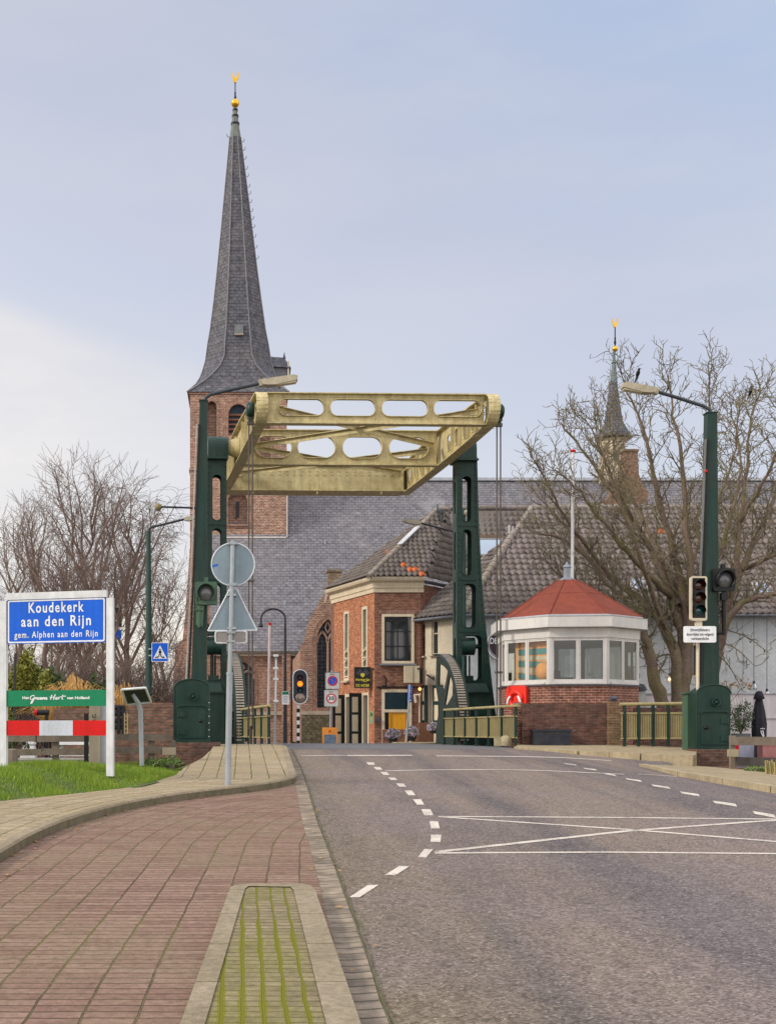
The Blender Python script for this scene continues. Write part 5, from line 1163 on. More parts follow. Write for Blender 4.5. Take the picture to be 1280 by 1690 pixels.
mb = MB(); mb.box((a+.2, 79, 3.9), (.4, 13, e_-.9)); mb.build('chapel_side', BR_CHURCH, t)
mb = MB(); c0, c1 = px_(541, 71.9), px_(563, 71.9); mb.box(((c0+c1)/2, 72.2, (pz(944, 72)+pz(972, 72))/2), (c1-c0, .7, pz(944, 72)-pz(972, 72))); mb.box(((c0+c1)/2, 72.2, pz(942.5, 72)), (c1-c0+.12, .82, .14)); mb.build('chapel_chimney', brickmat('old yellow brown brick', (.28, .19, .11), (.34, .24, .15), (.2, .16, .12), .2, .07, .012, .4), t)
mb = MB(); mb.add([(px_(x, 71.8), 71.8, pz(y, 71.8)) for x, y in ((534, 995), (537, 995), (543, 971), (540, 969))], [(0, 1, 2, 3)]); mb.box((px_(551, 71.8), 71.85, pz(1177, 72)), (3.9, .25, .22)); mb.build('chapel_stonework', STONE, t)
mb = MB(); mb.box((px_(527, 71.6), 71.8, pz(1204, 72)), (2.1, .3, 1.75)); mb.build('rubble_base', brickmat('rubble', (.16, .13, .08), (.24, .18, .12), (.12, .10, .07), .3, .16, .03, .6, (.10, .11, .05)), t)
# ================================================================ tiled roofs
TILEM = []
def tilemat(name, c1, c2, dirt):
    m, b = newmat(name); uv = N('ShaderNodeTexCoord').outputs['UV']; ob = N('ShaderNodeTexCoord').outputs['Object']
    fl = N('ShaderNodeVectorMath', operation='FLOOR'); LK(uv, fl.inputs[0]); wn = N('ShaderNodeTexWhiteNoise'); LK(fl.outputs[0], wn.inputs['Vector'])
    c = mixc(wn.outputs['Value'], c1, c2); c = mixc(mr(noise(ob, .9, 7, .7), .42, .68, 0, .75), c, dirt)
    g = mr(noise(ob, 9, 5, .7), .3, .7, .75, 1.25); vm = N('ShaderNodeVectorMath', operation='SCALE'); LK(c, vm.inputs[0]); LK(g, vm.inputs['Scale'])
    LK(vm.outputs[0], b.inputs['Base Color']); b.inputs['Roughness'].default_value = .75; return m
TILE_D = tilemat('dark pantiles', (.115, .095, .09), (.19, .165, .16), (.14, .13, .10)); TILE_L = tilemat('grey brown pantiles', (.165, .138, .135), (.255, .218, .21), (.15, .135, .11))
TILE_O = plain('orange replacement tiles', (.62, .16, .05), .7, 0, .15)
def inpoly(p, poly):
    r = False; j = len(poly)-1
    for i in range(len(poly)):
        a, b = poly[i], poly[j]
        if (a[1] > p[1]) != (b[1] > p[1]) and p[0] < (b[0]-a[0])*(p[1]-a[1])/(b[1]-a[1])+a[0]: r = not r
        j = i
    return r
def tileroof(poly, mat, par, name='roof', tw=.25, rh=.31, boxes=()):
    poly = [Vector(p) for p in poly]; n = (poly[1]-poly[0]).cross(poly[2]-poly[0]).normalized()
    if n.z < 0: n = -n
    u = Z_.cross(n).normalized(); v = n.cross(u); O = poly[0]; p2 = [((p-O).dot(u), (p-O).dot(v)) for p in poly]
    mb = MB(); mb.add([p-n*.03 for p in poly], [tuple(range(len(poly)))])
    u0, u1 = min(p[0] for p in p2), max(p[0] for p in p2); v0, v1 = min(p[1] for p in p2), max(p[1] for p in p2); K = 6
    hp = [.0, .045, .07, .06, .025, -.005]; rgt = random.Random(int(abs(O.x*100)))
    j = int(v0/rh)-1
    while j*rh < v1:
        i = int(u0/tw)-1
        while i*tw < u1:
            dz = rgt.uniform(-.008, .008); dv = rgt.uniform(-.012, .012); vs = []; ok = []
            for k in range(K+1):
                hh = hp[k % K]+dz; uu = (i+k/K)*tw; wv = -.08*sin(2*pi*k/K)+dv
                vs += [O+u*uu+v*(j*rh+wv)+n*(hh+.065), O+u*uu+v*((j+1)*rh+.06+wv)+n*(hh-.0), O+u*uu+v*(j*rh+wv)+n*(hh+.01)]
            cc = ((i+.5)*tw, (j+.5)*rh)
            if inpoly(cc, p2):
                w3 = O+u*cc[0]+v*cc[1]; sx, sy = CX+w3.x*F/w3.y, HY-(w3.z-EYE)*F/w3.y
                mi = 1 if any(bx[0] <= sx <= bx[2] and bx[1] <= sy <= bx[3] for bx in boxes) else 0
                uvq = [[(i+.5, j+.5)]*4]*(2*K)
                mb.add(vs, [f for k in range(K) for f in ((3*k, 3*k+3, 3*k+4, 3*k+1), (3*k+2, 3*k+5, 3*k+3, 3*k))], mi, True, uvq)
            i += 1
        j += 1
    return mb.build(name, [mat, TILE_O], par)
def ridge(mb, a, b, r=.13, st=.36):
    a = Vector(a); b = Vector(b); L_ = (b-a).length; n = max(1, int(L_/st)); d_ = (b-a)/n
    for i in range(n): mb.tube([a+d_*i, a+d_*(i+1.06)], [r*1.08, r*.9], 8)
# ---------------- corner pub
t = thing('corner_pub', 'two storey brick corner pub with a chamfered front and cream cornice', 'pub', Vector((6, 50, 1))); pub = t
C0 = Vector((5.44, 50, 0)); C1 = Vector((7.35, 50, 0)); CL = Vector((4.10, 54.3, 0)); CR = Vector((9.4, 52.6, 0))
def fp(x, d=50): return px_(x, d)
mb = MB(); hol = [rect(fp(629.6), pz(1095.5, 50), fp(683), pz(1013.5, 50)), rect(fp(629.6), pz(1229, 50), fp(679), pz(1138, 50))]
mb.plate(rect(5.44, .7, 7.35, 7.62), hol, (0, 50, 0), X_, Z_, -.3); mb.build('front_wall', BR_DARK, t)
ul = (C0-CL); LL = ul.length; ul.normalize(); nl = ul.cross(Z_)
def lf(px):   # distance along the left facade from its far end for a picture column
    best = min(range(201), key=lambda i: abs(CX+(CL+ul*LL*i/200).x*F/(CL+ul*LL*i/200).y-px)); return best/200*LL
def lz(px, y): p = CL+ul*lf(px); return pz(y, p.y)
w1 = rect(lf(568), lz(572, 1124), lf(576.5), lz(572, 1009)); w2 = rect(lf(598), lz(603, 1124), lf(607), lz(603, 1001)); d1 = rect(lf(570), .75, lf(579), lz(575, 1146)); d2 = rect(lf(598), .75, lf(609), lz(604, 1143))
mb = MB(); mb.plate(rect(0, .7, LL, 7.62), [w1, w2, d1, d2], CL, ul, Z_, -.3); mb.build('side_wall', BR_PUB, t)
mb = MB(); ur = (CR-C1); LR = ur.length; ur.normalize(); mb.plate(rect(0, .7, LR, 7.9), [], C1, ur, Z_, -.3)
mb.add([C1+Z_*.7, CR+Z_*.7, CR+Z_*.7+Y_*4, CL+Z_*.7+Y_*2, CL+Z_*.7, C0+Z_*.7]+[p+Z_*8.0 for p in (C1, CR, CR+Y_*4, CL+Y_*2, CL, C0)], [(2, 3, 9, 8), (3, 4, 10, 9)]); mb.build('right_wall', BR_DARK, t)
FRM = plain('pub cream frame', (.66, .57, .42), .45, 0, .15)
for i, w in enumerate((w1, w2, d1, d2)):
    x0, z0 = w[0]; x1, z1 = w[2]; mb = MB(); fw = .12
    mb.plate(w, [rect(x0+fw, z0+fw, x1-fw, z1-fw)], CL+nl*.03, ul, Z_, -.28); wn = mb.build('window' if i < 2 else 'door_frame', FRM, t)
    mb = MB(); mb.add([CL-nl*.12+ul*a+Z_*b for a, b in w], [(0, 1, 2, 3)]); mb.build('pane', DKGLASS, wn)
    if i < 2:
        mb = MB(); mb.box(CL+nl*.06+ul*(x0+x1)/2+Z_*(z0-.04), (x1-x0+.2, .2, .08), 0, (ul, nl, Z_)); mb.build('sill', STONE, wn)
        mb = MB(); 
        for k in range(6): mb.bar(CL+nl*.02+ul*(x0+.1)+Z_*(z0+.2+.2*k), CL+nl*.02+ul*(x1-.1)+Z_*(z0+.3+.2*k+(.12 if k % 2 else -.12)), .03, .05)
        mb.bar(CL-nl*.02+ul*x0+Z_*(z0+(z1-z0)*.42), CL-nl*.02+ul*x1+Z_*(z0+(z1-z0)*.42), .05, .06); mb.build('grille', FRM, wn)
    else:
        # folded shutter standing out from the wall, its panelled face towards the bridge
        O = CL+ul*(x0-.02); mb = MB(); zt = z1-.02; mb.box(O+nl*.30+Z_*((.75+zt)/2), (.05, .58, zt-.75), 0, (ul, nl, Z_)); sh = mb.build('shutter', plain('shutter green black', (.014, .022, .024), .4), t)
        mb = MB()
        for a, b in ((.08, .36), (.40, .66), (.70, .94)):
            za, zb = .75+(zt-.75)*a, .75+(zt-.75)*b; mb.box(O+ul*.03+nl*.34+Z_*((za+zb)/2), (.02, .26, zb-za), 0, (ul, nl, Z_)); mb.box(O-ul*.03+nl*.34+Z_*((za+zb)/2), (.02, .26, zb-za), 0, (ul, nl, Z_))
        mb.build('shutter_panel', FRM, sh)
# front window
def framed(par, x0, x1, y0, y1, d, fw, cols, rows, mat, name='window', rev=.0, glass=DKGLASS, bar=.04):
    a, b, c, e = px_(x0, d), px_(x1, d), pz(y0, d), pz(y1, d); mb = MB()
    mb.plate(rect(a, c, b, e), [rect(a+fw, c+fw, b-fw, e-fw)], (0, d-.04+rev, 0), X_, Z_, -.2); w = mb.build(name, mat, par)
    mb = MB(); mb.add([(a+fw*.8, d+.08+rev, c+fw*.8), (b-fw*.8, d+.08+rev, c+fw*.8), (b-fw*.8, d+.08+rev, e-fw*.8), (a+fw*.8, d+.08+rev, e-fw*.8)], [(0, 1, 2, 3)]); mb.build('pane', glass, w)
    mb = MB()
    for i in range(1, cols): x = a+fw+(b-a-2*fw)*i/cols; mb.box((x, d+.05+rev, (c+e)/2), (bar, .05, e-c-2*fw))
    for i in range(1, rows): z = c+fw+(e-c-2*fw)*i/rows; mb.box(((a+b)/2, d+.055+rev, z), (b-a-2*fw, .05, bar))
    if cols > 1 or rows > 1: mb.build('glazing_bar', BLACK if par is pub else mat, w)
    return w
w = framed(pub, 629.6, 683, 1095.5, 1013.5, 50, .11, 2, 3, FRM)
mb = MB(); mb.box((px_(656, 50), 49.96, pz(1097, 50)), (1.5, .22, .08)); mb.build('sill', plain('grey sill', (.20, .21, .24), .6), w)
mb = MB(); a, b, c, e = px_(635, 50), px_(673, 50), pz(1090, 50), pz(1019, 50); mb.plate(rect(a, c, b, e), [rect(a+.05, c+.05, b-.05, e-.18)], (0, 50.02, 0), X_, Z_, -.05); mb.build('sash', BLACK, w)
mb = MB(); mb.box((px_(640, 50.3), 50.4, pz(1077, 50.3)), (.22, .1, .3)); mb.lathe((px_(644, 50.3), 50.4, pz(1052, 50.3)), [(.11, -.1), (.05, .16)], 10); mb.build('window_ornament', plain('ornament', (.55, .45, .35), .6), w)
w = framed(pub, 629.6, 679, 1232, 1138, 50, .12, 1, 1, FRM, 'door_frame')
mb = MB(); mb.box((px_(653, 50), 50.0, pz(1173.5, 50)), (1.1, .12, .12)); mb.build('transom', FRM, w)
mb = MB(); mb.box((px_(653, 50), 50.02, pz(1157, 50)), (.80, .08, .70))
for k in range(8): mb.box((px_(653, 50), 49.97, pz(1144+3.6*k, 50)), (.78, .03, .05))
mb.build('louvred_panel', plain('blue green louvres', (.012, .04, .05), .4), w)
mb = MB(); mb.box((px_(655.5, 50), 50.03, pz(1205, 50)), (.70, .07, 1.5)); dr = mb.build('door', YDOOR, w); mb = MB()
for s in (-.33, .33): mb.box((px_(655.5, 50)+s, 49.98, pz(1203, 50)), (.05, .05, 1.4))
mb.build('door_stile', YDOOR, dr)
mb = MB(); mb.box((px_(656, 50), 49.98, pz(1010.5, 50)), (1.55, .05, .14)); mb.build('lintel', brickmat('soldier course', (.28, .13, .09), (.34, .17, .12), (.30, .24, .2), .07, .3, .012, .2, off=0), t)
mb = MB(); mb.box((px_(655, 50), 49.97, pz(1134, 50)), (1.7, .06, .05)); mb.build('iron_band', BLACK, t)
# cornice
mb = MB(); Lz0 = 7.58
pathc = [CL-ul*.25, C0, C1+X_*.12]
def cprof(k): return [(0, 7.56), (.05, 7.56), (.06, 7.72), (.10, 7.74), (.12, 7.95), (.30, 8.02), (.34, 8.10), (.34, 8.17), (0, 8.17)]
nf1, nf2 = nl, -Y_; mit = (nf1+nf2).normalized(); mk_ = 1/max(.3, mit.dot(nf1))
vs = []
for p, nn, kk in ((pathc[0], nf1, 1), (pathc[1], mit, mk_), (pathc[2], nf2, 1)):
    for o_, z in cprof(0): vs.append(p+nn*o_*kk+Z_*z)
q = len(cprof(0)); mb.add(vs, [(i*q+j, (i+1)*q+j, (i+1)*q+(j+1) % q, i*q+(j+1) % q) for i in range(2) for j in range(q)]); mb.add(vs[:q], [tuple(range(q))]); mb.add(vs[-q:], [tuple(range(q-1, -1, -1))])
mb.build('cornice', plain('cornice cream paint', (.68, .58, .43), .5, 0, .15, 2), t)
mb = MB(); mb.tube([C1+Vector((.1, -.1, 8.0)), CR+Vector((0, -.1, 8.0))], .07, 8); mb.build('gutter', plain('dark gutter', (.10, .10, .12), .5), t)
AP = P(723, 840, 53.3); AP2 = P(800, 839, 54.5)
e0 = CL-ul*.2+nl*.35+Z_*8.17; e1 = C0+mit*.36*mk_+Z_*8.17; e2 = C1+Vector((.15, -.35, 8.17)); e3 = CR+Vector((.3, -.2, 8.1)); AP2 = AP+(e2-e1).normalized()*.4
tileroof([e0, e1, AP], TILE_D, t, boxes=[(643, 907, 650, 911)], tw=.23); tileroof([e1, e2, AP2, AP], TILE_D, t, boxes=[(658, 931, 667, 937), (671, 938, 692, 944), (695, 944, 712, 950)], tw=.23); tileroof([e2, e3, AP2], TILE_D, t, tw=.23)
mb = MB(); ridge(mb, e1, AP); ridge(mb, AP, AP2); ridge(mb, e0+Vector((.05, 0, .02)), AP, .09)
mb.build('ridge_tile', tilemat('ridge tiles', (.20, .17, .15), (.27, .24, .22), (.24, .20, .15)), t)
mb = MB(); a, b = e1.lerp(AP, .42), e1.lerp(AP, .68); mb.bar(a+Vector((0, -.1, .1)), b+Vector((0, -.1, .1)), .26, .04); mb.build('flashing', plain('grey white flashing', (.50, .52, .56), .6), t)
mb = MB(); c = P(735, 900, 51.5); mb.tube([P(728, 905, 52.4), P(728, 848, 52.6)], .085, 12); mb.lathe(P(728, 848, 52.6), [(.11, 0), (.11, .14), (.05, .2)], 12); mb.tube([P(722, 860, 53), P(722, 832, 53)], .045, 8); mb.build('flue_pipe', plain('flue grey', (.045, .05, .06), .6, .1), t)
# pub hanging sign
t = thing('pub_sign', 'square black hanging pub sign with yellow lettering and a crest', 'sign', P(598, 1140, 50.2)); d = 50.2; c = P(598, 1118.5, d); w, hh = 28*d/F, 35*d/F
mb = MB(); mb.box(c, (w, .10, hh)); pn = mb.build('panel', BLACK, t)
mb = MB(); mb.plate(rect(-w/2, -hh/2, w/2, hh/2), [rect(-w/2+.025, -hh/2+.025, w/2-.025, hh/2-.025)], c-Y_*.05, X_, Z_, .01); mb.box(c+Vector((0, -.055, -.22)), (w-.08, .01, .012)); mb.build('border', plain('sign border', (.10, .06, .04), .5), pn)
YT = plain('yellow lettering', (.80, .68, .06), .5, 0, .05); mb = MB(); mb.text('Hertog Jan', .17, c+Vector((0, -.052, -.09)), X_, Z_, .004, 0, 1.0, .0015, fit=.58, shear=.1); mb.text('DE HOEK', .16, c+Vector((0, -.052, -.33)), X_, Z_, .004, 0, 1.15, .002, fit=.56)
q = c+Vector((0, -.056, .10)); mb.plate([(-.085, .07), (-.07, -.04), (0, -.09), (.07, -.04), (.085, .07), (.05, .05), (0, .09), (-.05, .05)], [], q, X_, Z_, .004); mb.build('lettering', YT, pn)
mb = MB(); mb.plate([(-.03, .02), (0, -.03), (.03, .02)], [], q-Y_*.005, X_, Z_, .003); mb.add([c+Vector((x, -.056, z)) for x, z in ((-.28, .18), (-.1, .36), (0, .22), (.12, .38), (.28, .2), (.2, .1), (-.2, .1))], [(0, 1, 2, 3, 4, 5, 6)], 1); mb.build('crest_detail', [BLACK, plain('dim artwork', (.06, .06, .075), .6)], pn)
mb = MB(); mb.bar(P(613, 1127, d), P(637, 1133, 49.95), .04, .04); mb.bar(P(612, 1104, d), P(616, 1104, 50), .04, .04); mb.bar(P(615, 1102, d), P(615, 1136, d), .05, .04, 0, Y_); mb.build('bracket', BLACK, t)
t = thing('wall_lantern', 'small curled iron wall lantern above the yellow pub door', 'lamp', P(637, 1125, 49.9)); mb = MB(); mb.tube([P(637, 1136, 49.9), P(637, 1120, 49.9), P(633, 1116, 49.85)], .03, 6); mb.box(P(634, 1133, 49.85), (.14, .14, .12)); mb.build('lantern', BLACK, t)
t = thing('menu_board', 'pale green narrow notice on the pub corner', 'notice', P(613, 1195, 50)); mb = MB(); p = P(612.5, 1184, 49.9); mb.box(p, (.15, .03, .52)); mb.build('panel', plain('notice cream green', (.40, .50, .26), .5), t); mb = MB(); mb.box(p+Vector((0, -.02, .12)), (.09, .01, .14)); mb.build('print', plain('print green', (.05, .25, .08), .5), t)
mb = MB(); p = P(622, 1189, 49.9); mb.box(p, (.18, .10, .10)); mb.box(p+Z_*.07, (.1, .08, .08)); tag(mb.build('ashtray_box', plain('blue grey box', (.06, .08, .12), .4), at=p), 'small blue grey box on the brown corner wall', 'box')
# ---------------- cream and white cafe building
t = thing('cafe_building', 'long pale rendered cafe building with a big grey pantile roof', 'building', Vector((12, 49, 1))); cafe = t
A0 = Vector((px_(684, 50.6), 50.6, 0)); A1 = Vector((px_(766, 48.2), 48.2, 0)); ua = (A1-A0); LA = ua.length; ua.normalize(); na = ua.cross(Z_)
def af(px): best = min(range(201), key=lambda i: abs(CX+(A0+ua*LA*i/200).x*F/(A0+ua*LA*i/200).y-px)); return best/200*LA
def az(px, y): p = A0+ua*af(px); return pz(y, p.y)
ws = [rect(af(693.7), az(697, 1083.5), af(701.5), az(697, 1029)), rect(af(711.6), az(716, 1081), af(722.5), az(716, 1024)), rect(af(706), .75, af(716), az(711, 1130))]
mb = MB(); mb.plate(rect(0, .6, LA, 6.62), ws, A0, ua, Z_, -.25); mb.build('side_wall', CREAMWALL, t)
FR2 = plain('frame cream grey', (.52, .46, .36), .5)
for i, w in enumerate(ws):
    x0, z0 = w[0]; x1, z1 = w[2]; mb = MB(); mb.plate(w, [rect(x0+.06, z0+.06, x1-.06, z1-.06)], A0-na*.05, ua, Z_, -.1); wn = mb.build('window' if i < 2 else 'door_frame', FR2, t)
    mb = MB(); mb.add([A0-na*.12+ua*a+Z_*b for a, b in w], [(0, 1, 2, 3)]); mb.build('pane', DKGLASS if i < 2 else CREAM, wn)
    if i < 2: mb = MB(); mb.box(A0+na*.05+ua*(x0+x1)/2+Z_*(z0-.03), (x1-x0+.12, .2, .06), 0, (ua, na, Z_)); mb.box(A0-na*.1+ua*(x0+x1)/2+Z_*(z0+(z1-z0)*.62), (x1-x0, .05, .05), 0, (ua, na, Z_)); mb.build('sill', FR2, wn)
for x0, x1 in ((695, 706), (716, 731)):
    a, b = af(x0), af(x1); z0, z1 = az((x0+x1)/2, 1194), az((x0+x1)/2, 1131); mb = MB(); mb.box(A0+na*.06+ua*(a+b)/2+Z_*(z0+z1)/2, (b-a, .05, z1-z0), 0, (ua, na, Z_)); sh = mb.build('shutter', plain('dark teal shutter', (.014, .035, .042), .4), t)
    mb = MB()
    for f0, f1 in ((.08, .48), (.58, .92)): mb.box(A0+na*.09+ua*((a+b)/2-.04)+Z_*(z0+(z1-z0)*(f0+f1)/2), ((b-a)*.42, .02, (z1-z0)*(f1-f0)), 0, (ua, na, Z_))
    mb.build('shutter_panel', FRM, sh)
mb = MB(); wx = px_(766, 48.2); mb.plate(rect(wx, .6, 44, 6.62), [rect(px_(1130, 48.2), pz(1118, 48.2), px_(1152, 48.2), pz(1062, 48.2))], (0, 48.2, 0), X_, Z_, -.25); mb.box((26, 57, 3.5), (36, .3, 6)); mb.build('front_wall', PLASTER, t)
w = framed(cafe, 1130, 1152, 1118, 1062, 48.2, .08, 1, 1, FRM, rev=.05)
mb = MB()
for x in (1225,): mb.box((px_(x, 48.2), 48.19, pz(1080, 48.2)), (.006, .008, 3.3))
mb.build('board_joint', plain('joint grey', (.30, .32, .34), .8), t)
f1 = P(766, 1007, 48.0); ap1 = P(848, 881, 51.7); ap2 = P(877, 838, 53.07); rr_ = P(1600, 838, 53.07); fe = Vector((rr_.x, 47.8, 6.45)); f0 = Vector((f1.x-.1, 47.8, 6.45))
tileroof([f0, fe, rr_, ap2, ap1], TILE_L, t, tw=.29, rh=.36, boxes=[(1088, 872, 1095, 882)]); lf0 = A0+na*.35+Vector((-.1, 0, 6.45)); tileroof([lf0, f0, ap1], TILE_D, t, tw=.26, rh=.33)
mb = MB(); ridge(mb, f0+Z_*.06, ap1+Z_*.06, .16); ridge(mb, ap1, ap2, .12); ridge(mb, ap2, rr_, .13); ridge(mb, lf0+Z_*.03, ap1, .08); mb.build('ridge_tile', tilemat('ridge tiles grey', (.22, .19, .17), (.30, .26, .24), (.22, .20, .14)), t)
mb = MB(); mb.tube([lf0+Vector((0, -.05, -.05)), f0+Vector((0, -.05, -.05)), fe+Vector((0, -.05, -.05))], .06, 8); mb.build('gutter', plain('grey gutter', (.16, .17, .20), .5), t)
nc = Vector((0, -1, 1)).normalized()
def skylight(par, quad, glass=SKYGLASS):
    q = quad; mb = MB(); mb.add(q, [(0, 1, 2, 3)]); s = mb.build('roof_window', glass, par); mb = MB()
    for a, b in zip(q, q[1:]+q[:1]): mb.bar(a, b, .09, .07)
    mb.build('frame', plain('roof window frame', (.40, .36, .33), .6), s)
def onC(x, y):   # a point on the front roof slope for a picture position
    k = (HY-y)/F; dd = (47.8*1.0-6.45+EYE-.10)/(1-k) if True else 0
    # plane z = 6.45 + (d-47.8)*s
    s = (ap2.z-6.45)/(53.07-47.8); dd = (6.45-47.8*s-EYE+.10)/(k-s); return Vector(((x-CX)*dd/F, dd, EYE+k*dd))
skylight(t, [onC(1044, 974), onC(1068, 972), onC(1060, 953), onC(1036, 955)]); skylight(t, [onC(1247, 980), onC(1274, 978), onC(1264, 958), onC(1240, 960)])
mb = MB(); p = P(840, 880, 51.7); mb.tube([p, p+Z_*.35], .05, 6); mb.tube([p+X_*.15, p+X_*.15+Z_*.3], .04, 6); mb.build('vent_pipe', plain('pale vent', (.5, .5, .5), .5), t)
# round sign
t = thing('round_cafe_sign', 'round dark sign with white letters on the pale cafe wall', 'sign', P(829.5, 1063, 48.1)); c = P(829.5, 1063.5, 48.1); R = .64
mb = MB(); mb.plate(circ(0, 0, R, 40), [], c, X_, Z_, .04); s = mb.build('disc', plain('aubergine sign', (.045, .03, .045), .5, 0, .05), t)
mb = MB(); mb.plate(circ(0, 0, R+.01, 40), [circ(0, 0, R-.035, 40)], c-Y_*.02, X_, Z_, .035); mb.plate(circ(0, 0, R-.07, 40), [circ(0, 0, R-.085, 40)], c-Y_*.04, X_, Z_, .008)
mb.text('DE HOEK', .34, c+Vector((0, -.042, .12)), X_, Z_, .005, 0, 1, .006, fit=1.06)
for z, wd in ((-.12, .5), (-.24, .6)): mb.box(c+Vector((0, -.045, z)), (wd, .006, .012)) if False else None
mb.build('lettering', SWHITE, s)
# rear tiled roof and stepped chimney
t = thing('rear_house', 'rear house with dark pantile roof and a small roof window', 'house', Vector((10.5, 57, 1))); 
q = [P(742, 1000, 54.0), P(905, 985, 54.0), P(905, 838.5, 57.5), P(742, 838.5, 57.5)]
tileroof(q, TILE_D, t, tw=.26, rh=.34, boxes=[(836, 838, 850, 841)]); mb = MB(); ridge(mb, q[3], q[2]); mb.build('ridge_tile', TILE_L, t)
mb = MB(); mb.box((11, 58.5, 4.4), (4.4, 5, 8)); mb.build('wall', BR_DARK, t)
nq = (q[1]-q[0]).cross(q[3]-q[0]).normalized(); 
def onq(x, y):
    r = Vector(((x-CX)/F, 1, (HY-y)/F)); o = Vector((0, 0, EYE)); k = (q[0]+nq*.12-o).dot(nq)/r.dot(nq); return o+r*k
if nq.z < 0: nq = -nq
skylight(t, [onq(789, 916), onq(826, 916), onq(826, 889), onq(789, 889)]); mb = MB(); mb.box(P(808, 885, 55.2), (1.15, .12, .12)); mb.build('roof_window_hood', plain('brown hood', (.24, .17, .12), .7), t)
t = thing('stepped_chimney', 'stepped old brick chimney gable rising behind the bare tree', 'chimney', P(1030, 860, 62)); d = 62
mb = MB(); pf = [(1031, 744), (1052, 744), (1053, 780), (1060, 800), (1070, 812), (1062, 850), (990, 850), (992, 836), (1000, 826), (1010, 812), (1016, 795), (1028, 775)]
mb.plate([(px_(x, d), pz(y, d)) for x, y in pf][::-1], [], (0, d, 0), X_, Z_, -.7); mb.box((px_(1041.5, d), d+.35, pz(743, d)), (.75, .85, .10)); mb.build('brickwork', brickmat('brown chimney brick', (.25, .13, .08), (.33, .18, .11), (.24, .19, .14), .22, .08, .012, .45, (.16, .12, .08)), t)
mb = MB(); mb.box((px_(1026, d), d-.01, pz(820, d)), (.2, .05, .5)); mb.build('opening', BLACK, t)
mb = MB(); mb.box((20, 61, 5), (14, 4, 9)); o = mb.build('support_wall', BR_DARK, t)
# ================================================================ street furniture beyond the bridge
LAMPH = plain('aged lamp head', (.50, .46, .36), .5, 0, .4, 4); POLEG = plain('pole green', (.03, .07, .062), .4, 0, .25, 2); DARKM = plain('dark metal', (.035, .036, .045), .4, .1, .2)
def lumin(par, a, b, w=.2, name='luminaire'):
    mb = MB(); dr = (b-a).normalized(); Ll = (b-a).length; up = Z_-dr*dr.z; up.normalize(); sd = dr.cross(up)
    pr = [(0, -.05), (Ll*.35, -.11), (Ll, -.06), (Ll, .02), (Ll*.3, .06), (0, .05)]; mb.plate(pr, [], a-sd*w/2, dr, up, w if dr.cross(up).dot(sd) > 0 else -w); return mb.build(name, LAMPH, par)
d = 44; t = thing('street_lamp', 'green street lamp left of the church tower with an arm to the right', 'street lamp', P(245.5, 1228, d), 'street lamps beyond the bridge')
mb = MB(); mb.tube([P(245, 1240, d), P(245.5, 1060, d), P(245, 877, d)], [.14, .12, .085], 12); mb.build('post', POLEG, t)
mb = MB(); mb.tube([P(245, 879, d), P(246, 873, d), P(251, 870, d), P(304, 857, d)], .04, 8); mb.build('arm', DARKM, t); lumin(t, P(304, 857, d), P(326, 852, d))
d = 46; t = thing('street_lamp', 'slim street lamp with a level arm to the left just behind the left bridge post', 'street lamp', P(331, 1228, d), 'street lamps beyond the bridge')
mb = MB(); mb.tube([P(331, 1240, d), P(331, 842, d)], [.12, .07], 10); mb.build('post', POLEG, t)
mb = MB(); mb.tube([P(331, 842, d), P(330, 839, d), P(326, 838.5, d), P(266, 836.5, d)], .04, 8); mb.build('arm', DARKM, t)
mb = MB(); c = P(261, 837, d); mb.lathe(c, [(.06, .13), (.13, .10), (.14, -.04), (.08, -.13), (.03, -.14)], 10); mb.build('luminaire', plain('olive lamp head', (.28, .23, .12), .5), t)
d = 47; t = thing('street_lamp', 'two headed street lamp half hidden behind the right bridge post', 'street lamp', P(756, 1228, d), 'street lamps beyond the bridge')
mb = MB(); mb.tube([P(765, 1240, d), P(765, 840, d)], [.12, .07], 10); mb.build('post', POLEG, t)
mb = MB(); mb.tube([P(765, 884, d), P(760, 882, d), P(743, 876, d), P(693, 863, d)], .04, 8); mb.tube([P(765, 850, d), P(772, 848, d-1.2)], .035, 8); mb.build('arm', DARKM, t); lumin(t, P(694, 863.5, d), P(664, 858, d), .24)
mb = MB(); mb.lathe(P(773.5, 846, d-1.4), [(.05, .12), (.17, .08), (.19, -.02), (.13, -.12), (.03, -.14)], 12); mb.build('luminaire', LAMPH, t)
# pedestrian crossing sign
d = 43.8; t = thing('crossing_sign', 'square blue pedestrian crossing sign with a white triangle', 'road sign', P(264, 1092, d)); c = P(264, 1076.5, d); s = .305
mb = MB(); mb.plate(rrect(-s, -s*1.14, s, s*1.14, .03), [], c+Y_*.02, X_, Z_, .02); pn = mb.build('panel', BLUE, t)
mb = MB(); mb.plate(rrect(-s, -s*1.14, s, s*1.14, .03), [rrect(-s+.02, -s*1.14+.02, s-.02, s*1.14-.02, .02)], c, X_, Z_, .003); mb.plate([(-.25, -.24), (.25, -.24), (0, .25)], [], c, X_, Z_, .003); mb.build('white_triangle', SWHITE, pn)
mb = MB(); q = c-Y_*.006
mb.plate(circ(0, .10, .03, 10), [], q, X_, Z_, .002); mb.plate([(-.035, .06), (.035, .06), (.06, -.02), (.025, -.03), (.06, -.17), (.03, -.17), (0, -.06), (-.04, -.17), (-.07, -.17), (-.02, -.03), (-.05, -.03)], [], q, X_, Z_, .002)
for x in (-.17, -.10, .10, .16): mb.plate([(x-.03, -.215), (x+.02, -.215), (x*.72+.02, -.15), (x*.72-.01, -.15)], [], q, X_, Z_, .002)
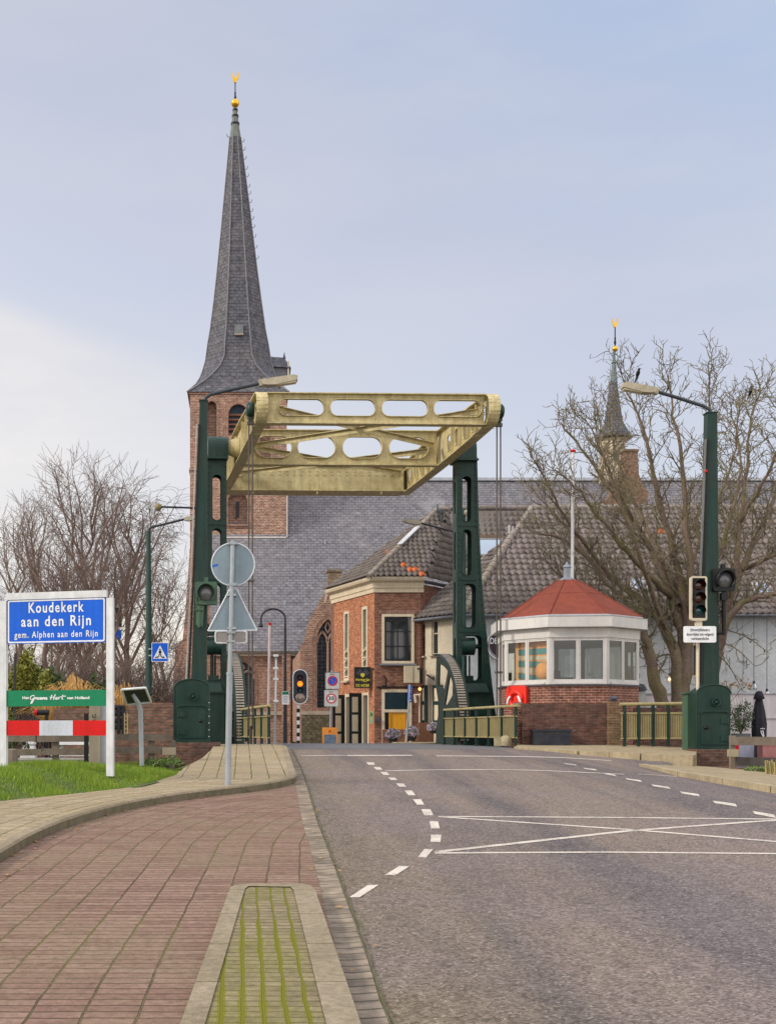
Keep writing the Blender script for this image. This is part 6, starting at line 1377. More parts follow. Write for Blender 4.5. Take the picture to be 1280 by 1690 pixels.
mb.build('pictogram', BLACK, pn); mb = MB(); mb.box(c+Vector((-.3, .05, .12)), (.25, .04, .05)); mb.box(c+Vector((-.3, .05, -.12)), (.25, .04, .05)); mb.build('bracket', STEEL, t)
# gooseneck lamp
d = 46; t = thing('gooseneck_lamp', 'black gooseneck lamp curving left in front of the church wall', 'street lamp', P(470.5, 1232, d))
mb = MB(); pts = [P(470.5, 1235, d), P(470.5, 1140, d), P(470.5, 1030, d)]; mb.tube(pts, [.085, .06, .045], 10); mb.tube([P(470.5, 1032, d)]+[P(450.5+20*cos(radians(a)), 1022-17*sin(radians(a)), d) for a in range(0, 181, 12)]+[P(430.5, 1028, d)], .038, 8); mb.build('pole', DARKM, t)
mb = MB(); mb.lathe(P(430, 1032, d), [(.03, .12), (.05, .06), (.09, .0), (.10, -.06), (.06, -.08)], 12); mb.build('lamp_head', DARKM, t)
t = thing('info_plate', 'small white plate with a green header on the black gooseneck pole', 'sign', P(471, 1163, d-.1)); c = P(471, 1152, d-.1); mb = MB(); mb.box(c, (.27, .02, .50)); mb.build('panel', SWHITE, t)
mb = MB(); mb.box(c+Vector((0, -.012, .18)), (.24, .012, .11)); mb.build('green_header', SGREEN, t); mb = MB()
for k, wd in enumerate((.18, .2, .16, .19, .12)): mb.box(c+Vector((0, -.012, .06-.06*k)), (wd, .008, .018))
mb.build('text_line', plain('grey print', (.25, .25, .27), .6), t)
# poles
d = 45.6; t = thing('banded_pole', 'thin white pole with a red cap left of the gooseneck lamp', 'pole', P(443, 1230, d)); mb = MB(); mb.tube([P(442, 1232, d), P(445, 1031, d)], .05, 8); mb.build('pole', plain('pinkish white', (.62, .54, .52), .5, 0, .3), t); mb = MB(); mb.tube([P(445, 1032, d), P(445, 1028, d)], .065, 8); mb.build('cap', RED, t)
t = thing('bracket_pole', 'grey pole with white brackets beside the thin white pole', 'pole', P(454, 1230, d)); mb = MB(); mb.tube([P(453.5, 1232, d), P(455.5, 1082, d)], .045, 8); mb.build('pole', STEEL, t); mb = MB(); mb.bar(P(454.7, 1160, d-.05), P(455.6, 1090, d-.05), .05, .10, 0, Y_)
for y in (1082, 1103, 1121, 1157): mb.box(P(455, y, d-.05), (.19, .12, .09))
mb.build('bracket', WHITE, t)
d = 42; t = thing('flag_pole', 'tall white flag pole with a red top behind the hut roof', 'flag pole', P(943.5, 1200, d)); mb = MB(); mb.tube([P(942, 1220, d), P(945, 746, d)], [.075, .05], 10); mb.build('pole', WHITE, t); mb = MB(); mb.lathe(P(945, 744, d), [(.04, -.06), (.10, -.02), (.10, .02), (.03, .05)], 10); mb.build('cap', RED, t)
# traffic signal on striped post
d = 46; t = thing('roadside_signal', 'oval white rimmed traffic signal showing amber on a striped post', 'traffic light', P(492, 1230, d)); c = P(495, 1133.5, d)
mb = MB(); w, hh = .29, .665; mb.plate(rrect(-w, -hh, w, hh, .285, 10), [], c+Y_*.03, X_, Z_, .03); bd = mb.build('backing_board', plain('signal board', (.035, .04, .055), .5), t)
mb = MB(); mb.plate(rrect(-w, -hh, w, hh, .285, 10), [rrect(-w+.035, -hh+.035, w-.035, hh-.035, .25, 10)], c, X_, Z_, .012); mb.build('white_rim', SWHITE, bd)
for dz, mm, nm in ((.34, glassmat('dark red', (.06, .012, .02), .3), 'lens'), (.11, emit('amber lamp', (1, .24, .015), 1.5), 'lens'), (-.14, glassmat('dark teal', (.012, .04, .05), .3), 'lens')):
    mb = MB(); mb.lathe(c+Vector((0, -.01, dz)), [(.105, 0), (.09, .03), (.01, .045)], 20, ax=(X_, Z_, -Y_)); l_ = mb.build(nm, mm, t)
    mb = MB(); vs = []
    for i in range(13):
        a = radians(-10+200*i/12)
        for y in (-.01, -.15): vs.append(c+Vector((.12*cos(a), y, dz+.12*sin(a))))
    mb.add(vs, [(2*i, 2*i+1, 2*i+3, 2*i+2) for i in range(12)]); mb.build('visor', BLACK, l_)
mb = MB(); mb.lathe(c+Vector((0, -.01, -.44)), [(.19, 0), (.17, .03), (.01, .04)], 20, ax=(X_, Z_, -Y_)); mb.build('round_plate', plain('reflective brownish disc', (.34, .26, .22), .15, .4), t)
mb = MB()
for k in range(10):
    y1, y0 = 1163+6.6*k, 1163+6.6*(k+1); mb.tube([P(492, y0, d+.1), P(492, y1, d+.1)], .062, 10, k % 2)
mb.build('striped_post', [SWHITE, BLACK], t)
# no parking / 30 sign
d = 47; t = thing('zone_sign', 'two white zone plates with no parking above a 30 limit', 'road sign', P(545, 1232, d)); lean = Vector((-.02, 0, 1)).normalized()
mb = MB(); mb.tube([P(544, 1232, d+.06), P(547.5, 1106, d+.06)], .04, 8); mb.build('pole', STEEL, t)
for (cx, cy, kind) in ((548.5, 1123.5, 0), (546.5, 1152.5, 1)):
    c = P(cx, cy, d); mb = MB(); mb.plate(rrect(-.285, -.33, .285, .33, .02), [], c+Y_*.02, X_, Z_, .02); pn = mb.build('panel', plain('plate white', (.60, .61, .60), .45, 0, .12), t)
    mb = MB(); mb.plate(rrect(-.285, -.33, .285, .33, .02), [rrect(-.27, -.315, .27, .315, .02)], c, X_, Z_, .006); mb.build('dark_edge', plain('edge grey', (.12, .12, .13), .5), pn)
    q = c+Z_*-.01; mb = MB(); mb.plate(circ(0, 0, .195, 30), [circ(0, 0, .148, 30)], q, X_, Z_, .008)
    if kind == 0: mb.plate([(-.12, .10), (-.10, .12), (.12, -.10), (.10, -.12)], [], q, X_, Z_, .009); 
    mb.build('red_ring', RED, pn); mb = MB(); mb.plate(circ(0, 0, .150, 30), [], q, X_, Z_, .005); mb.build('disc', BLUE if kind == 0 else SWHITE, pn)
    mb = MB(); mb.text('zone', .09, c+Z_*.25, X_, Z_, .005, 0, 1, .001)
    if kind: mb.text('30', .21, q, X_, Z_, .011, 0, 1.15, .006, fit=.22)
    mb.build('lettering', BLACK, pn)
# A-frame board
d = 46.5; t = thing('sandwich_board', 'orange and blue sandwich board on the pavement by the pub', 'board', P(545, 1228, d)); c = P(544.5, 1229, d); mb = MB()
bd_ = plain('orange board face', (.80, .30, .04), .5, 0, .1)
mb.plate(rect(-.29, 0, .29, .66), [], c, X_, Vector((0, .18, 1)), .03); bb = mb.build('front_panel', bd_, t); mb = MB(); mb.plate(rect(-.29, 0, .29, .66), [], c+Y_*.35, X_, Vector((0, -.2, 1)), .03); mb.build('rear_panel', bd_, t)
vv = Vector((0, .18, 1)).normalized(); nn = X_.cross(vv); mb = MB(); mb.plate(rect(-.23, .02, .24, .38), [], c+nn*.03, X_, vv, .004); mb.build('blue_picture', plain('blue grey print', (.10, .16, .25), .5, 0, .5, 8, (.25, .28, .3)), bb)
mb = MB(); mb.text('n', .16, c+nn*.03+vv*.52, X_, vv, .005, 0, 1, .01); mb.build('letter', RED, bb)
# post mounted parking sign seen obliquely
d = 46; t = thing('blue_street_sign', 'narrow blue sign seen nearly edge on on a leaning grey pole', 'sign', P(671, 1228, d)); mb = MB(); mb.tube([P(670, 1228, d), P(676, 1130, d)], .035, 8); mb.build('pole', STEEL, t)
a, b = P(672, 1145, d), P(679, 1145, d+.45); u = Vector((b.x-a.x, b.y-a.y, 0)); mb = MB(); mb.plate(rrect(0, -.32, u.length, .32, .02), [], a, u, Vector((.04, 0, 1)), .02); pn = mb.build('panel', BLUE, t)
mb = MB(); un = u.normalized(); nn = un.cross(Z_); mb.plate([(.1, .1), (.35, .2), (.35, .12), (.2, .0), (.3, -.1), (.1, -.2)], [], a+nn*.022, u, Z_, .003); mb.plate(rect(.1, -.27, .35, -.22), [], a+nn*.022, u, Z_, .003); mb.build('white_symbol', SWHITE, pn)
d = 49.3; t = thing('meter_box', 'cream wall box between the pub window and the drainpipe', 'box', P(680, 1127, d)); a, b = P(668, 1127, d), P(692, 1099, d); mb = MB(); mb.box(((a.x+b.x)/2, d+.2, (a.z+b.z)/2), (b.x-a.x, .4, b.z-a.z)); mb.build('box_body', plain('cream box', (.56, .49, .34), .6), t)
mb = MB(); mb.box(((a.x+b.x)/2+.04, d-.01, (a.z+b.z)/2), (.008, .02, b.z-a.z-.05)); mb.box((b.x-.05, d-.02, b.z-.12), (.07, .03, .07)); mb.box((b.x+.06, d+.2, (a.z+b.z)/2-.05), (.12, .3, .6)); mb.build('latch', BLACK, t)
d = 50.2; t = thing('drain_pipe', 'cream drainpipe between the brick pub and the cream facade', 'pipe', P(688, 1228, d)); mb = MB(); mb.tube([P(687, 1232, d), P(687.5, 1025, d)], .065, 8); mb.tube([P(692, 1215, d-.5), P(692, 1145, d-.5)], .03, 6); mb.build('pipe', CREAM, t); mb = MB(); mb.box(P(687, 1022, d), (.32, .25, .35)); mb.build('hopper', plain('grey hopper', (.18, .19, .21), .5), t)
t = thing('wall_light', 'small lit orange bulb on a cream bracket beside the shutter', 'lamp', P(692, 1150, 49.4)); mb = MB(); mb.ball(P(692.5, 1137.5, 49.3), .06, 0, 10); mb.build('bulb', emit('warm bulb', (1, .42, .10), 3.5), t); mb = MB(); mb.bar(P(683, 1147, 49.6), P(694, 1146, 49.4), .05, .05); mb.tube([P(684, 1147, 49.6), P(686, 1160, 49.6)], .06, 6); mb.build('bracket', CREAM, t)
t = thing('wall_bracket', 'dark iron wall bracket on the cream facade', 'bracket', P(713, 1118, 49)); mb = MB(); mb.bar(P(704, 1114, 49.4), P(715, 1121, 48.9), .05, .05); mb.bar(P(715.5, 1116, 48.9), P(715.5, 1124, 48.9), .04, .04, 0, Y_); mb.build('iron', BLACK, t)
# planters
FLW = leafmat('purple white petals', (.30, .16, .42), (.80, .74, .84)); FLG = leafmat('planter leaves', (.05, .09, .03), (.12, .17, .06)); BASK = plain('dark basket', (.035, .03, .03), .8)
for i, (x, y0, y1, w, lab) in enumerate(((648, 1228, 1205, 22, 'round planter of purple and white flowers by the yellow door'), (679, 1225, 1201, 22, 'round planter of mauve flowers at the blue sign pole'), (716, 1213, 1195, 22, 'hanging basket of mauve flowers at the brown board'))):
    d = 47.2; c = P(x, y0-2, d); t = thing('flower_planter', lab, 'planter', c, 'flower planters outside the pub'); r = w/2*d/F; hh = (y0-y1)*d/F
    mb = MB(); mb.lathe(c, [(r*.5, 0), (r*.75, hh*.25), (r*.8, hh*.45)], 12); mb.build('basket', BASK, t); rg = random.Random(i)
    for nm, mm, n, s_ in (('foliage', FLG, 700, .035), ('flowers', FLW, 520, .042)):
        mb = MB()
        for k in range(n):
            a, b_ = rg.uniform(0, 2*pi), rg.uniform(-.5, 1); rr2 = r*(1.05 if nm == 'flowers' else .95)*rg.uniform(.75, 1.08); q_ = math.sqrt(max(0, 1-b_*b_)); p = c+Vector((rr2*q_*cos(a), rr2*q_*sin(a), hh*.55+b_*hh*.45))
            e1, e2 = Vector((rg.gauss(0, 1), rg.gauss(0, 1), rg.gauss(0, 1))).normalized(), Vector((rg.gauss(0, 1), rg.gauss(0, 1), rg.gauss(0, 1))).normalized()
            mb.add([p, p+e1*s_, p+e1*s_*.6+e2*s_, p+e2*s_*.7], [(0, 1, 2, 3)])
        mb.build(nm, mm, t)
d = 47.8; t = thing('plant_box', 'brown boarded plant box at the foot of the cream facade', 'planter', P(701, 1228, d)); a, b = P(692, 1230, d), P(716, 1193, d); mb = MB(); mb.box(((a.x+b.x)/2, d+.3, (a.z+b.z)/2), (b.x-a.x, .5, b.z-a.z)); mb.build('boards', plain('red brown boards', (.22, .10, .055), .7, 0, .5, 8), t)
d = 48.3; t = thing('plant_box', 'wide brown brick planter behind the round flower planters', 'planter', P(650, 1228, d)); a, b = P(632, 1232, d), P(668, 1204, d); mb = MB(); mb.box(((a.x+b.x)/2, d+.2, (a.z+b.z)/2), (b.x-a.x, .3, b.z-a.z)); mb.build('boards', BR_DARK, t)
d = 45.8; mb = MB(); mb.box(P(690, 1227.5, d)+Y_*.6, (1.7, 1.2, .10)); tag(mb.build('paved_step', plain('yellow step', (.42, .34, .20), .8), at=P(690, 1228, d)), 'low yellowish kerb slab under the flower planters', 'step')
# ================================================================ terrace on the right
t = thing('terrace_screen', 'long white terrace screen along the cafe wall', 'screen', Vector((20, 46, 1))); d = 46.6; mb = MB(); a = P(1045, 1235, d); b = P(1650, 1145, d); mb.box(((a.x+b.x)/2, d, (a.z+b.z)/2), (b.x-a.x, .05, b.z-a.z)); mb.build('panel', plain('white screen', (.66, .62, .65), .6, 0, .15, .6), t)
mb = MB(); x = 1060
while x < 1640: mb.bar(P(x, 1235, d-.05), P(x, 1144, d-.05), .04, .04, 0, Y_); x += 62
mb.bar(P(1045, 1145, d-.05), P(1650, 1145, d-.05), .05, .04); mb.bar(P(1045, 1186, d-.05), P(1650, 1186, d-.05), .04, .03); mb.build('frame', plain('screen frame', (.42, .42, .46), .5), t)
d = 44.6; t = thing('closed_parasol', 'closed black terrace parasol with a small white emblem', 'parasol', P(1252, 1245, d)); c = P(1252, 1240, d); k = d/F; mb = MB(); prof = [(.20, .25), (.235, .5), (.25, 1.0), (.19, 1.5), (.14, 1.75), (.12, 1.9), (.20, 1.93), (.14, 2.12), (.10, 2.2), (.02, 2.22)]
vs = []; n = 24
for r, z in prof:
    for j in range(n): rr2 = r*(1+.16*(1 if j % 3 == 0 else -.5)*(1 if z < 1.9 else .2)); vs.append(c+Vector((rr2*cos(2*pi*j/n), rr2*sin(2*pi*j/n), z)))
mb.add(vs, [(i*n+j, i*n+(j+1) % n, (i+1)*n+(j+1) % n, (i+1)*n+j) for i in range(len(prof)-1) for j in range(n)], 0, True); mb.build('canopy', plain('charcoal canvas', (.035, .034, .045), .8, 0, .3), t)
mb = MB(); mb.tube([c-Z_*.2, c+Z_*.4], .035, 8); mb.build('pole', DARKM, t)
mb = MB(); strokes(mb, [[(-.06, .14), (-.02, .0), (.03, -.08), (.06, -.02)], [(0, .16), (.03, .05), (.02, -.05)], [(-.08, .2), (.0, .22), (.08, .2)], [(-.06, -.13), (.0, -.14), (.07, -.12)]], c+Vector((.0, -.30, .62)), X_, Z_, .014); mb.build('emblem', SWHITE, t)
def leafcloud(mb, c, rad, n, s_, rg, flat=1.):
    for k in range(n):
        v_ = Vector((rg.gauss(0, 1), rg.gauss(0, 1), rg.gauss(0, 1))).normalized()*rg.random()**.4; p = c+Vector((v_.x*rad[0], v_.y*rad[1], v_.z*rad[2]))
        e1, e2 = Vector((rg.gauss(0, 1), rg.gauss(0, 1), rg.gauss(0, 1))).normalized(), Vector((rg.gauss(0, 1), rg.gauss(0, 1), rg.gauss(0, 1))).normalized(); ss = s_*rg.uniform(.6, 1.3)
        mb.add([p, p+e1*ss*.35+e2*ss*.5, p+e1*ss, p+e1*ss*.65-e2*ss*.3], [(0, 1, 2, 3)])
d = 44.4; c = P(1222, 1236, d); t = thing('potted_olive', 'bushy grey green shrub in a dark tub on the terrace', 'potted plant', c); rg = random.Random(8)
mb = MB(); mb.lathe(c, [(.26, -.1), (.34, .55), (.30, .56)], 14); mb.build('tub', plain('grey tub', (.09, .095, .10), .6), t)
mb = MB()
for k in range(26):
    a = rg.uniform(0, 2*pi); l_ = rg.uniform(.5, 1.25); mb.tube([c+Z_*.5, c+Vector((cos(a)*l_*.25, sin(a)*l_*.25, .5+l_*.7)), c+Vector((cos(a)*l_*.55, sin(a)*l_*.55, .5+l_*1.15))], [.012, .008, .004], 4)
mb.build('stems', BARK, t); mb = MB(); LV = leafmat('olive leaves', (.035, .07, .03), (.14, .19, .11))
for k in range(16):
    a = rg.uniform(0, 2*pi); r = rg.uniform(.1, .42); leafcloud(mb, c+Vector((cos(a)*r, sin(a)*r, rg.uniform(.7, 1.65))), (.2, .2, .24), 75, .075, rg)
mb.build('foliage', LV, t)
mb = MB(); c2 = P(1212, 1130, d-.3); 
for k in range(30): leafcloud(mb, c2+Vector((rg.uniform(-.5, .6), rg.uniform(-.2, .2), rg.uniform(-.12, .14))), (.05, .05, .05), 2, .13, rg)
g = mb.build('withered_leaves', LEAF); g['kind'] = 'stuff'
# lamps hanging below the eave
WARM = emit('glowing filament', (1, .50, .14), 7.0)
for i, (x, y, lit, lab) in enumerate(((1050.5, 1113, 0, 'unlit wire cage pendant lamp right beside the hut'), (1104.5, 1120, 1, 'glowing pendant lamp between the two tree stems'), (1243.5, 1133, 0, 'unlit glass pendant lamp left of the parasol'), (1265, 1146, 1, 'glowing pendant lamp just right of the parasol'))):
    d = 47.0; c = P(x, y, d); t = thing('pendant_lamp', lab, 'lamp', c, 'pendant lamps hanging from the cafe eave'); mb = MB(); mb.tube([c+Z_*.18, Vector((c.x, d, 6.4)), Vector((c.x, 47.9, 6.44))], .012, 5); mb.build('cord', DARKM, t)
    mb = MB(); mb.lathe(c, [(.05, .10), (.045, .2), (.02, .22)], 10); mb.build('cap', DARKM, t)
    mb = MB(); mb.lathe(c, [(.06, .10), (.12, .0), (.13, -.12), (.10, -.16)], 12); mb.build('glass_shade', CLEAR, t)
    mb = MB(); mb.ball(c-Z_*.02, .055, 0, 10); mb.build('bulb', WARM if lit else SWHITE, t)
    if not lit:
        mb = MB()
        for k in range(6): a = k*pi/3; mb.tube([c+Vector((.05*cos(a), .05*sin(a), .10)), c+Vector((.12*cos(a), .12*sin(a), 0)), c+Vector((.13*cos(a), .13*sin(a), -.14))], .008, 4)
        mb.build('wire_cage', DARKM, t)
# heater/bin beside the hut
d = 39; c = P(1056, 1175, d); t = thing('patio_heater', 'pale square column with a dark cap to the right of the hut', 'heater', c); mb = MB(); mb.box(c+Z_*.2, (.27, .27, .95)); mb.build('column', plain('pale grey column', (.40, .42, .40), .6), t); mb = MB(); mb.lathe(c+Z_*.68, [(.22, 0), (.19, .1), (.12, .2), (.05, .22)], 8, 0, pi/8, False); mb.build('cap', DARKM, t)
# things seen between the rails at the right
d = 27.2; t = thing('timber_rail', 'grey timber rail fence at the right edge beside the green cabinet', 'fence', P(1240, 1275, d)); mb = MB(); mb.bar(P(1205, 1223, d), P(1400, 1224, d), .06, .19); mb.build('rail', WOOD, t); mb = MB(); mb.bar(P(1214, 1257, d), P(1400, 1261, d), .06, .20); mb.build('rail', plain('dark timber', (.075, .065, .06), .8), t)
for x in (1208, 1340):
    mb = MB(); mb.bar(P(x, 1214, d+.08), P(x, 1276, d+.08), .11, .10, 0, Y_); mb.build('fence_post', WOOD, t)
mb = MB(); c = P(1209, 1243, 27.1); mb.box(c, (.22, .1, .16)); tag(mb.build('timber_block', plain('mossy pale timber block', (.33, .29, .20), .8), at=c), 'pale square timber block at the left end of the right rail', 'block')
PK = plain('pink panel', (.50, .22, .20), .7); BLG = plain('pale blue panel', (.40, .43, .52), .6)
for x0, x1, y0, y1, dd, mm, nm, lab, cat in ((1212, 1219, 1229, 1241, 38, RED, 'crate', 'small red crate seen between the right rails', 'crate'), (1219, 1244, 1229, 1252, 38.5, BLG, 'storage_box', 'pale blue storage box seen between the right rails', 'box'), (1258, 1280, 1231, 1251, 38, PK, 'storage_box', 'pink storage box at the right edge between the rails', 'box'), (1282, 1310, 1229, 1251, 38.6, WHITE, 'storage_box', 'white storage box beyond the pink one', 'box'), (1246, 1256, 1229, 1252, 39, DARKM, 'parasol_base', 'dark parasol base between the boxes', 'base')):
    a, b = P(x0, y1, dd), P(x1, y0, dd); c = ((a.x+b.x)/2, dd+.2, (a.z+b.z)/2); mb = MB(); mb.box(c, (b.x-a.x, .4, b.z-a.z)); mb.box((c[0], c[1], b.z+.015), (b.x-a.x+.04, .44, .03)); mb.box((c[0], c[1]-.2, a.z+.06), (b.x-a.x-.06, .03, .05)); tag(mb.build(nm, mm, at=(c[0], dd+.2, a.z)), lab, cat)
mb = MB(); c = P(1265, 1262, 38); mb.box((22, 38.6, c.z-.35), (14, 3, .5)); struct(mb.build('terrace_deck', plain('mauve decking', (.24, .19, .20), .8, 0, .3, 1)))
# stakes and weeds by the right rail
rg = random.Random(9); mb = MB(); c = P(1272, 1279, 25.4)
for k in range(9): a = c+Vector((-.11+.035*k, rg.uniform(-.05, .05), 0)); mb.tube([a, a+Vector((rg.uniform(-.03, .03), 0, rg.uniform(.26, .34)))], .017, 6)
tag(mb.build('stake_bundle', plain('yellowish canes', (.38, .31, .13), .7, 0, .4, 6), at=c), 'bundle of yellowish cut canes standing by the right rail', 'canes')
GW = leafmat('weed leaves', (.05, .11, .02), (.14, .22, .05)); mb = MB()
for k in range(5): leafcloud(mb, P(1236+8*k, 1272, 26.4), (.14, .1, .10), 60, .06, rg)
for k in range(9): leafcloud(mb, P(238+7*k, 1258+rg.uniform(-3, 3), 25.0-.1*k), (.14, .1, .09), 60, .05, rg)
g = mb.build('weeds', GW); g['kind'] = 'stuff'
# ================================================================ bare trees
def polytube(mb, pts, r0, r1, n): 
    k = len(pts)-1; mb.tube(pts, [r0+(r1-r0)*i/k for i in range(k+1)], n, 0, False, True)
def smooth(pts, n=3):
    out = []
    for i in range(len(pts)-1):
        p0, p1, p2, p3 = pts[max(0, i-1)], pts[i], pts[i+1], pts[min(len(pts)-1, i+2)]
        for k in range(n): t_ = k/n; out.append(.5*((2*p1)+(p2-p0)*t_+(2*p0-5*p1+4*p2-p3)*t_*t_+(3*p1-p0-3*p2+p3)*t_**3))
    return out+[pts[-1]]
def twigs(mb, pts, r0, r1, lvl, P_, rg):
    """children along a branch"""
    L_ = sum((b-a).length for a, b in zip(pts, pts[1:])); spec = P_[lvl]; n = max(1, int(L_*spec['dens'])); k = len(pts)-1
    for i in range(n+1):
        f = spec['from']+(1-spec['from'])*(i+rg.random()*.8)/(n+.8); f = min(f, .995); j = min(k-1, int(f*k)); p = pts[j].lerp(pts[j+1], f*k-j); tn = (pts[j+1]-pts[j]).normalized()
        a = tn.orthogonal().normalized(); a.rotate(Matrix.Rotation(rg.uniform(0, 2*pi), 3, tn)); ang = radians(rg.uniform(*spec['ang'])); dr = (tn*cos(ang)+a*sin(ang)); dr += Vector((0, 0, spec['up'])); dr.normalize()
        ln = rg.uniform(*spec['len'])*(1-.35*f); rr0 = max(spec['rmin'], (r0+(r1-r0)*f)*spec['rk']); q = [p]; s_ = spec['seg']
        for m_ in range(s_):
            dr = (dr+Vector((rg.gauss(0, spec['wig']), rg.gauss(0, spec['wig']), rg.gauss(0, spec['wig'])+spec['trop']))).normalized(); q.append(q[-1]+dr*ln/s_)
        re = spec.get('rend', .004); polytube(mb[min(lvl, len(mb)-1)], q, rr0, max(re, rr0*.35), 4 if lvl < 2 else 3)
        if lvl+1 < len(P_): twigs(mb, q, rr0, max(re, rr0*.35), lvl+1, P_, rg)
D0 = 44; t = thing('bare_tree', 'big bare spreading tree with mossy limbs behind the keeper hut', 'tree', P(1118, 1232, D0))
TR = MB(); CRW = MB(); rg = random.Random(21)
limbs = [([(1112, 1236, 0), (1100, 1180, 0), (1082, 1130, -.3), (1072, 1085, -.5), (1062, 1050, -.7), (1045, 1022, -.9), (1018, 998, -1), (985, 985, -1), (950, 962, -1.1), (925, 935, -1.2)], .36, .06),
 ([(1125, 1236, 0), (1118, 1150, 0), (1114, 1080, .1), (1098, 1040, .2), (1080, 1012, .4), (1050, 985, .6), (1015, 960, .8), (975, 925, 1.0), (930, 890, 1.0), (890, 880, 1.1)], .34, .045),
 ([(1130, 1236, 0), (1128, 1150, 0), (1130, 1080, .1), (1120, 1030, .3), (1108, 985, .5), (1080, 920, .7), (1045, 860, .6), (1000, 800, .5), (960, 740, .3), (925, 700, .2)], .36, .03),
 ([(1128, 1120, 0), (1134, 1050, 0), (1130, 990, .1), (1112, 920, .1), (1095, 850, 0), (1078, 780, -.2), (1062, 710, -.2), (1040, 660, -.3), (1030, 630, -.3)], .26, .022),
 ([(1131, 1080, 0), (1142, 1010, -.3), (1140, 950, -.5), (1132, 870, -.6), (1128, 790, -.6), (1118, 720, -.7), (1108, 660, -.7), (1100, 620, -.8)], .24, .02),
 ([(1134, 1050, 0), (1150, 990, .3), (1165, 920, .5), (1175, 850, .8), (1172, 770, .9), (1168, 700, 1.0), (1172, 650, 1.1), (1168, 612, 1.1)], .24, .02),
 ([(1150, 1180, .1), (1175, 1120, .0), (1186, 1060, -.2), (1198, 1005, -.4), (1212, 940, -.5), (1222, 860, -.5), (1232, 770, -.3), (1238, 700, -.2), (1254, 645, 0)], .30, .02),
 ([(1186, 1070, -.2), (1205, 1015, -.8), (1235, 990, -1.2), (1268, 982, -1.5), (1310, 970, -1.6), (1370, 940, -1.8)], .20, .05),
 ([(1196, 1010, -.4), (1222, 940, .4), (1250, 880, .9), (1282, 810, 1.2), (1310, 730, 1.4), (1330, 660, 1.5)], .20, .025),
 ([(1140, 1010, 0), (1160, 960, -1.0), (1192, 900, -1.6), (1212, 830, -1.9), (1222, 750, -2), (1205, 680, -2.1)], .17, .02),
 ([(1108, 985, .5), (1070, 950, -1.2), (1030, 905, -2.0), (985, 850, -2.4), (950, 805, -2.6), (915, 775, -2.7)], .17, .02),
 ([(1078, 1015, .4), (1040, 1000, 1.4), (1000, 960, 2.1), (960, 905, 2.4), (915, 850, 2.6), (885, 815, 2.7)], .15, .02),
 ([(1120, 1000, .2), (1100, 930, 1.8), (1060, 860, 2.6), (1030, 790, 3.0), (1010, 720, 3.2), (1000, 670, 3.2)], .17, .02),
 ([(1050, 985, .6), (1010, 985, 1.6), (965, 975, 2.2), (925, 950, 2.5), (895, 920, 2.6)], .10, .02),
 ([(1015, 960, .8), (970, 905, -.4), (930, 850, -1.2), (905, 800, -1.6), (890, 770, -1.8)], .12, .02),
 ([(1045, 860, .6), (1010, 790, -.6), (985, 730, -1.2), (965, 690, -1.4)], .10, .018),
 ([(1098, 1040, .2), (1062, 940, -2.2), (1030, 850, -3.0), (1000, 770, -3.2), (985, 700, -3.2)], .13, .02),
 ([(1120, 1030, .3), (1150, 900, 2.4), (1195, 800, 3.0), (1215, 720, 3.1), (1215, 660, 3.1)], .13, .02),
 ([(1222, 860, -.5), (1255, 800, -1.8), (1285, 740, -2.3), (1300, 680, -2.4)], .11, .02),
 ([(1222, 940, .4), (1260, 925, -.6), (1300, 900, -1.0), (1350, 850, -1.2)], .13, .03),
 ([(1268, 982, -1.5), (1290, 1000, -1.8), (1330, 1010, -2.0)], .06, .02)]
SP = [dict(dens=2.7, len=(1.0, 2.2), ang=(25, 68), up=.25, trop=.09, wig=.20, seg=6, rk=.42, rmin=.018, **{'from': .22}),
      dict(dens=3.6, len=(.45, 1.1), ang=(28, 75), up=.15, trop=.08, wig=.24, seg=6, rk=.5, rmin=.016, **{'from': .15}),
      dict(dens=2.7, len=(.22, .55), ang=(28, 72), up=.1, trop=.06, wig=.25, seg=3, rk=.6, rmin=.0115, rend=.009, **{'from': .15})]
TW = MB()
for pts, r0, r1 in limbs:
    q = smooth([P(x, y, D0+dd) for x, y, dd in pts], 4); q = [q[0]]+[p+Vector((rg.gauss(0, .025), rg.gauss(0, .025), rg.gauss(0, .02))) for p in q[1:]]
    k = len(q)-1; r0 *= .80; TR.tube(q, [max(.02, r0*(1-(i/k))**1.25+r1*(i/k)) *(1+.07*rg.uniform(-1, 1)) for i in range(k+1)], 9, 0, False)
    twigs([CRW, CRW, TW], q, r0*.62, r1, 0, SP, rg)
# drooping inner twigs in front of the cafe wall
for (x, y, x2, y2) in ((1190, 1060, 1245, 1100), (1150, 1120, 1175, 1160), (1062, 1060, 1050, 1100), (1185, 1080, 1225, 1140), (1068, 1090, 1095, 1110), (1200, 1040, 1270, 1080)):
    a, b = P(x, y, D0-.3), P(x2, y2, D0-.8); q = smooth([a, a.lerp(b, .5)+Vector((0, 0, .15)), b], 4); polytube(CRW, q, .03, .012, 4); twigs([CRW, TW], q, .03, .012, 1, SP, rg)
TR.build('trunk', BARK, t); CRW.build('crown', TWIG, t); TW.build('crown', TWIG, t)
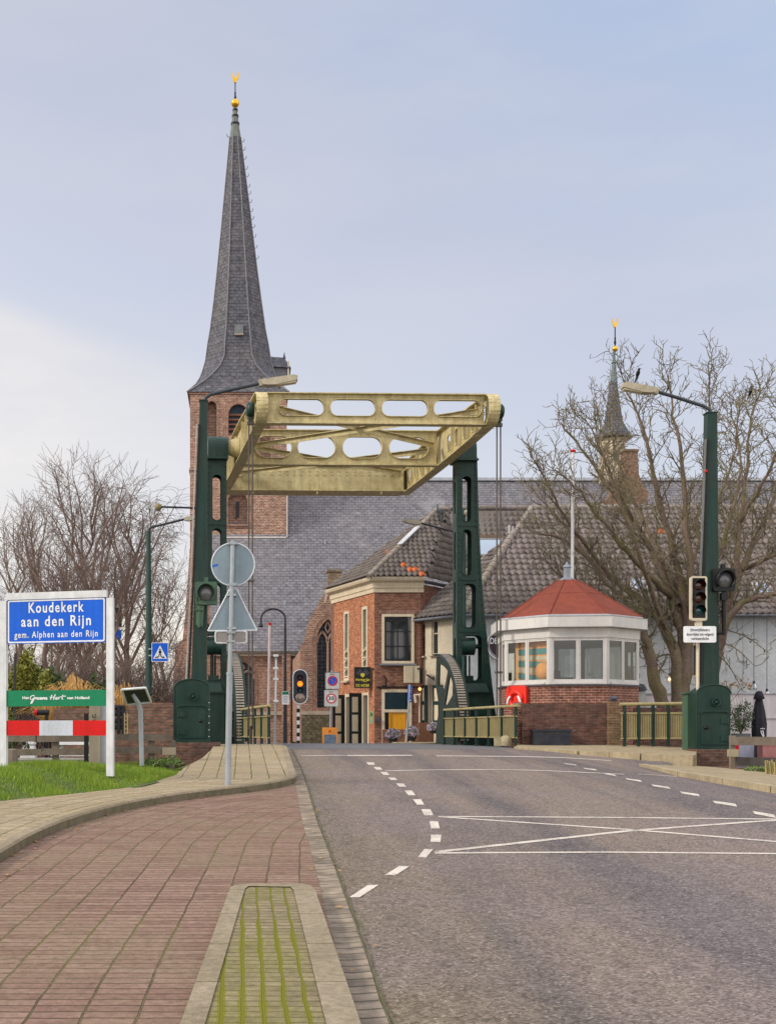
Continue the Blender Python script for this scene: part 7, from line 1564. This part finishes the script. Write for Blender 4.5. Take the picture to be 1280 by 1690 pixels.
# crows in the tree
for x, y, lab in ((1052, 617, 'black crow perched at the upper left of the bare tree'), (1238, 646, 'black crow perched at the upper right of the bare tree'), (1103, 637, 'small dark bird perched in the middle of the bare tree')):
    d = 43.6; c = P(x, y, d); mb = MB(); k = .8 if x == 1103 else 1
    prof = [(-.02, -.20), (.035, -.12), (.07, -.02), (.075, .06), (.045, .12), (.05, .16), (.035, .20), (.005, .215)]
    ax = (X_, (Y_*.95+Z_*.2).normalized(), (Z_*.93-Y_*.3+X_*.15).normalized()); mb.lathe(c, [(max(.005, r*k), z*k) for r, z in prof], 10, ax=ax); mb.tube([c+ax[2]*.17*k-Y_*.03, c+ax[2]*.165*k+X_*.10*k-Y_*.04], [.018, .004], 5); mb.tube([c-ax[2]*.1*k, c-ax[2]*.30*k-X_*.04], [.04*k, .015], 6); mb.tube([c-Z_*.1, c-Z_*.2*k], .008, 4)
    tag(mb.build('crow', BLACK, at=c), lab, 'bird')
# left background trees
def bgtree(x, ytop, ybase, d, wpx, seed, label, spread=(12, 48), droop=0, dens=1., ntr=14, name='bare_tree'):
    rg = random.Random(seed); base = P(x, ybase, d); H_ = (ybase-ytop)*d/F; Wd = wpx*d/F/2
    t = thing(name, label, 'tree', base, 'bare trees beyond the left bank'); TR, C1_ = MB(), MB(); q = [base+Vector((rg.gauss(0, .04)*i, rg.gauss(0, .04)*i, H_*.93*i/10)) for i in range(11)]
    k = 10; TR.tube(q, [max(.02, .018*H_*(1-i/k)**1.1+.015) for i in range(k+1)], 7, 0, False)
    SPb = [dict(dens=2.3*dens, len=(1.3, 2.6), ang=(20, 50), up=.25-droop*.5, trop=.05-droop*.35, wig=.12, seg=5, rk=.5, rmin=.016, **{'from': .2}), dict(dens=3.8*dens, len=(.6, 1.6), ang=(20, 60), up=.1-droop, trop=.03-droop*.35, wig=.17, seg=4, rk=.6, rmin=.011, rend=.008, **{'from': .15})]
    for i in range(ntr):
        f = .16+.74*(i+rg.random())/ntr; j = int(f*10); p = q[j].lerp(q[j+1], f*10-j); a = rg.uniform(0, 2*pi); el_ = radians(rg.uniform(38, 66)+16*f); ln = min(H_*(1-f)*.95+.8, Wd*1.25/max(.35, cos(el_)))*rg.uniform(.75, 1.05)
        dr = Vector((cos(a)*cos(el_), sin(a)*cos(el_), sin(el_))); b = [p]
        for m_ in range(8): dr = (dr+Vector((rg.gauss(0, .10), rg.gauss(0, .10), rg.gauss(0, .08)+.04-droop*.12*m_/3))).normalized(); b.append(b[-1]+dr*ln/8)
        r0 = .010*H_*(1-f*.7); polytube(TR, b, r0, .018, 5); twigs([C1_], b, r0*.7, .015, 0, SPb, rg)
    twigs([C1_], q[4:], .05, .02, 0, SPb, rg); TR.build('trunk', BARK_P, t); C1_.build('crown', TWIG_P, t)
bgtree(147, 775, 1235, 62, 245, 1, 'tall bare tree with dense twigs left of the lamp, the highest of the group', dens=.95, ntr=22)
bgtree(214, 812, 1235, 66, 150, 2, 'bare weeping tree hanging towards the church tower', droop=.45, dens=1.0, ntr=18)
bgtree(72, 835, 1235, 68, 110, 3, 'slender bare tree left of the tallest bare tree', dens=.9, ntr=12)
bgtree(14, 905, 1235, 64, 90, 4, 'low bare tree at the left edge above the name board', dens=.9, ntr=12)
bgtree(266, 965, 1235, 58, 70, 5, 'small upright bare tree behind the blue crossing sign', dens=.9, ntr=12)
bgtree(35, 855, 1235, 74, 80, 6, 'thin far bare tree second from the left edge', dens=.7, ntr=10)
bgtree(178, 930, 1235, 54, 100, 12, 'low dense bare tree right of the name board', dens=1.1, ntr=14)
bgtree(100, 950, 1235, 56, 120, 13, 'low dense bare tree behind the blue name panel', dens=1.1, ntr=14)
# shrubs
def shrub(x, y0, y1, wpx, d, mats, label, n, ls, seed, name='shrub', twk=0):
    rg = random.Random(seed); c = P(x, y1, d); H_ = (y1-y0)*d/F; Wd = wpx*d/F/2; t = thing(name, label, 'shrub', c); st = MB(); lf_ = MB()
    for i in range(24+twk):
        a = rg.uniform(0, 2*pi); r = Wd*rg.random()**.6*.85; e = c+Vector((cos(a)*r, sin(a)*r*.8, H_*(.5+.45*rg.random())*(1-.35*(r/Wd)**2))); m_ = c.lerp(e, .5)+Vector((rg.gauss(0, .1), rg.gauss(0, .1), .05)); st.tube([c+Vector((cos(a)*r*.2, sin(a)*r*.2, 0)), m_, e], [.025, .015, .008], 4, 0, False)
        if n: leafcloud(lf_, e, (Wd*.26, Wd*.26, H_*.17), n, ls, rg)
        if twk:
            for k in range(10): p = m_.lerp(e, rg.random()); st.tube([p, p+Vector((rg.gauss(0, .3), rg.gauss(0, .3), rg.uniform(.2, .8)))], [.01, .006], 3, 0, False)
    st.build('stems', BARK_P, t)
    if n: lf_.build('foliage', mats, t)
    return t
LG = leafmat('yellow green leaves', (.10, .13, .02), (.28, .27, .05)); LG2 = leafmat('dark green leaves', (.025, .06, .02), (.09, .13, .04)); LB = leafmat('brown bramble leaves', (.16, .09, .06), (.25, .15, .09))
shrub(45, 1085, 1240, 90, 36, LG, 'yellow green evergreen shrub behind the left post of the board', 260, .11, 1)
shrub(85, 1095, 1240, 70, 37, LG2, 'dark green evergreen shrub behind the middle of the board', 240, .10, 2)
shrub(165, 1112, 1240, 60, 36.5, LG2, 'dark shrub behind the right post of the board', 160, .10, 3)
shrub(20, 1190, 1262, 60, 28, LG2, 'low leafy shrub under the green board', 110, .07, 4)
for i, (x, y0, w, lab) in enumerate(((25, 1060, 130, 'bare brown thicket behind the left end of the board'), (110, 1050, 140, 'bare brown thicket behind the middle of the board'), (200, 1060, 120, 'bare brown thicket between board and lamp'), (262, 1085, 80, 'bare brown thicket behind the old brick wall'))):
    rg = random.Random(40+i); d = 46; c = P(x, 1240, d); t = thing('bare_thicket', lab, 'shrub', c); mb = MB()
    for k in range(230):
        a = c+Vector((rg.uniform(-.5, .5)*w*d/F, rg.uniform(-1.2, 1.2), 0)); hh = (1240-y0)*d/F*rg.uniform(.55, 1.0); q = [a]; dr = Vector((rg.gauss(0, .25), rg.gauss(0, .25), 1)).normalized()
        for m_ in range(5): dr = (dr+Vector((rg.gauss(0, .16), rg.gauss(0, .16), 0))).normalized(); q.append(q[-1]+dr*hh/5)
        polytube(mb, q, .02, .007, 3)
        for m_ in range(5): p = q[rg.randint(1, 4)]; polytube(mb, [p, p+Vector((rg.gauss(0, .2), rg.gauss(0, .2), rg.uniform(.1, .5)))*1.0, p+Vector((rg.gauss(0, .35), rg.gauss(0, .35), rg.uniform(.5, .9)))], .009, .006, 3)
    mb.build('stems', TWIG_P, t)
GLD = leafmat('golden grass', (.36, .18, .045), (.66, .42, .16), .8)
for i, (x, y0, y1, n, lab) in enumerate(((122, 1112, 1180, 420, 'golden ornamental grass clump behind the green board'), (85, 1136, 1195, 200, 'small golden grass clump left of the larger one'), (205, 1126, 1190, 240, 'dry golden grass left of the tilted panel'))):
    rg = random.Random(60+i); d = 34; c = P(x, y1, d); mb = MB()
    for k in range(n):
        a = rg.uniform(0, 2*pi); l_ = (y1-y0)*d/F*rg.uniform(.5, 1.05); o_ = rg.random()**1.1*.85; l_ *= (1-.45*o_); b = c+Vector((cos(a)*.12, sin(a)*.12, 0)); e = c+Vector((cos(a)*o_, sin(a)*o_, l_)); m_ = b.lerp(e, .6)+Z_*.08; w = Vector((.007, 0, 0))
        e2 = e+Vector((cos(a)*o_*.4, sin(a)*o_*.4, -.12)); mb.add([b-w, b+w, m_+w, m_-w, e+w, e-w, e2], [(0, 1, 2, 3), (3, 2, 4, 5), (5, 4, 6)])
    tag(mb.build('ornamental_grass', GLD, at=c), lab, 'grass clump')
# thin dark signal pole far left
d = 58; t = thing('far_signal_pole', 'thin dark far pole with small signal boxes right of the board', 'pole', P(189, 1235, d)); mb = MB(); mb.tube([P(189, 1235, d), P(189, 962, d)], .05, 6); mb.build('pole', DARKM, t); mb = MB()
for y in (1008, 1018, 1030): mb.box(P(195, y, d), (.34, .2, .26))
mb.build('signal_box', DARKM, t); mb = MB(); mb.box(P(195, 1047, d), (.32, .05, .42)); mb.build('blue_plate', BLUE, t)
d = 34; c = P(23, 1110, d); mb = MB(); mb.bar(P(23, 1190, d), P(25.5, 1078, d), .06, .06, 0, Y_); tag(mb.build('dark_stake', DARKM, at=P(23, 1190, d)), 'thin dark slanted post behind the left side of the board', 'post')
# far-off row of woodland along the horizon
mb = MB(); rg = random.Random(77)
for k in range(2600):
    x = rg.uniform(-900, 340); d = rg.uniform(150, 210); b = P(x, 1212, d); hh = rg.uniform(3, 8); e = b+Vector((rg.gauss(0, .8), 0, hh)); mb.tube([b, b.lerp(e, .5)+X_*rg.gauss(0, .3), e], [.12, .07, .03], 3, 0, False)
g = mb.build('distant_woodland', BARK_P); g['kind'] = 'stuff'
# chimney smoke drifting left from the pub flue
m = bpy.data.materials.new('smoke'); m.use_nodes = True; nt = m.node_tree; nt.nodes.clear()
vp = N('ShaderNodeVolumePrincipled'); vp.inputs['Color'].default_value = (.95, .95, .95, 1); vp.inputs['Anisotropy'].default_value = .2
tcn = N('ShaderNodeTexCoord'); ln_ = N('ShaderNodeVectorMath', operation='LENGTH'); LK(tcn.outputs['Object'], ln_.inputs[0])
sc3 = N('ShaderNodeVectorMath', operation='MULTIPLY'); LK(tcn.outputs['Object'], sc3.inputs[0]); sc3.inputs[1].default_value = (1/.75, 1/.4, 1/.42); LK(sc3.outputs[0], ln_.inputs[0])
dn = M_('MULTIPLY', mr(ln_.outputs['Value'], .15, 1, 1, 0), mr(noise(tcn.outputs['Object'], 3.2, 4, .6), .42, .66, 0, 2.6)); LK(dn, vp.inputs['Density'])
vo = N('ShaderNodeOutputMaterial'); LK(vp.outputs[0], vo.inputs['Volume'])
c = P(713, 831, 52.6); mb = MB(); mb.lathe(c, [(max(.02, sin(pi*i/10))*.75, -.42*cos(pi*i/10)) for i in range(11)], 16, ax=(X_, Y_*.55, Z_)); g = mb.build('chimney_smoke', m, at=c); g['kind'] = 'stuff'
